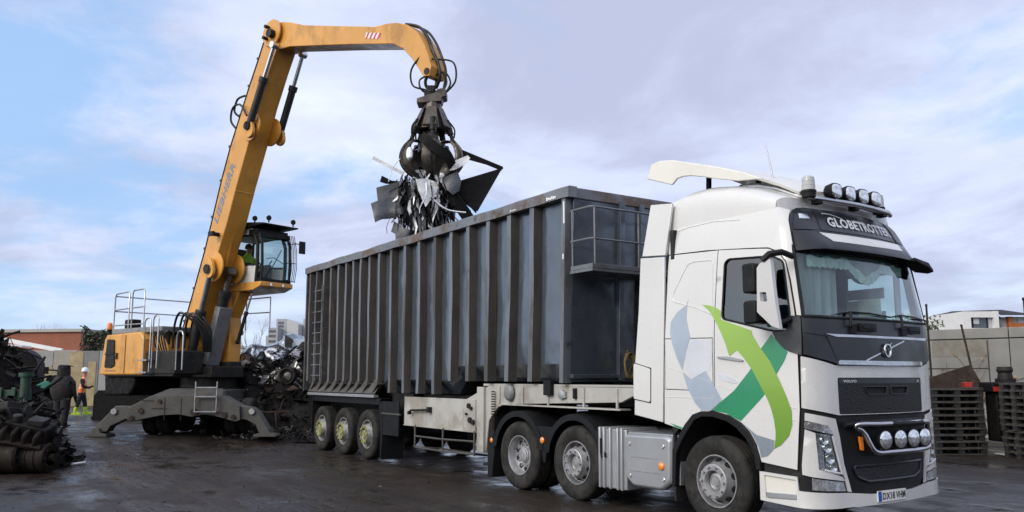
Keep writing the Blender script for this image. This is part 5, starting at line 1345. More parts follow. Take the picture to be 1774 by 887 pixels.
for k in range(6):
    a = math.pi * 2 * (k + .5) / 6; c_, s_ = math.cos(a), math.sin(a)
    mb.add([(c_ * .23 - s_ * .10, s_ * .23 + c_ * .10, 7.78), (c_ * .23 + s_ * .10, s_ * .23 - c_ * .10, 7.78), (c_ * .44 + s_ * .17, s_ * .44 - c_ * .17, 7.30), (c_ * .44 - s_ * .17, s_ * .44 + c_ * .17, 7.30), (c_ * .40 + s_ * .17, s_ * .40 - c_ * .17, 7.26), (c_ * .40 - s_ * .17, s_ * .40 + c_ * .17, 7.26)], [(0, 1, 2, 3), (3, 2, 4, 5)])
gp(mb, 'head_shield', 'grab', smooth=20)
mb = MB(); mb.lathe([(.14, 7.3), (.16, 7.0), (.30, 6.95), (.32, 6.75), (.22, 6.7)], (0, 0, 0), (0, 0, 1), 14); gp(mb, 'centre_post', 'grab')
for k in range(5):
    a = 2 * math.pi * (k / 5) - math.pi / 2 + .12
    rv = Vector((math.cos(a), math.sin(a), 0)); tv = Vector((-math.sin(a), math.cos(a), 0))
    P = lambda r_, z, w=0: rv * r_ + tv * w + Vector((0, 0, z))
    mb = MB(); mb.cyl(P(.33, 7.48), P(.44, 7.15), .07, 12); mb.cyl(P(.44, 7.15), P(.50, 6.98), .045, 10); mb.cyl(P(.50, 6.97, -.1), P(.50, 6.97, .1), .06, 10)
    mb.tube(cr([P(.36, 7.5, .06), P(.50, 7.3, .09), P(.50, 7.1, .07)]), .02, 6)
    gp(mb, 'claw_cylinder', 'darksteel')
    mb = MB(); rings = []
    prof = [(.34, 6.98, .10), (.52, 6.98, .12), (.64, 6.84, .17), (.705, 6.65, .225), (.69, 6.46, .24), (.60, 6.30, .21), (.46, 6.18, .15), (.30, 6.10, .08), (.20, 6.06, .03)]
    pr2 = cr([(p[0], p[1], p[2]) for p in prof], 4)
    for i, p in enumerate(pr2):
        r_, z, w = p; q = []
        for j in range(7):
            u = -1 + j / 3; q.append(P(r_ - .05 * u * u, z, w * u))
        for j in range(6, -1, -1):
            u = -1 + j / 3; q.append(P(r_ - .05 * u * u - .06, z - (.02 if i > 8 else 0) + .01, w * u * .96))
        rings.append(q)
    mb.loft(rings)
    for u in (-.05, .05): mb.loft([[P(p.x + .045 * math.sin(math.pi * i / (len(pr2) - 1)) ** .5, p.y, u - .012), P(p.x + .045 * math.sin(math.pi * i / (len(pr2) - 1)) ** .5, p.y, u + .012), P(p.x - .02, p.y, u + .012), P(p.x - .02, p.y, u - .012)] for i, p in enumerate(pr2)])
    gp(mb, 'claw', 'grab', smooth=40)
mb = MB()
mb.tube(cr([(.02, -.1, 8.5), (.22, -.12, 8.62), (.33, -.1, 8.4), (.22, -.1, 8.12), (.10, -.05, 8.0)]), .022, 6); mb.tube(cr([(-.1, -.1, 8.55), (-.28, -.15, 8.42), (-.26, -.15, 8.22), (-.1, -.1, 8.1)]), .022, 6); mb.tube(cr([(0, .1, 8.6), (.26, .1, 8.7), (.40, .1, 8.45), (.28, .1, 8.2), (.1, .05, 8.0)]), .022, 6)
gp(mb, 'grab_hose', 'hose', smooth=60)
GM = Matrix.Translation((GX, GY, 0)) @ Matrix.Rotation(SITE_RZ, 4, 'Z')
def piece(name, label, mb, mats, cat, group=None, **k):
    """a scrap piece of its own: its origin moved into its own middle"""
    c = sum(mb.v, Vector()) / len(mb.v)
    mb.xf(lambda v: v - c)
    o = mb.build(name, [M[m_] if isinstance(m_, str) else m_ for m_ in (mats if isinstance(mats, list) else [mats])], None, **k)
    o.matrix_world = GM @ Matrix.Translation(c)
    o.location = (GM @ Matrix.Translation(c)).translation; o.rotation_euler = (0, 0, SITE_RZ)
    return tag(o, label, cat, group)
def sheet(pts, y0, y1, th=.012, bend=.05, seed=1, n=7):
    """a crumpled sheet with the outline pts (x, z), lying between depths y0 and y1"""
    mb = MB(); xs = [p[0] for p in pts]
    def fn(a, b_, o_):
        t = (a - min(xs)) / (max(xs) - min(xs) + 1e-6)
        return Vector((a, y0 + (y1 - y0) * t + bend * noise.noise(Vector((a * 3.1 + seed, b_ * 3.1, seed))) + o_, b_))
    return patch(mb, pts, fn, 0, th, grid=.09, step=.06)
GRP = 'scrap pieces held in the grab'
mb = MB(); patch(mb, [(1.60, 6.40), (1.57, 6.34), (1.05, 5.38), (.98, 5.40), (.30, 5.90), (.40, 6.02)], lambda a, b_, o_: Vector((a, -.05 - .25 * a * 0 + .1 * (b_ - 6) + o_, b_)), 0, .02, grid=.2)
mb.bar((.55, -.12, 6.80), (1.60, -.02, 6.38), .10, .03, up=(0, 1, 0)); mb.loft([[Vector((.55, -.14, 6.84)), Vector((.55, -.14, 6.66)), Vector((.55, .1, 6.70))], [Vector((1.62, -.03, 6.41)), Vector((1.62, -.03, 6.37)), Vector((1.6, .02, 6.38))]])
mb.bar((1.02, -.08, 5.36), (.62, -.10, 5.80), .05, .03); mb.bar((.90, -.1, 5.38), (.50, -.12, 5.9), .03, .02)
piece('folded_sheet', 'large black triangular folded sheet jutting out of the grab on the lorry side', mb, 'scrapblk', 'scrap', GRP, smooth=20)
piece('torn_sheet', 'white torn sheet hanging in the middle below the claws', sheet([(-.28, 5.98), (-.05, 6.02), (.10, 5.98), (.20, 5.86), (.14, 5.62), (.02, 5.52), (-.06, 5.38), (-.14, 5.55), (-.22, 5.74)], -.62, -.50, seed=2, bend=.1), 'scrapwhite', 'scrap', GRP)
piece('flat_offcut', 'dark grey flat panel sticking out towards the machine, upper one of two', sheet([(-1.18, 5.86), (-.62, 6.05), (-.50, 6.0), (-.55, 5.72), (-.72, 5.68), (-1.14, 5.52)], -.35, -.2, seed=3, th=.03), 'scrapgrey', 'scrap', GRP)
piece('curled_offcut', 'pale grey curled panel sticking out below the dark grey flat one', sheet([(-1.27, 5.48), (-.98, 5.62), (-.62, 5.76), (-.50, 5.55), (-.55, 5.30), (-.74, 5.20), (-1.02, 5.14), (-1.16, 5.05), (-1.2, 5.2)], -.5, -.25, seed=5, bend=.16), 'scrapgrey', 'scrap', GRP)
piece('black_offcut', 'small black pointed offcut poking out just above the flat grey panel', sheet([(-1.12, 6.02), (-1.08, 6.16), (-.86, 6.05), (-.62, 6.04), (-.6, 5.95), (-1.0, 5.98)], -.3, -.2, seed=6), 'scrapblk', 'scrap', GRP)
mb = MB(); mb.bar((-1.28, -.3, 6.56), (-.60, -.2, 6.22), .075, .012, up=(0, 1, 0)); mb.bar((-1.27, -.285, 6.59), (-.59, -.185, 6.25), .012, .04, up=(0, 1, 0))
piece('channel_strip', 'thin straight pale channel strip pointing up and away from the claws', mb, 'scrapwhite', 'scrap', GRP)
piece('paddle_blade', 'white paddle-shaped blade clamped between claw and black triangular sheet', sheet([(.42, 6.26), (.58, 6.44), (.84, 6.56), (.90, 6.50), (.78, 6.34), (.55, 6.22), (.46, 6.20)], -.55, -.5, seed=8, bend=.03), 'scrapwhite', 'scrap', GRP)
piece('grey_tray', 'crumpled grey tray just under the white paddle-shaped blade', sheet([(.28, 6.05), (.62, 6.22), (.70, 6.0), (.66, 5.80), (.52, 5.68), (.40, 5.78)], -.5, -.35, seed=9, bend=.12), 'scrapgrey', 'scrap', GRP)
mb = MB(); mb.bar((.30, -.35, 6.0), (.92, -.25, 5.10), .26, .05, up=(0, 1, 0)); mb.bar((.42, -.38, 6.0), (1.02, -.28, 5.12), .03, .08, up=(0, 1, 0))
piece('dark_beam', 'long dark metal beam slanting down to the trailer rim', mb, 'scrapblk', 'scrap', GRP)
mb = MB(); rings = []
for p in cr([(-.18, -.70, 6.98), (0, -.80, 6.80), (.22, -.82, 6.62), (.42, -.78, 6.48), (.52, -.70, 6.28)], 5): rings.append([p + Vector((-.07, 0, -.10)), p + Vector((.07, -.01, .07)), p + Vector((.075, .02, .07)), p + Vector((-.065, .03, -.10))])
mb.loft(rings); piece('rubber_belt', 'black belt draped across the front claws', mb, 'scrapblk', 'scrap', GRP)
mb = MB(); mb.sphere((-.42, -.66, 6.55), .11, 12, sc=(.7, .3, 1.5)); piece('pale_tube', 'pale oval tube end showing between two claws', mb, 'scrapalu', 'scrap', GRP)
mb = MB(); mb.tube(cr([(-.92, -.3, 6.02), (-.85, -.3, 6.30), (-.62, -.3, 6.58), (-.3, -.3, 6.75), (-.1, -.2, 6.78)]), .009, 5); piece('bent_wire', 'hair-thin wire arching out above the pale channel strip', mb, 'scrapalu', 'scrap', GRP)
mb = MB(); mb.tube(cr([(.1, -.6, 5.55), (.4, -.62, 5.32), (.75, -.6, 5.26), (.82, -.6, 5.26)]), .022, 6); piece('bent_rod', 'short bright bent rod lying across the strips', mb, 'scrapalu', 'scrap', GRP)
piece('ragged_plate', 'ragged dark plate dangling lowest, just over the trailer rim', sheet([(-.78, 5.12), (-.60, 5.0), (-.42, 4.92), (-.35, 4.70), (-.5, 4.6), (-.72, 4.62), (-.74, 4.82), (-.84, 4.88)], -.4, -.3, seed=11, bend=.12), 'scrapgrey', 'scrap', GRP)
# tangle of shredded strips below the claws
rg = random.Random(21); mb = MB()
for k in range(400):
    a = rg.uniform(0, 6.28); r_ = .66 * math.sqrt(rg.random())
    x, y = r_ * math.cos(a) - .12, r_ * math.sin(a) * .8
    z = rg.uniform(5.55, 6.25); ln = rg.uniform(.5, 1.25); n = 9
    w = rg.uniform(.012, .055); tw = rg.uniform(-3, 3); ph = rg.uniform(0, 6.28); dx, dy = rg.uniform(-.22, .22), rg.uniform(-.2, .2)
    if rg.random() < .2: dx *= 2.6; ln *= .5
    rings = []
    wx, wf = rg.uniform(.0, .09), rg.uniform(4, 10)
    for i in range(n):
        t = i / (n - 1); c = Vector((x + dx * t + wx * math.sin(wf * t + ph), y + dy * t + wx * math.cos(wf * t), max(4.2, z - ln * t)))
        u = Vector((math.cos(ph + tw * t), math.sin(ph + tw * t), .15)) * w * (1 - .4 * t)
        rings.append([c - u, c + u])
    mb.loft(rings, mat=rg.choices([0, 1, 2, 3], [6, 3, 1.3, 1.7])[0], ring_closed=False, caps=False)
i0 = len(mb.v)
mb.sphere((-.08, .05, 5.55), .42, 16, mat=0, sc=(1, .8, 1.5)); mb.xf(lambda v: v + Vector((noise.noise(v * 3), noise.noise(v * 3 + Vector((5, 0, 0))), noise.noise(v * 3 + Vector((0, 9, 0))))) * .22, i0)  # dark core added inside the tangle to keep light from passing through
for k in range(60):
    x, y, z = rg.gauss(-.1, .3), rg.gauss(0, .25), rg.uniform(5.3, 6.3)
    s_ = rg.uniform(.05, .16); q = [Vector((x, y, z)) + Vector((rg.uniform(-1, 1), rg.uniform(-1, 1), rg.uniform(-1, 1))) * s_ for _ in range(4)]
    mb.add(q, [(0, 1, 2), (0, 2, 3), (1, 2, 3)], rg.choices([0, 1, 2, 3], [5, 3, 1, 1.5])[0])
o = mb.build('shredded_strips', [M['scrapblk'], M['scrapgrey'], M['scrapwhite'], M['scrapalu']], None, smooth=60)
o.location = (GX, GY, 0); o.rotation_euler = (0, 0, SITE_RZ)
tag(o, 'tangle of shredded black and silver metal strips hanging from the claws', 'scrap strips', kind='stuff')
# ---------------------------------------------------------------- people
def body(name, label, loc, rz, joints, bones, radii, colour, mats, root=0, sub=2, cat='person', scale=1.0):
    """one continuous figure grown over a skeleton; colour(face centre) -> material index"""
    me = bpy.data.meshes.new(name); me.from_pydata([tuple(Vector(j) * scale) for j in joints], bones, [])
    o = bpy.data.objects.new(name, me); COL.objects.link(o)
    sk_ = o.modifiers.new('skin', 'SKIN'); sk_.use_smooth_shade = True; sk_.branch_smoothing = .6
    ss = o.modifiers.new('sub', 'SUBSURF'); ss.levels = sub; ss.render_levels = sub
    for i, v in enumerate(me.skin_vertices[0].data):
        r_ = radii[i]; v.radius = (r_[0] * scale, r_[1] * scale) if isinstance(r_, tuple) else (r_ * scale, r_ * scale); v.use_root = i == root
    dg = bpy.context.evaluated_depsgraph_get(); nm = bpy.data.meshes.new_from_object(o.evaluated_get(dg))
    o.modifiers.clear(); o.data = nm
    nm.materials.clear()
    for m_ in mats: nm.materials.append(m_)
    for p in nm.polygons: p.material_index = colour(p.center / scale); p.use_smooth = True
    o.location = loc; o.rotation_euler = (0, 0, rz)
    return tag(o, label, cat)
# joints of a standing adult, facing +x, feet at z 0
def stand(la=.12, lb=-.16, arms='down', lean_=0.0):
    J = [(0, 0, .98), (lean_ * .5, 0, 1.22), (lean_, 0, 1.42), (lean_ + .01, 0, 1.52), (lean_ + .03, 0, 1.64), (lean_ + .03, 0, 1.76)]
    Bn = [(0, 1), (1, 2), (2, 3), (3, 4), (4, 5)]
    Rr = [(.16, .135), (.145, .13), (.165, .12), .062, (.085, .095), (.075, .08)]
    for s_, l_ in ((1, la), (-1, lb)):
        n0 = len(J)
        J += [(.0, s_ * .10, .90), (l_ * .55 + .02, s_ * .11, .50), (l_, s_ * .11, .10), (l_ + .16, s_ * .12, .045)]
        Bn += [(0, n0), (n0, n0 + 1), (n0 + 1, n0 + 2), (n0 + 2, n0 + 3)]; Rr += [(.105, .11), .075, .06, (.05, .045)]
        n0 = len(J)
        if arms == 'down': a = [(lean_, s_ * .19, 1.40), (lean_ - .02, s_ * .25, 1.13), (lean_ + .08, s_ * .25, .90), (lean_ + .11, s_ * .24, .82)]
        else: a = [(lean_, s_ * .19, 1.40), (lean_ + .02, s_ * .25, 1.14), (lean_ + .20, s_ * .17, 1.08), (lean_ + .26, s_ * .13, 1.10)]
        J += a; Bn += [(2, n0), (n0, n0 + 1), (n0 + 1, n0 + 2), (n0 + 2, n0 + 3)]; Rr += [(.085, .08), .058, .045, .04]
    return J, Bn, Rr
def fingers(parent, base, dirv, side, m_):
    mb = MB(); b_ = Vector(base); d_ = Vector(dirv).normalized(); s_ = Vector(side).normalized(); n_ = d_.cross(s_)
    mb.sphere(b_ + d_ * .03, .042, 8, sc=(1, 1, .8))
    for k, l_ in enumerate((.062, .075, .07, .055)):
        p0 = b_ + d_ * .06 + s_ * (.028 - k * .019); mb.tube(cr([p0, p0 + d_ * l_ * .55 + n_ * .008, p0 + d_ * l_ * .95 + n_ * .03], 3), [.010] * 6 + [.007], 6)
    p0 = b_ + d_ * .02 + s_ * .04; mb.tube([p0, p0 + d_ * .03 + s_ * .025, p0 + d_ * .06 + s_ * .025], [.012, .011, .008], 6)
    return mb.build('hand', m_, parent, smooth=60)
J, Bn, Rr = stand(.17, -.20, 'fwd', .03)
Rr = [tuple(x * 1.22 for x in r_) if isinstance(r_, tuple) else r_ * 1.22 for r_ in Rr]; Rr[3] = .07; Rr[4] = (.09, .10); Rr[5] = (.08, .085)
def wcol(c):
    if c.z > 1.56: return 0
    if c.z > 1.50 and c.x > .05: return 0
    if c.z > .90 and abs(c.y) < .215 and c.x < .24: return 2 if abs(abs(c.y) - .12) < .022 or abs(c.z - 1.08) < .025 else 1
    if c.z < .32: return 4
    if abs(c.y) > .16 and c.z > .9: return 3
    return 3
wl = site((150 - 887) / 1440.8 * 33.2, 33.2)
W1 = body('worker', 'worker in orange hi-vis vest, white helmet and lime boots walking by the machine', (wl.x, wl.y, .24), SITE_RZ + R(20), J, Bn, Rr, wcol, [M['skin'], M['hivis'], M['hivisband'], M['navy'], M['limeboot']], scale=.985)
mb = MB(); mb.lathe([(.135, 1.70), (.128, 1.76), (.10, 1.83), (.05, 1.865), (0, 1.872)], (.06, 0, 0), (0, 0, 1), 18); mb.sphere((.16, 0, 1.705), .09, 10, sc=(1, .95, .12)); mb.build('helmet', M['helmet'], W1)
mb = MB(); mb.sphere((.135, 0, 1.625), .022, 8); mb.sphere((.115, .032, 1.66), .012, 6, mat=1); mb.sphere((.115, -.032, 1.66), .012, 6, mat=1); mb.bar((.118, -.025, 1.585), (.118, .025, 1.585), .012, .01, mat=1); mb.sphere((.03, .09, 1.64), .025, 6, sc=(.7, .4, 1)); mb.sphere((.03, -.09, 1.64), .025, 6, sc=(.7, .4, 1)); mb.build('face', [M['skin'], M['void']], W1)
for s_ in (1, -1): fingers(W1, (.28, s_ * .13, 1.09), (.8, 0, .3), (0, -s_, .4), M['navy'])
for s_, l_ in ((1, .17), (-1, -.20)):
    mb = MB(); mb.loft([[Vector((l_ + x, s_ * .115 + y * w_, z)) for x, y in ((-.10, -1), (.10, -1), (.22, -.7), (.22, .7), (.10, 1), (-.10, 1))] for z, w_ in ((.0, .06), (.05, .06), (.09, .045))]); mb.build('boot', M['limeboot'], W1, bevel=.01)
# dark figure standing with their back turned
J2, B2, R2 = stand(.05, -.06, 'down', .02)
R2 = [tuple(x * 1.3 for x in r_) if isinstance(r_, tuple) else r_ * 1.25 for r_ in R2]
J2 = [(x, y * (1.5 if abs(y) > .15 else 1.25), z) for x, y, z in J2]
R2 = [tuple(x * 1.25 for x in r_) if isinstance(r_, tuple) else (r_ * 1.45 if 6 <= i < 10 or 14 <= i < 18 else r_) for i, r_ in enumerate(R2)]
R2[0] = (.28, .26); R2[1] = (.33, .28); R2[2] = (.30, .26); R2[3] = (.15, .17); R2[4] = (.15, .16); R2[5] = (.13, .14)
dl = site((117 - 887) / 1440.8 * 25.8, 25.8)
W2 = body('bystander', 'person in baggy black coat and trousers seen from behind near the dark scrap', (dl.x, dl.y, .2), SITE_RZ + R(80), J2, B2, R2, lambda c: 0, [M['darkcloth']], scale=1.0)
mb = MB(); mb.lathe([(.27, .84), (.35, .95), (.39, 1.14), (.38, 1.34), (.30, 1.48), (.19, 1.58)], (0, 0, 0), (0, 0, 1), 20); mb.xf(lambda v: Vector((v.x * .72, v.y * .97 + .01 * math.sin(v.z * 20 + v.x * 9), v.z))); mb.build('coat', M['darkcloth'], W2, smooth=60)
mb = MB(); rings = []
for z, w_, d_ in ((1.50, .20, .17), (1.62, .19, .19), (1.76, .175, .19), (1.86, .17, .18), (1.885, .12, .12)):
    rings.append([Vector((.0 + d_ * math.cos(t), w_ * math.sin(t), z + .012 * math.sin(3 * t))) for t in [2 * math.pi * i / 16 for i in range(16)]])
mb.loft(rings); mb.loft([[Vector((-.05, -.13, 1.86)), Vector((.10, -.13, 1.86)), Vector((.10, -.13, 1.88)), Vector((-.05, -.13, 1.88))], [Vector((-.02, -.28, 1.835)), Vector((.07, -.28, 1.835)), Vector((.07, -.28, 1.85)), Vector((-.02, -.28, 1.85))]]); mb.build('hood', M['darkcloth'], W2, smooth=60)
for s_ in (1, -1): fingers(W2, (.12, s_ * .36, .84), (.2, 0, -1), (1, 0, 0), M['darkcloth'])
# operator in the machine cab (seated)
JO = [(0, 0, .52), (.0, 0, .76), (.02, 0, .98), (.04, 0, 1.08), (.07, 0, 1.20), (.07, 0, 1.31), (.05, .10, .50), (.46, .12, .52), (.52, .12, .1), (.66, .12, .06), (.05, -.10, .50), (.46, -.12, .52), (.52, -.12, .1), (.66, -.12, .06), (.02, .20, .97), (.05, .27, .72), (.32, .26, .68), (.40, .25, .70), (.02, -.20, .97), (.05, -.27, .72), (.32, -.26, .68), (.40, -.25, .70)]
BO = [(0, 1), (1, 2), (2, 3), (3, 4), (4, 5), (0, 6), (6, 7), (7, 8), (8, 9), (0, 10), (10, 11), (11, 12), (12, 13), (2, 14), (14, 15), (15, 16), (16, 17), (2, 18), (18, 19), (19, 20), (20, 21)]
RO = [(.17, .14), (.16, .14), (.17, .13), .062, (.088, .098), (.078, .085), .10, .08, .06, .045, .10, .08, .06, .045, .085, .06, .045, .04, .085, .06, .045, .04]
ow = Matrix.Translation((UX, UY, UZ)) @ Matrix.Rotation(R(17.72), 4, 'Z') @ Vector((.18, .95, 4.02))
W3 = body('operator', 'machine operator in yellow jacket sitting inside the raised cab', ow, R(17.72), JO, BO, RO, lambda c: 0 if c.z > 1.10 else (1 if c.z > .55 else 2), [M['skin'], M['limeboot'], M['navy']], scale=.98)
mb = MB(); mb.lathe([(.115, 1.22), (.11, 1.29), (.08, 1.35), (0, 1.38)], (.05, 0, 0), (0, 0, 1), 14); mb.build('hair', M['darkcloth'], W3)
mb = MB(); mb.sphere((.172, 0, 1.19), .02, 8); mb.sphere((.155, .03, 1.22), .012, 6, mat=1); mb.sphere((.155, -.03, 1.22), .012, 6, mat=1); mb.bar((.155, -.02, 1.145), (.155, .02, 1.145), .01, .01, mat=1); mb.build('face', [M['skin'], M['void']], W3)
for s_ in (1, -1): fingers(W3, (.40, s_ * .25, .68), (1, 0, .1), (0, -s_, .2), M['skin'])
# ---------------------------------------------------------------- pallets and the right-hand wall
def make_pallet():
    """0.8 m x 1.2 m entry pallet, x along the boards seen in the picture"""
    p = thing('pallet', 'pallet', 'pallet')
    mb = MB()
    for y in (-.36, -.18, 0, .18, .36): mb.box((0, y, .133), (1.2, .13, .022))
    for x in (-.53, 0, .53): mb.box((x, 0, .111), (.13, .8, .020))
    mb.build('top_deck', [M['timberedge']], p)
    mb = MB()
    for x in (-.53, 0, .53):
        for y in (-.34, 0, .34): mb.box((x, y, .062), (.14, .12, .078))
    mb.build('block', M['timber'], p)
    mb = MB()
    for y in (-.34, 0, .34): mb.box((0, y, .011), (1.2, .11, .022))
    mb.build('bottom_board', M['timberedge'], p)
    return p
proto = make_pallet(); first = True
rp_ = random.Random(5)
ORD = ['lowest', 'second from bottom', 'third from bottom', 'fourth from bottom', 'fifth from bottom', 'sixth from bottom', 'seventh from bottom', 'eighth from bottom', 'ninth from bottom', 'tenth from bottom', 'top']
STK = [((1640 - 887) / 1440.8 * 19.0, 19.2, 10, SITE_RZ + R(4), 'in the stack beside the lorry front', 'pallets stacked beside the lorry front', 0),
       ((1792 - 887) / 1440.8 * 18.0, 18.1, 11, SITE_RZ + R(10), 'in the stack at the edge of the view', 'pallets stacked at the edge of the view', 0)]
tops = []
for a, d, n, rz, where, grp, z0 in STK:
    for k in range(n):
        c = site(a, d)
        o = proto if first else dup(proto)
        first = False
        o.location = (c.x + rp_.uniform(-.02, .02), c.y + rp_.uniform(-.02, .02), z0 + k * .1445 + zg(c.x, c.y) * .5)
        o.rotation_euler = (0, 0, rz + R(rp_.uniform(-1.6, 1.6)))
        o['label'] = ('topmost' if k == n - 1 else ORD[k]) + ' pallet of dark timber ' + where
        o['group'] = grp
    tops.append((a, d, z0 + n * .1445))
def put(name, label, cat, mb, mats, a, d, z, rz=0, bevel=.01, group=None, parent=None):
    o = mb.build(name, [M[m_] if isinstance(m_, str) else m_ for m_ in (mats if isinstance(mats, list) else [mats])], parent, bevel=bevel)
    c = site(a, d, z); o.location = c; o.rotation_euler = (0, 0, SITE_RZ + rz)
    return tag(o, label, cat, group)
a1, d1, z1 = tops[0]; a2, d2, z2 = tops[1]
mb = MB(); mb.bx(-.12, .36, -.1, .1, 0, .03); put('loose_board', 'pale loose board lying on the pallets next to the lorry', 'board', mb, 'timberedge', a1 + .35, d1 - .2, z1 + .002)
mb = MB(); mb.prism([(-.08, 0), (.08, 0), (.09, .12), (-.09, .12)], lambda a, b_, t: Vector((a, t, b_)), -.08, .08); put('red_crate', 'small red plastic crate on the pallets next to the lorry', 'crate', mb, 'redplastic', a1 + .42, d1 - .1, z1 + .033)
# dark machine part between the stacks
t = thing('hydraulic_unit', 'black hydraulic unit with round top lamp between the pallet stacks', 'machine part', site(11.15, 18.8), SITE_RZ)
mb = MB(); mb.bx(-.55, .75, -.25, .3, 1.38, 1.60); mb.bx(-.45, -.1, -.2, .25, .3, 1.38); mb.bar((-.3, -.1, .9), (.5, -.1, .35), .22); mb.bar((-.25, -.12, .6), (.55, -.12, .2), .12); mb.bx(.4, .7, -.2, .25, 0, 1.38); mb.build('frame', M['oily'], t, bevel=.03)
mb = MB(); mb.bx(-.25, .05, -.15, .15, 1.60, 1.68); mb.lathe([(.16, 1.68), (.14, 1.80), (.17, 1.86), (.15, 1.94), (0, 1.95)], (-.1, 0, 0), (0, 0, 1), 14); mb.build('cap', M['darksteel'], t)
mb = MB(); mb.bx(-.53, -.25, -.27, -.252, 1.40, 1.50); mb.build('marker_plate', M['redplastic'], t)
mb = MB(); mb.bx(.55, 1.1, -.30, -.28, 1.40, 1.50); mb.build('number_panel', M['reflwhite'], t)
mb = MB(); mb.bx(-.42, .42, -.2, .2, 0, .03); put('pale_slab', 'pale flat slab on the ground between the pallet stacks', 'slab', mb, 'conc2', 11.1, 18.6, .02)
mb = MB(); mb.prism([(-.95, -.12), (-.9, .02), (.62, .48), (.66, .46), (.92, -.12), (.8, -.2)], lambda a, b_, t: Vector((a, t + .12 * b_, b_)), -.012, .012); put('steel_plate', 'dark rusty steel plate leaning on top of the pallets', 'steel plate', mb, 'rust', 10.2, 19.75, 1.52)
# long wall of concrete panels behind the pallets
def wall_panels(t, x0, x1, w, h, mats, seed=1, th=.25, cap=None, joint_h=None):
    rr = random.Random(seed); x = x0; i = 0
    while x < x1 - .01:
        e = min(x1, x + w); mb = MB()
        if joint_h: mb.bx(x + .012, e - .012, 0, th, 0, joint_h - .015); mb.bx(x + .012, e - .012, .0, th, joint_h + .015, h)
        else: mb.bx(x + .012, e - .012, 0, th, 0, h + rr.uniform(-.02, .02))
        mb.build('wall_panel', [mats[i % len(mats)]], t, bevel=.012); x = e; i += 1
    mb = MB(); mb.bx(x0 + .05, x1 - .05, .05, th - .03, 0, h - .05); mb.build('joint_filling', M['joint'], t)
p0 = site((1560 - 887) / 1440.8 * 25.3, 25.3); p1 = site((1990 - 887) / 1440.8 * 21.2, 21.2)
dv = (p1 - p0)
t = thing('concrete_wall', 'tall grey concrete panel wall with a dark joint line behind the pallets', 'wall', (p0.x, p0.y, 0), math.atan2(dv.y, dv.x))
wall_panels(t, -8, 14, 3.62, 3.10, [M['conc']], 3, joint_h=2.80)
mb = MB(); mb.bx(2.3, 2.33, -.012, .0, 0.2, 2.75); mb.bx(.2, 2.3, -.012, .0, 1.95, 1.975); mb.build('hairline_crack', M['joint'], t)
mb = MB(); mb.bx(.85, 2.35, -.006, .004, 2.30, 2.78); mb.build('render_patch', surf('ochre_render', (.20, .185, .155), .9, var=.2, scale=3, dirt=[((.16, .15, .13), 5, .5, .7)], bump=.01, bscale=14), t)
def creeper(name, label, pts, seed, n=26, h=1.5):
    rr = random.Random(seed); mb = MB(); lf = MB()
    for k in range(n):
        x = pts[0] + (pts[1] - pts[0]) * rr.random(); z = rr.uniform(.4, 1.0); path = [Vector((x, -.04, z))]
        dx = rr.uniform(-.12, .12)
        for i in range(8):
            dx += rr.uniform(-.07, .07); path.append(path[-1] + Vector((dx, rr.uniform(-.03, .02), rr.uniform(.05, .24))))
            if path[-1].z > h + .9: break
        for p in path:
            p.y = min(p.y, -.02)
            if rr.random() < .28:
                s_ = rr.uniform(.03, .07); v_ = Vector((rr.uniform(-1, 1), -.3, rr.uniform(-1, 1))).normalized() * s_; u_ = Vector((v_.z, -.2 * s_, -v_.x))
                lf.add([p - v_, p + u_ * .6, p + v_, p - u_ * .6], [(0, 1, 2, 3)], rr.choice([0, 0, 1]))
        mb.tube(path, [.014 * (1 - .08 * i) for i in range(len(path))], 5)
    o = mb.build(name, M['deadwood'], None); o.location = t.location; o.rotation_euler = t.rotation_euler
    lf.build('leaves', [M['deadleaf'], M['ochreleaf']], o, smooth=0)
    return tag(o, label, 'creeper')
M['deadwood'] = surf('dry_stem', (.10, .075, .055), .9, var=.3, scale=8)
M['deadleaf'] = surf('dull_leaf', (.075, .075, .035), .7, var=.4, scale=6)
M['ochreleaf'] = surf('ochre_leaf', (.38, .20, .03), .7, var=.3, scale=6)
M['leaf'] = surf('green_leaf', (.06, .085, .03), .6, var=.45, scale=2)
M['leaf2'] = surf('pale_green_leaf', (.11, .13, .055), .6, var=.4, scale=2)
M['bark'] = surf('grey_bark', (.12, .105, .09), .9, var=.3, scale=6)
creeper('wall_creeper', 'withered creeper with ochre leaves climbing the concrete wall by the lorry', (.7, 2.4), 3)
def pole(name, label, a0, d0, z0, a1_, d1_, z1_, r_, mat):
    mb = MB(); p, q = site(a0, d0, z0), site(a1_, d1_, z1_); mb.cyl(Vector(), q - p, r_, 8); mb.sphere(q - p, r_ * 1.3, 8)
    o = mb.build(name, M[mat]); o.location = p; return tag(o, label, 'pole')
pole('rusty_pole', 'thin rusty red pole leaning against the concrete wall', (1696 - 887) / 1440.8 * 22.5, 22.5, .2, (1665 - 887) / 1440.8 * 22.9, 22.9, 3.12, .03, 'rust')
pole('dark_pole', 'thin dark upright pole at the wall beside the lorry screen', (1608 - 887) / 1440.8 * 24.0, 24.0, 0, (1606.5 - 887) / 1440.8 * 24.0, 24.0, 3.78, .03, 'darksteel')
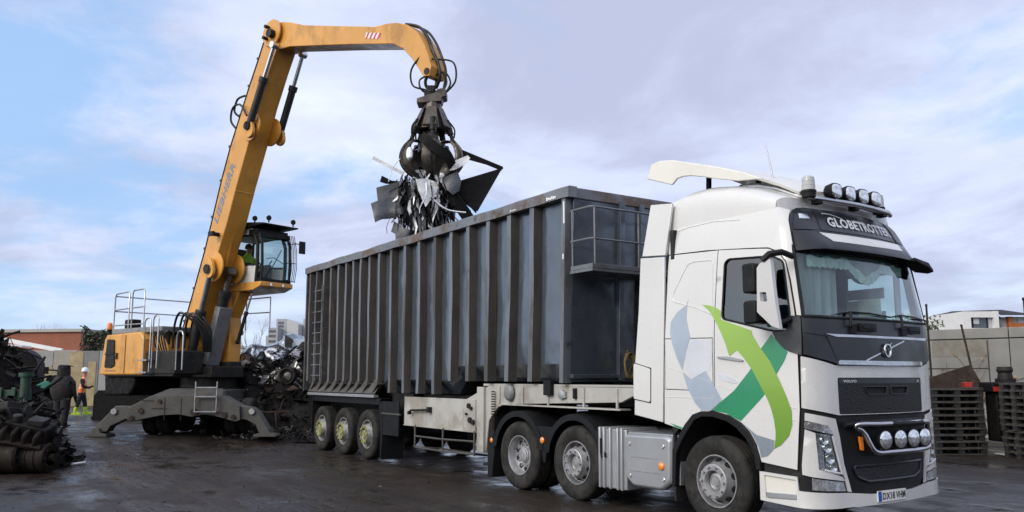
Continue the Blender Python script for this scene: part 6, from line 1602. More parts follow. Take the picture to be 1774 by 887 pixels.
def leaf_mass(mb, c, rad, n, rr, size=.08, mats=2, squash=1.0):
    for _ in range(n):
        v = Vector((rr.gauss(0, 1), rr.gauss(0, 1), rr.gauss(0, 1))).normalized() * rad * rr.random() ** .45; v.z *= squash
        p = Vector(c) + v; s_ = size * rr.uniform(.5, 1.3)
        a_ = Vector((rr.uniform(-1, 1), rr.uniform(-1, 1), rr.uniform(-1, 1))).normalized() * s_; b_ = a_.orthogonal().normalized() * s_ * .55
        mb.add([p - a_, p + b_, p + a_, p - b_], [(0, 1, 2, 3)], rr.randrange(mats))
def tree(name, label, a, d, z0, h, spread, crown, seed, leaf_n=0, leaf=.1, trunk_r=.12, levels=4, cat='tree', group=None):
    rr = random.Random(seed); mb = MB(); tips = []
    def grow(p, dr, ln, r_, lv):
        path = [p]; q = p
        for i in range(4):
            dr = (dr + Vector((rr.uniform(-.22, .22), rr.uniform(-.22, .22), rr.uniform(-.05, .18)))).normalized(); q = q + dr * ln / 4; path.append(q)
        mb.tube(path, [r_ * (1 - .13 * i) for i in range(5)], 5)
        if lv == 0: tips.append(q); return
        for _ in range(rr.choice((2, 3, 3)) if lv > 1 else 2):
            grow(q, (dr + Vector((rr.uniform(-1, 1), rr.uniform(-1, 1), rr.uniform(-.2, .6))) * spread).normalized(), ln * rr.uniform(.6, .8), r_ * .5, lv - 1)
        tips.append(q)
    grow(Vector((0, 0, 0)), Vector((0, 0, 1)), h * .36, trunk_r, levels)
    k = h / max(v.z for v in tips)
    mb.xf(lambda v: v * k); tips = [v * k for v in tips]
    root = thing(name, label, cat, site(a, d, z0), 0, group)
    mb.build('trunk', M['bark'], root, smooth=60)
    if leaf_n:
        cb_ = MB()
        for tp_ in tips: leaf_mass(cb_, tp_, crown, max(3, leaf_n // len(tips)), rr, leaf)
        cb_.build('crown', [M['leaf'], M['leaf2']], root, smooth=0)
    return root
tree('shrub_tree', 'small thin-leaved green tree peeping over the wall next to the lorry', (1609 - 887) / 1440.8 * 28, 28, 0, 3.72, .55, .26, 4, 420, .06)
# white house over the wall
def house_white():
    D_ = 60; k = D_ / 1440.8
    def A(u): return (u - 887) * k
    def Z(v): return 1.7 + (655 - v) * k
    o0 = site(A(1671), D_)
    t = thing('white_house', 'white rendered house with dark hipped roof and big window beyond the wall', 'house', o0, SITE_RZ)
    x = lambda u: A(u) - A(1671)
    M['hwhite'] = surf('white_render', (.68, .67, .66), .8, var=.05, dirt=[((.4, .39, .37), 2, .6, .3)])
    mb = MB(); w0, w1 = x(1694.5 - 12), x(1722 - 0)
    mb.bx(0, x(1682.5), 0, 6, 0, Z(541)); mb.bx(x(1722), x(1731), 0, 6, 0, Z(540.5)); mb.bx(x(1682.5), x(1722), 0, 6, Z(551.5), Z(541)); mb.bx(x(1682.5), x(1722), 0, 6, 0, Z(570)); mb.bx(x(1682.5), x(1722), .35, 6, Z(570), Z(551.5))
    mb.build('front_wall', M['hwhite'], t)
    M['hglass'] = surf('house_window', (.06, .075, .095), .12, var=.3, scale=.6, spec=.7)
    M['hpane'] = surf('pale_window_blind', (.42, .44, .45), .5, var=.1)
    mb = MB(); mb.bx(x(1683), x(1713), .25, .33, Z(569.5), Z(552)); mb.bx(x(1688), x(1699), .2, .24, Z(562.5), Z(552.5), 1); mb.bx(x(1713.5), x(1721.5), .25, .33, Z(569.5), Z(552), 1)
    wd_ = mb.build('window', [M['hglass'], M['hpane']], t)
    mb = MB(); mb.bx(x(1712.8), x(1713.6), .15, .3, Z(569.5), Z(552)); mb.bx(x(1687.5), x(1688.2), .15, .26, Z(569), Z(552)); mb.build('frame', M['blk'], wd_)
    M['slate_roof'] = surf('dark_slate_roof', (.04, .04, .045), .8, var=.2, scale=2, spec=.15)
    mb = MB(); zr, ze = Z(532.2), Z(548); ze2 = Z(541)
    xa, xb, xr = x(1689), x(1800), x(1708.5)
    mb.add([(xa, .6, ze2), (x(1731.5), .6, ze2 + .03), (x(1731.5), -.2, ze), (xb, -.2, ze), (xb, 4.5, zr + .12), (xr, 4.5, zr), (xa, 9, ze2), (xb, 9, ze)], [(0, 1, 5), (1, 2, 3, 4, 5), (5, 4, 7, 6), (0, 5, 6)])
    mb.build('roof', M['slate_roof'], t, smooth=0)
    mb = MB(); mb.bx(x(1731), x(1752), .6, 6, 0, Z(550)); mb.build('side_wall', surf('pale_cladding', (.36, .38, .41), .6, var=.12, scale=4), t)
    mb = MB(); mb.cyl((x(1737), .5, 0), (x(1737), .5, Z(551)), .09, 8); mb.bar((x(1730.5), .1, Z(550.6)), (x(1738), .4, Z(551)), .12); mb.build('drainpipe', M['blk'], t)
    mb = MB(); mb.bx(x(1752), x(1759), .3, 6, 0, Z(549.5)); mb.bx(x(1759), x(1800), .3, 6, 0, Z(561)); mb.bx(x(1759), x(1800), .6, 6, Z(561), Z(549.5)); mb.build('orange_bay', surf('orange_cladding', (.42, .12, .03), .6, var=.15), t)
    mb = MB(); mb.bx(x(1759.4), x(1769), .5, .59, Z(560.5), Z(550)); mb.bx(x(1770.5), x(1790), .5, .59, Z(560.5), Z(550)); mb.build('pale_window', M['hpane'], t)
    mb = MB(); mb.cyl((x(1768), -.6, 0), (x(1768), -.6, Z(518)), .08, 8); mb.sphere((x(1768), -.6, Z(521)), .14, 8); p = mb.build('flue_pipe', M['darksteel'], t)
house_white()
# ---------------------------------------------------------------- far left: wall, brick shed, hedge
p0 = site((-40 - 887) / 1440.8 * 44, 44); p1 = site((240 - 887) / 1440.8 * 46, 46); dv = p1 - p0
t = thing('panel_wall', 'pale concrete panel wall stained ochre in front of the brick shed', 'wall', (p0.x, p0.y, .15), math.atan2(dv.y, dv.x))
wall_panels(t, -3, 11, 1.13, 3.0, [M['conc2'], M['conc'], M['conc2']], 8)
def A45(u): return (u - 887) / 1440.8 * 45
mb = MB(); mb.bx(4.55, 5.25, -.02, 0, 0, 2.95); mb.bx(5.5, 5.9, -.02, 0, 0, 2.4); mb.build('ochre_stain', surf('ochre_board', (.42, .33, .18), .85, var=.2, scale=2, dirt=[((.3, .27, .22), 3, .5, .6)]), t)
mb = MB(); mb.prism([(-.95, 0), (.95, 0), (0.05, 1.25)], lambda a, b_, q: Vector((a, q, b_)), -.06, .06); o = put('pointed_board', 'mouldy triangular board leaning on the pale wall', 'board', mb, surf('mouldy_board', (.30, .25, .15), .85, var=.4, scale=4, dirt=[((.08, .07, .05), 4, .5, .8)]), (93 - 887) / 1440.8 * 43, 43, 1.05, bevel=0)
BR, BW = (.30, .095, .05), .15
def brick_mat(name, c1, c2, scale=4.2):
    m_, nt_, b_ = nmat(name); tc_ = nt_.nodes.new('ShaderNodeTexCoord'); br = nt_.nodes.new('ShaderNodeTexBrick')
    mp_ = nt_.nodes.new('ShaderNodeMapping'); mp_.inputs['Rotation'].default_value = (R(90), 0, 0); nt_.links.new(tc_.outputs['Object'], mp_.inputs[0]); nt_.links.new(mp_.outputs[0], br.inputs[0])
    br.inputs['Scale'].default_value = scale; br.inputs['Color1'].default_value = (*c1, 1); br.inputs['Color2'].default_value = (*c2, 1); br.inputs['Mortar'].default_value = (.22, .16, .13, 1); br.inputs['Mortar Size'].default_value = .012
    nt_.links.new(mixc(nt_, ramp(nt_, nz(nt_, .5, 6), .4, .7, 0, .4), br.outputs[0], (.14, .06, .04)), b_.inputs['Base Color']); b_.inputs['Roughness'].default_value = .85
    return m_
t = thing('brick_shed', 'long low red brick shed with pale roof edge beyond the yard wall', 'building', site((-60 - 887) / 1440.8 * 62, 62), SITE_RZ + R(-9))
mb = MB(); mb.bx(-6, 9.6, 0, 8, 0, 5.0); mb.build('brick_wall', brick_mat('red_brick', (.33, .10, .05), (.26, .075, .04)), t)
mb = MB(); mb.bx(-6.1, 9.7, -.15, 8.1, 5.0, 5.22); mb.build('roof_edge', M['conc2'], t)
mb = MB(); mb.bar((2.0, -3, 4.75), (9.6, -3.2, 3.35), .22, .24); o = mb.build('sloping_pipe', M['platewhite']); o.location = site((-60 - 887) / 1440.8 * 57, 55); o.rotation_euler = (0, 0, SITE_RZ); tag(o, 'pale sloping pipe run in front of the red brick shed', 'pipe')
def hedge(name, label, a, d, w, h, dep, seed, n=2600, leaf=.14, mats=('leaf', 'deadleaf'), cat='hedge'):
    rr = random.Random(seed); root = thing(name, label, cat, site(a, d, .1), SITE_RZ)
    mb = MB()
    for k in range(7):
        x = -w / 2 + w * (k + .5) / 7; mb.tube([(x, 0, 0), (x + rr.uniform(-.2, .2), 0, h * .5), (x + rr.uniform(-.3, .3), 0, h * .85)], [.06, .04, .02], 5)
    mb.build('stems', M['bark'], root)
    cb_ = MB()
    for k in range(n):
        x = rr.uniform(-w / 2, w / 2); top = h * (1 + .16 * noise.noise(Vector((x * 1.2, seed, 0)))); p = Vector((x, rr.uniform(-dep, dep), top * rr.random() ** .6))
        s_ = leaf * rr.uniform(.5, 1.4); a_ = Vector((rr.uniform(-1, 1), rr.uniform(-1, 1), rr.uniform(-1, 1))).normalized() * s_; b_ = a_.orthogonal().normalized() * s_ * .55
        cb_.add([p - a_, p + b_, p + a_, p - b_], [(0, 1, 2, 3)], rr.randrange(2))
    cb_.build('foliage', [M[mats[0]], M[mats[1]]], root, smooth=0)
    return root
M['hedgetwig'] = surf('dark_hedge_twig', (.05, .045, .04), .8, var=.4, scale=3)
hedge('bare_hedge', 'dark twiggy hedge between the brick shed and the yellow machine', (178 - 887) / 1440.8 * 56, 56, 2.4, 4.7, .5, 3, 2600, .12, ('hedgetwig', 'leaf'))
tree('leafless_tree', 'tiny leafless treetop showing above the brick shed roof', (60 - 887) / 1440.8 * 75, 75, 0, 6.7, .7, 0, 12, trunk_r=.12, levels=4)
tree('leafless_tree', 'tall bare pale tree nearest the blocky grey tower', (449 - 887) / 1440.8 * 70, 70, 0, 7.0, .55, 0, 31, trunk_r=.10, levels=4)
tree('leafless_tree', 'small bare tree close behind the machine cab arm', (436 - 887) / 1440.8 * 62, 62, 0, 5.2, .6, 0, 8, trunk_r=.08, levels=4)
# ---------------------------------------------------------------- far middle: tower block, low sheds
D_ = 150; k_ = D_ / 1440.8
def bx_px(mb, u0, u1, v0, d0=0, d1=8, mat=0, v1=None):
    mb.bx((u0 - 497) * k_, (u1 - 497) * k_, d0, d1, 0 if v1 is None else 1.7 + (655 - v1) * k_, 1.7 + (655 - v0) * k_, mat)
GREYS = [surf('grey_block_render', (.33, .345, .36), .7, var=.06, scale=.3), surf('pale_block_render', (.46, .47, .47), .7, var=.06, scale=.3), surf('dark_block_window', (.09, .10, .115), .3, var=.2, scale=.4)]
t = thing('tower_block', 'stepped grey tower block with dark windows beyond the scrap heap', 'building', site((497 - 887) * k_, D_), SITE_RZ)
mb = MB(); bx_px(mb, 479, 497, 554); bx_px(mb, 474, 490, 571, -3, 0); mb.build('tower_wall', GREYS[0], t)
mb = MB(); mb.prism([((497 - 497) * k_, 0), ((517 - 497) * k_, 0), ((517 - 497) * k_, 1.7 + (655 - 563) * k_), (0, 1.7 + (655 - 554) * k_)], lambda a, b_, q: Vector((a + .02, q, b_)), 0, 9); mb.build('side_wing', GREYS[1], t)
for v in (559, 565, 575, 583, 592):
    mb = MB(); bx_px(mb, 482 if v < 570 else 475, 491 if v < 570 else 486, v, -.1 if v < 570 else -3.1, 0 if v < 570 else -2.9, v1=v + 3.6); mb.build('window', GREYS[2], t)
t = thing('pale_building', 'pale building with blue band beside the tower, partly behind the trailer', 'building', site((520 - 887) * k_, D_ + 4), SITE_RZ)
mb = MB(); mb.bx(0, 8, 0, 8, 0, 8.6); mb.build('wall', GREYS[1], t); mb = MB(); mb.bx(-.6, 1.2, -.4, 4, 0, 9.0); mb.build('blue_band', surf('blue_cladding', (.06, .13, .28), .5, var=.2), t); mb = MB(); mb.bx(-.2, 8, -1, 5, 8.6, 12.4); mb.build('upper_wall', GREYS[0], t)
t = thing('low_warehouse', 'low pale grey warehouse seen behind the machine cab arm', 'building', site((405 - 887) * k_, D_ + 20), SITE_RZ)
mb = MB(); mb.bx(0, 3.5, 0, 10, 0, 10.2); mb.build('wall', GREYS[0], t); mb = MB(); mb.prism([(3.4, 0), (8.2, 0), (8.2, 8.6), (7, 9.4), (4, 9.4), (3.4, 8.8)], lambda a, b_, q: Vector((a, q, b_)), 0, 12); mb.build('round_roof', GREYS[1], t)
t = thing('far_shed', 'long pale shed on the horizon beyond the scrap heap', 'building', site((440 - 887) / 1440.8 * 190, 190), SITE_RZ)
mb = MB(); mb.bx(-20, 14, 0, 10, 0, 8.3); mb.build('wall', GREYS[1], t)
mb = MB(); mb.bx(-20.2, 14.2, -.2, 10.2, 8.3, 8.8); mb.build('roof', GREYS[0], t)
# ---------------------------------------------------------------- scrap heap behind the trailer
def crushed_car(name, label, loc, rz, mats, seed, sz=(3.6, 1.55, .95), tilt=(0, 0), group='crushed cars on the heap'):
    rr = random.Random(seed); t = thing(name, label, 'crushed car', loc, rz, group)
    t.rotation_euler = (tilt[0], tilt[1], rz)
    Lx, Wy, Hz = sz
    def dent(v, k=1.0):
        n_ = Vector((noise.noise(v * 1.7 + Vector((seed, 0, 0))), noise.noise(v * 1.7 + Vector((0, seed, 5))), noise.noise(v * 1.7 + Vector((9, 0, seed)))))
        m_ = Vector((noise.noise(v * 5 + Vector((seed, 2, 0))), noise.noise(v * 5 + Vector((2, seed, 5))), noise.noise(v * 5 + Vector((4, 0, seed)))))
        return v + n_ * .26 * k + m_ * .09 * k
    secs = []
    prof = [(-.5, .42, .8), (-.46, .55, .95), (-.30, .62, 1), (-.2, .66, 1), (-.12, .95, .92), (.05, 1.0, .9), (.20, .97, .92), (.30, .64, 1), (.42, .58, 1), (.48, .5, .95), (.5, .4, .8)]
    pr = cr([(a, b_, c_) for a, b_, c_ in prof], 4)
    mb = MB(); rings = []
    for p in pr:
        x = p.x * Lx; h = Hz * p.y; w = Wy / 2 * p.z; ring = []
        for j in range(28):
            a = 2 * math.pi * j / 28; c_, s_ = math.cos(a), math.sin(a)
            y = w * math.copysign(abs(c_) ** .4, c_); z = h * .5 + h * .5 * math.copysign(abs(s_) ** .55, s_)
            if p.y > .75 and z > h * .62: y *= .84
            ring.append(dent(Vector((x, y, z + .12))))
        rings.append(ring)
    mb.loft(rings); mb.build('body', mats[0], t, smooth=28)
    mb = MB()
    for x0, x1 in ((-.11, .03), (.06, .2)):
        q = [dent(Vector((x * Lx, -Wy / 2 * .86, z))) + Vector((0, -.02, 0)) for x, z in ((x0, Hz * .72), (x1, Hz * .72), (x1 - .015, Hz * 1.0), (x0 + .03, Hz * 1.0))]
        mb.add(q, [(0, 1, 2, 3)])
    mb.build('window', M['void'], t)
    for x in (-.31, .33):
        o_ = dent(Vector((x * Lx, -Wy / 2, .32))) + Vector((0, .06, 0))
        w_ = MB().lathe([(.15, .0), (.24, -.03), (.29, .02), (.29, .14), (.2, .18)], o_, (rr.uniform(-.2, .2), 1, rr.uniform(-.15, .15)), 20).build('wheel', M['rubber'], t)
        MB().lathe([(.19, -.01), (.16, .03), (.05, .0), (0, .0)], o_, (0, 1, 0), 16).build('rim', M['alloydull'], w_)
    mb = MB(); mb.sphere(dent(Vector((.49 * Lx, -Wy * .33, Hz * .5))), .11, 10, sc=(.6, 1, .7)); mb.build('headlight', M['lens'], t)
    mb = MB(); mb.tube([dent(Vector((.5 * Lx, y, .38))) for y in (-.8, -.4, 0, .4, .8)], .07, 8); mb.build('bumper', M['blk'], t)
    return t
carp = lambda n, c, r_=.16: surf(n, c, r_, .15, var=.15, scale=2, coat=.7, dirt=[((.08, .07, .06), 3, .54, .7), ((.015, .014, .013), 5, .6, .9)], warp=(4, .05))
def pxs(u, d): return (u - 887) / 1440.8 * d
for (nm, lb, u, d, z, rz, cm, sd_, ti) in (
    ('crushed_car', 'beige crushed car in the upper row of the heap, end towards the machine', 487, 25.6, 1.18, 30, carp('beige_car_paint', (.36, .31, .25)), 3, (.12, -.08)),
    ('crushed_car', 'silver blue crushed car topmost on the heap, mostly behind the trailer', 520, 27.4, 1.75, -18, carp('silverblue_car_paint', (.22, .27, .35), .12), 7, (-.1, .10)),
    ('crushed_car', 'black crushed car low in the heap with glints on its panels', 505, 25.2, .42, 12, carp('black_car_paint', (.012, .012, .014), .12), 11, (.05, .05)),
    ('crushed_car', 'dark grey crushed car at the back of the heap next to the green container', 476, 28.0, .9, -40, carp('grey_car_paint', (.07, .07, .075), .15), 17, (.1, .12))):
    c = site(pxs(u, d), d); crushed_car(nm, lb, (c.x, c.y, z + .1), SITE_RZ + R(rz), [cm], sd_, tilt=ti)
# mound and loose fragments
def mound(name, label, a, d, wx, wy, h, seed, mats, n, fsize=(.05, .22), cat='scrap heap', z0=.12):
    rr = random.Random(seed); mb = MB(); k = 26; V = []
    hf = lambda x, y: h * max(0, 1 - (x / wx) ** 2) ** .8 * max(0, 1 - (y / wy) ** 2) ** .8 * (1 + .5 * noise.noise(Vector((x * 1.4, y * 1.4, seed)))) + .1 * noise.noise(Vector((x * 4, y * 4, seed))) - .08
    for i in range(k + 1):
        for j in range(k + 1):
            x = -wx + 2 * wx * i / k; y = -wy + 2 * wy * j / k; V.append((x, y, hf(x, y)))
    mb.add(V, [(i * (k + 1) + j, (i + 1) * (k + 1) + j, (i + 1) * (k + 1) + j + 1, i * (k + 1) + j + 1) for i in range(k) for j in range(k)], 0)
    for _ in range(n):
        x, y = rr.uniform(-wx, wx), rr.uniform(-wy, wy); z = hf(x, y); s_ = rr.uniform(*fsize)
        if z < -.02 and rr.random() < .7: continue
        c = Vector((x, y, z + s_ * .2)); ty = rr.random(); m_ = rr.randrange(len(mats))
        if ty < .5:
            q = [c + Vector((rr.uniform(-1, 1), rr.uniform(-1, 1), rr.uniform(-.6, .8))) * s_ for _ in range(5)]; mb.add(q, [(0, 1, 2), (0, 2, 3), (2, 3, 4), (1, 2, 4)], m_)
        elif ty < .8:
            dr = Vector((rr.uniform(-1, 1), rr.uniform(-1, 1), rr.uniform(-.3, .6))).normalized(); mb.tube(cr([c, c + dr * s_ * 1.5, c + dr * s_ * 3 + Vector((0, 0, rr.uniform(-.1, .1)))], 3), rr.uniform(.008, .03), 5, mat=m_)
        else: mb.box(c, (s_ * rr.uniform(.5, 1.4), s_ * rr.uniform(.3, 1), s_ * rr.uniform(.2, .6)), m_, rot=Matrix.Rotation(rr.uniform(0, 6), 3, Vector((rr.random(), rr.random(), rr.random()))))
    o = mb.build(name, [M[m_] for m_ in mats], None, smooth=30); o.location = site(a, d, z0); o.rotation_euler = (0, 0, SITE_RZ)
    return tag(o, label, cat, kind='stuff')
mound('scrap_heap', 'dark heap of shredded scrap metal behind the trailer', pxs(512, 25), 25.2, 2.6, 2.2, 2.1, 5, ['oily', 'oily', 'scrapblk', 'scrapgrey', 'scrapblk', 'rust'], 1100)
mound('scrap_litter', 'rusty litter of small scrap at the foot of the heap', pxs(510, 22.6), 22.6, 1.9, .9, .28, 9, ['oily', 'rust', 'boxdirt', 'timberedge', 'scrapblk'], 420, (.03, .12))
mb = MB(); mb.sphere((0, 0, .42), .42, 18, sc=(1.1, 1, .95)); put('burst_tank', 'rounded glossy black tank lying at the foot of the scrap heap', 'tank', mb, 'scrapblk', pxs(441, 23.6), 23.6, .15)
bpy.data.objects['burst_tank'].data.materials[0] = carp('gloss_black_tank', (.012, .012, .013), .2)
mb = MB(); mb.bar((0, 0, 0), (.05, 0, .62), .10); mb.bar((.05, 0, .58), (.75, .1, .60), .05); mb.bar((.4, .05, .58), (.45, 0, .1), .05); mb.bx(-.1, .2, -.1, .1, 0, .08); put('bent_stand', 'rusty bent metal stand at the foot of the heap', 'stand', mb, 'rust', pxs(457, 22.6), 22.6, .2)
mb = MB(); mb.bx(-.10, .10, -.06, .06, 0, .13); put('white_can', 'small white and red can lying by the heap', 'can', mb, 'reflwhite', pxs(479, 22.2), 22.2, .2, R(20), .03)
def bent(name, label, u, v, d, w, h, mat, seed, rz=0):
    o = put(name, label, 'scrap panel', sheet([(-w / 2, -h / 2), (w * .4, -h * .55), (w / 2, h * .1), (w * .2, h / 2), (-w * .1, h * .35), (-w * .45, h * .45)], -.1, .15, .02, .16, seed), mat, pxs(u, d), d, 1.7 + (655 - v) / 1440.8 * d, R(rz), 0); return o
bent('torn_door_panel', 'crumpled beige panel on the heap front near the machine', 438, 630, 24.6, .62, .62, 'beigep' if 'beigep' in M else 'cabwhite', 3)
M['beigep'] = carp('beige_panel', (.36, .31, .25)); bpy.data.objects['torn_door_panel'].data.materials[0] = M['beigep']
bent('hanging_strip', 'white folded strip hanging on the heap above the stabiliser leg', 450, 668, 24.2, .28, .75, 'scrapwhite', 6, 20)
bent('shiny_bonnet', 'shiny bent bonnet with light streaks across the top of the heap', 470, 612, 24.8, 1.1, .5, 'scrapalu', 12, 10)
bent('black_bonnet', 'black glossy bent panel in the middle of the heap', 492, 655, 24.0, 1.3, 1.2, 'scrapblk', 15, -10); bpy.data.objects['black_bonnet'].data.materials[0] = carp('gloss_black_panel', (.012, .012, .013), .14)
M['oilrust0'] = surf('grimy_hub', (.09, .085, .08), .5, .3, var=.3, scale=9, dirt=[((.02, .018, .016), 8, .48, .8)])
for u, v, d, r_, lb in ((500, 652, 23.9, .25, 'scrapped wheel rim facing out beside the trailer edge'), (428, 627, 24.6, .26, 'scrapped small wheel high on the heap close to the yellow machine')):
    mb = MB(); mb.lathe([(r_ * .5, .02), (r_ * .62, -.02), (r_ * .72, .02), (r_ * .8, -.04), (r_ * .97, -.03), (r_, .05), (r_ * .97, .18), (r_ * .6, .18)], (0, 0, 0), (.15, 1, -.1), 26); mb.lathe([(r_ * .5, .03), (r_ * .2, .0), (0, .0)], (0, 0, 0), (.15, 1, -.1), 16, mat=1)
    o = mb.build('scrapped_hub', [M['rubber'], M['oilrust0']]); o.location = site(pxs(u, d), d, 1.7 + (655 - v) / 1440.8 * d); o.rotation_euler = (0, 0, SITE_RZ); tag(o, lb, 'wheel')
rg = random.Random(3); mb = MB()
for k in range(260):
    u, v = rg.uniform(418, 530), rg.uniform(606, 690); d = rg.uniform(24.0, 25.2); p = site(pxs(u, d), d, 1.7 + (655 - v) / 1440.8 * d)
    ln = rg.uniform(.15, .7); dr = Vector((rg.uniform(-1, 1), rg.uniform(-1, 1), rg.uniform(-1, .4))).normalized(); w = rg.uniform(.008, .045); ph = rg.uniform(0, 6)
    rings = []
    for i in range(6):
        t_ = i / 5; c = p + dr * ln * t_ + Vector((math.sin(ph + t_ * 5), math.cos(ph + t_ * 4), -t_ * t_ * 1.6)) * .08; q = Vector((math.cos(ph + t_ * 2), math.sin(ph + t_ * 2), .3)) * w; rings.append([c - q, c + q])
    mb.loft(rings, mat=rg.choices([0, 1, 2, 3], [7, 2, 1.2, .8])[0], ring_closed=False, caps=False)
tag(mb.build('tangled_strips', [M['scrapblk'], M['scrapgrey'], M['scrapalu'], M['scrapwhite']], None, smooth=60), 'tangle of black and silver strips over the front of the heap', 'scrap strips', kind='stuff')
# green container and odd pieces behind the machine
t = thing('green_container', 'green steel container behind the machine with a pale end post', 'container', site(pxs(404, 30), 30, .1), SITE_RZ + R(-8))
mb = MB(); mb.bx(0, 2.6, 0, 2.2, .2, 2.4)
for k in range(9): mb.bx(.1 + k * .28, .22 + k * .28, -.05, 0, .3, 2.3)
mb.build('steel_wall', M['teal'], t, bevel=.01); mb = MB(); mb.bx(.22, .62, -.10, -.05, .15, 1.35); mb.cyl((.46, -.10, .85), (.46, -.13, .85), .09, 10, mat=1); mb.build('end_post', [M['cabwhite'], M['rust']], t); mb = MB(); mb.bx(.28, .75, -.12, -.06, 1.6, 2.25); mb.build('white_panel', M['scrapwhite'], t); mb = MB(); mb.bx(.62, 1.0, -.3, -.1, 0, .85); mb.build('yellow_box', M['yel'], t)
t = thing('site_cabinet', 'pale cabinet with red end panel glimpsed under the machine deck', 'cabinet', site(pxs(250, 36), 36, .2), SITE_RZ)
mb = MB(); mb.bx(0, 1.3, 0, .8, .0, 1.75); mb.build('cabinet_shell', M['cabwhite'], t, bevel=.01); mb = MB(); mb.bx(.95, 1.25, -.03, 0, .6, 1.7); mb.build('red_panel', M['redplastic'], t); mb = MB(); mb.bx(.0, .9, -.03, 0, .0, .6); mb.build('teal_base', M['teal'], t)
mound('rubble_pile', 'low brown pile of rubble behind the machine wheels', pxs(238, 31), 31, 1.3, 1.0, .7, 15, ['rust', 'oily', 'boxdirt'], 240, (.05, .2))
mb = MB(); mb.bx(-.95, 1.2, 0, 1.2, 0, .85); mb.prism([(-.95, .85), (1.2, .85), (1.0, 1.05), (-.8, 1.05)], lambda a, b_, q: Vector((a, q, b_)), 0, 1.1); put('dark_skip', 'black steel skip standing behind the machine counterweight', 'skip', mb, 'oily', pxs(216, 30), 30, .2)
# ---------------------------------------------------------------- dark scrap in the near corner
mound('engine_scrap', 'black greasy heap of engine scrap in the near corner', pxs(18, 15.8), 16.2, 1.0, .9, 1.2, 23, ['oily', 'oily', 'scrapblk', 'darksteel'], 520, (.05, .2), z0=0)
mound('engine_scrap', 'tall black scrap mound behind the greasy engines', pxs(-22, 17.6), 18.2, .95, .8, 2.35, 29, ['oily', 'scrapblk', 'darksteel'], 420, (.06, .25), z0=0)
def drum(label, u, d, ln, r_, rz, z=None):
    mb = MB(); x0 = -ln / 2
    mb.lathe([(r_ * .5, 0), (r_ * .92, 0), (r_, .03), (r_, .06), (r_ * .97, .08), (r_ * .97, ln * .33), (r_ * 1.03, ln * .35), (r_ * .97, ln * .37), (r_ * .97, ln * .66), (r_ * 1.03, ln * .68), (r_ * .97, ln * .7), (r_ * .97, ln - .08), (r_, ln - .05), (r_ * .92, ln), (r_ * .5, ln)], (x0, 0, 0), (1, 0, 0), 26)
    mb.lathe([(r_ * .55, -.01), (r_ * .3, -.03), (r_ * .28, ln + .08), (0, ln + .08)], (x0, 0, 0), (1, 0, 0), 18)
    for k in range(8):
        a = 2 * math.pi * k / 8; mb.cyl((x0 + ln, r_ * .7 * math.cos(a), r_ * .7 * math.sin(a)), (x0 + ln + .03, r_ * .7 * math.cos(a), r_ * .7 * math.sin(a)), .025, 6)
    o = mb.build('steel_roller', M['oilrust'], None, smooth=40); c = site(pxs(u, d), d, (z or r_ * 1.0) + .0); o.location = c; o.rotation_euler = (0, 0, SITE_RZ + R(rz)); return tag(o, label, 'roller')
M['oilrust'] = surf('oily_rusty_drum', (.014, .011, .009), .65, 0, spec=.15, var=.4, scale=4, dirt=[((.026, .018, .013), 5, .52, .7), ((.006, .006, .006), 3, .56, .8)], bump=.006, bscale=25)
drum('long dark steel roller on the ground cut by the view edge', 8, 15.2, 1.0, .29, 3); drum('short dark steel roller with hub bolts on the ground', 84, 15.3, .50, .27, -8)
def engine(label, u, d, z, rz, seed, s_=1.0):
    rr = random.Random(seed); t = thing('engine_block', label, 'engine', site(pxs(u, d), d, z), SITE_RZ + R(rz)); t.rotation_euler = (R(rr.uniform(-14, 14)), R(rr.uniform(-12, 12)), SITE_RZ + R(rz))
    mb = MB(); mb.prism([(-.42 * s_, 0), (.42 * s_, 0), (.46 * s_, .2 * s_), (.40 * s_, .42 * s_), (-.36 * s_, .46 * s_), (-.46 * s_, .2 * s_)], lambda a, b_, q: Vector((a, q, b_)), -.24 * s_, .24 * s_)
    mb.build('block', M['oily'], t, bevel=.025)
    mb = MB()
    for k in range(4): mb.tube(cr([((-.3 + k * .2) * s_, -.24 * s_, .36 * s_), ((-.3 + k * .2) * s_, -.40 * s_, .30 * s_), ((-.28 + k * .19) * s_, -.38 * s_, .12 * s_)], 4), .045 * s_, 7)
    mb.tube([(-.38 * s_, -.38 * s_, .12 * s_), (.42 * s_, -.38 * s_, .12 * s_)], .055 * s_, 8); mb.build('manifold', M['oilrust'], t)
    for x, z_, r_ in ((.50, .14, .14), (.50, .34, .09)): MB().lathe([(r_ * s_, 0), (r_ * .8 * s_, .02), (r_ * .85 * s_, .05), (r_ * s_, .07), (0, .07)], (x * s_, .0, z_ * s_), (1, 0, 0), 18, caps=True).build('pulley', M['darksteel'], t)
    mb = MB(); mb.cyl((-.2 * s_, -.1 * s_, .44 * s_), (-.2 * s_, -.1 * s_, .58 * s_), .09 * s_, 12); mb.bx(.0, .3 * s_, -.15 * s_, .15 * s_, .42 * s_, .54 * s_); mb.build('cover', M['darksteel'], t, bevel=.02)
engine('greasy engine block on top of the short steel roller', 62, 15.4, .50, 8, 2, .95); engine('larger greasy engine block at the view edge above the long roller', 12, 15.5, .60, -10, 4, 1.15); engine('small greasy engine block leaning out beside the dark figure', 50, 16.6, .70, 30, 6, .75)
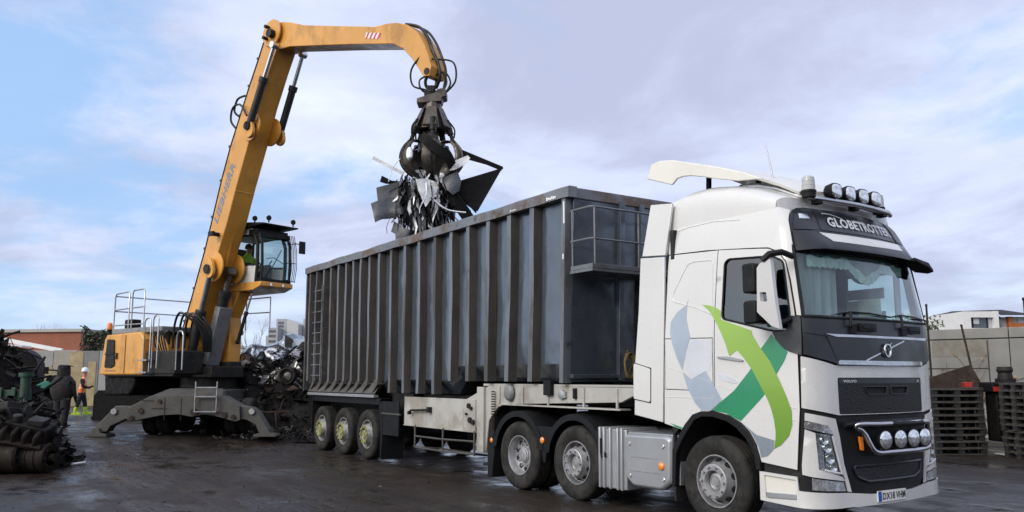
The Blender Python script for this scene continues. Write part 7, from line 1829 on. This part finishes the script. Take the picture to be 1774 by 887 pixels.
# green skip behind the engines
t = thing('green_skip', 'dark green ribbed steel skip with a thick rim post behind the engines', 'skip', site(pxs(30, 17.2), 17.2, 0), SITE_RZ)
mb = MB(); mb.bx(-1.2, .22, 0, .35, .35, 1.45)
for k in range(5): mb.bx(-1.1 + k * .28, -1.02 + k * .28, -.06, 0, .35, 1.5)
mb.build('skip_wall', M['darkgreen'], t, bevel=.01); mb = MB(); mb.cyl((.30, -.05, .4), (.30, -.05, 1.72), .10, 12); mb.cyl((.30, -.05, 1.72), (.30, -.05, 1.80), .14, 12); mb.build('corner_post', M['darkgreen'], t); mb = MB(); mb.bx(.33, .36, -.165, -.15, .95, 1.3); mb.build('sticker', M['boxdirt'], t)
# green loader parked beyond
t = thing('yard_loader', 'green yard machine with black arched hood, white hood edge and a side mirror', 'loader', site(pxs(38, 29), 29, .1), SITE_RZ + R(12))
t.scale = (1.26, 1.26, 1.2)
mb = MB(); arc = [(-.85, 1.2)] + [(-.15 + .62 * math.cos(R(180 - 12 * i)) * 1.0, 1.62 + .58 * math.sin(R(180 - 12 * i))) for i in range(2, 16)] + [(.47, 1.05)]
mb.prism(arc + [(.47, .95), (-.85, .95)], lambda a, b_, q: Vector((a, q, b_)), 0, .7); mb.build('hood', M['oily'], t, bevel=.04)
mb = MB(); q = [Vector((-.15 + .66 * math.cos(R(180 - 12 * i)), -.03, 1.62 + .62 * math.sin(R(180 - 12 * i)))) for i in range(1, 10)]
mb.loft([[p, p + Vector((0, .75, 0)), p + Vector((0, .75, .05)), p + Vector((0, 0, .05))] for p in q]); mb.build('hood_edge', M['reflwhite'], t)
mb = MB(); mb.prism([(.1, .62), (.35, .66), (.85, 1.15), (.7, 1.25), (.35, 1.05), (.1, .95)], lambda a, b_, q: Vector((a, q, b_)), .0, .3); mb.build('lift_arm', M['teal'], t, bevel=.03)
mb = MB(); mb.lathe([(.2, 0), (.38, -.02), (.42, .04), (.42, .28), (.38, .34), (.2, .33)], (.5, -.1, .42), (0, 1, 0), 24); mb.build('wheel', M['rubber'], t)
mb = MB(); mb.bx(.45, .85, .3, .7, .7, 1.2); mb.prism([(.6, 1.1), (.95, 1.2), (1.0, 1.36), (.85, 1.42), (.65, 1.35)], lambda a, b_, q: Vector((a, q, b_)), .2, .9); mb.bx(-1.2, .4, .1, .7, .5, .98); mb.build('engine_cover', M['oily'], t, bevel=.06)
mb = MB(); mb.bx(.6, 1.0, .2, .6, .42, .70); mb.build('rust_red_sill', M['rust'], t)
mb = MB(); mb.tube([(1.0, .1, 1.36), (.98, .0, 1.54), (.72, .0, 1.56)], .025, 6); mb.box((.70, 0, 1.54), (.12, .08, .2)); mb.build('mirror', M['oily'], t, bevel=.02)
mb = MB(); mb.bar((-.55, 0, 0), (.55, .1, .22), .05, .03); put('steel_strip', 'bright steel strip lying tilted beside the dark figure', 'steel strip', mb, 'scrapalu', pxs(84, 19.5), 19.5, 1.0, bevel=0)
mb = MB(); mb.tube(cr([(-.3, 0, .04), (0, .1, .06), (.25, 0, .03), (.5, .2, .05)]), .03, 6); put('bright_offcut', 'small bright offcut on the wet ground by the rollers', 'offcut', mb, 'scrapwhite', pxs(112, 16.5), 16.5, .0, bevel=0)
mound('yard_bank', 'long dark bank of scrap along the near side of the yard, mirrored in the container', 2, -17, 30, 5, 4.6, 41, ['oily', 'rust', 'boxdirt', 'scrapblk'], 900, (.1, .5), z0=-.1)
# fine litter over the yard
rg = random.Random(77); mb = MB()
for _ in range(1800):
    if rg.random() < .45: a, d = pxs(rg.uniform(380, 560), 21) + 0, rg.uniform(19.5, 24)
    elif rg.random() < .4: a, d = pxs(rg.uniform(60, 300), 18), rg.uniform(14, 20)
    else: a, d = rg.uniform(-9, 5), rg.uniform(9, 20)
    c = site(a, d); z = zg(c.x, c.y)
    if -13 < c.x < 1.5 and -.3 < c.y < 2.9: continue
    s_ = rg.uniform(.01, .035); q = [Vector((c.x, c.y, z + .004)) + Vector((rg.uniform(-1, 1), rg.uniform(-1, 1), rg.uniform(0, .7))) * s_ for _ in range(4)]
    mb.add(q, [(0, 1, 2), (0, 2, 3), (1, 2, 3)], rg.choices([0, 1, 2], [5, 3, .6])[0])
tag(mb.build('ground_litter', [M['oily'], M['rust'], M['scrapgrey']], None), 'crumbs of scrap and grit scattered over the wet yard', 'litter', kind='stuff')
# ---------------------------------------------------------------- parts that come several to a thing: one mesh each
def split_loose(o):
    me = o.data; n = len(me.vertices); par = list(range(n))
    def find(a):
        while par[a] != a: par[a] = par[par[a]]; a = par[a]
        return a
    for e in me.edges:
        a, b_ = find(e.vertices[0]), find(e.vertices[1])
        if a != b_: par[a] = b_
    grp = {}
    for p in me.polygons: grp.setdefault(find(p.vertices[0]), []).append(p)
    if len(grp) < 2: return
    for i, ps in enumerate(grp.values()):
        ids = sorted({v for p in ps for v in p.vertices}); mp_ = {v: k for k, v in enumerate(ids)}
        nm = bpy.data.meshes.new(o.name.split('.')[0]); nm.from_pydata([me.vertices[v].co for v in ids], [], [[mp_[v] for v in p.vertices] for p in ps])
        for m_ in me.materials: nm.materials.append(m_)
        nm.polygons.foreach_set('material_index', [p.material_index for p in ps]); nm.polygons.foreach_set('use_smooth', [True] * len(ps)); nm.set_sharp_from_angle(angle=R(35)); nm.update()
        if i == 0: first_ = nm; continue
        c = o.copy(); c.data = nm; COL.objects.link(c)
    o.data = first_
for o in list(COL.objects):
    if o.type == 'MESH' and o.name.split('.')[0] in SPLIT: split_loose(o)
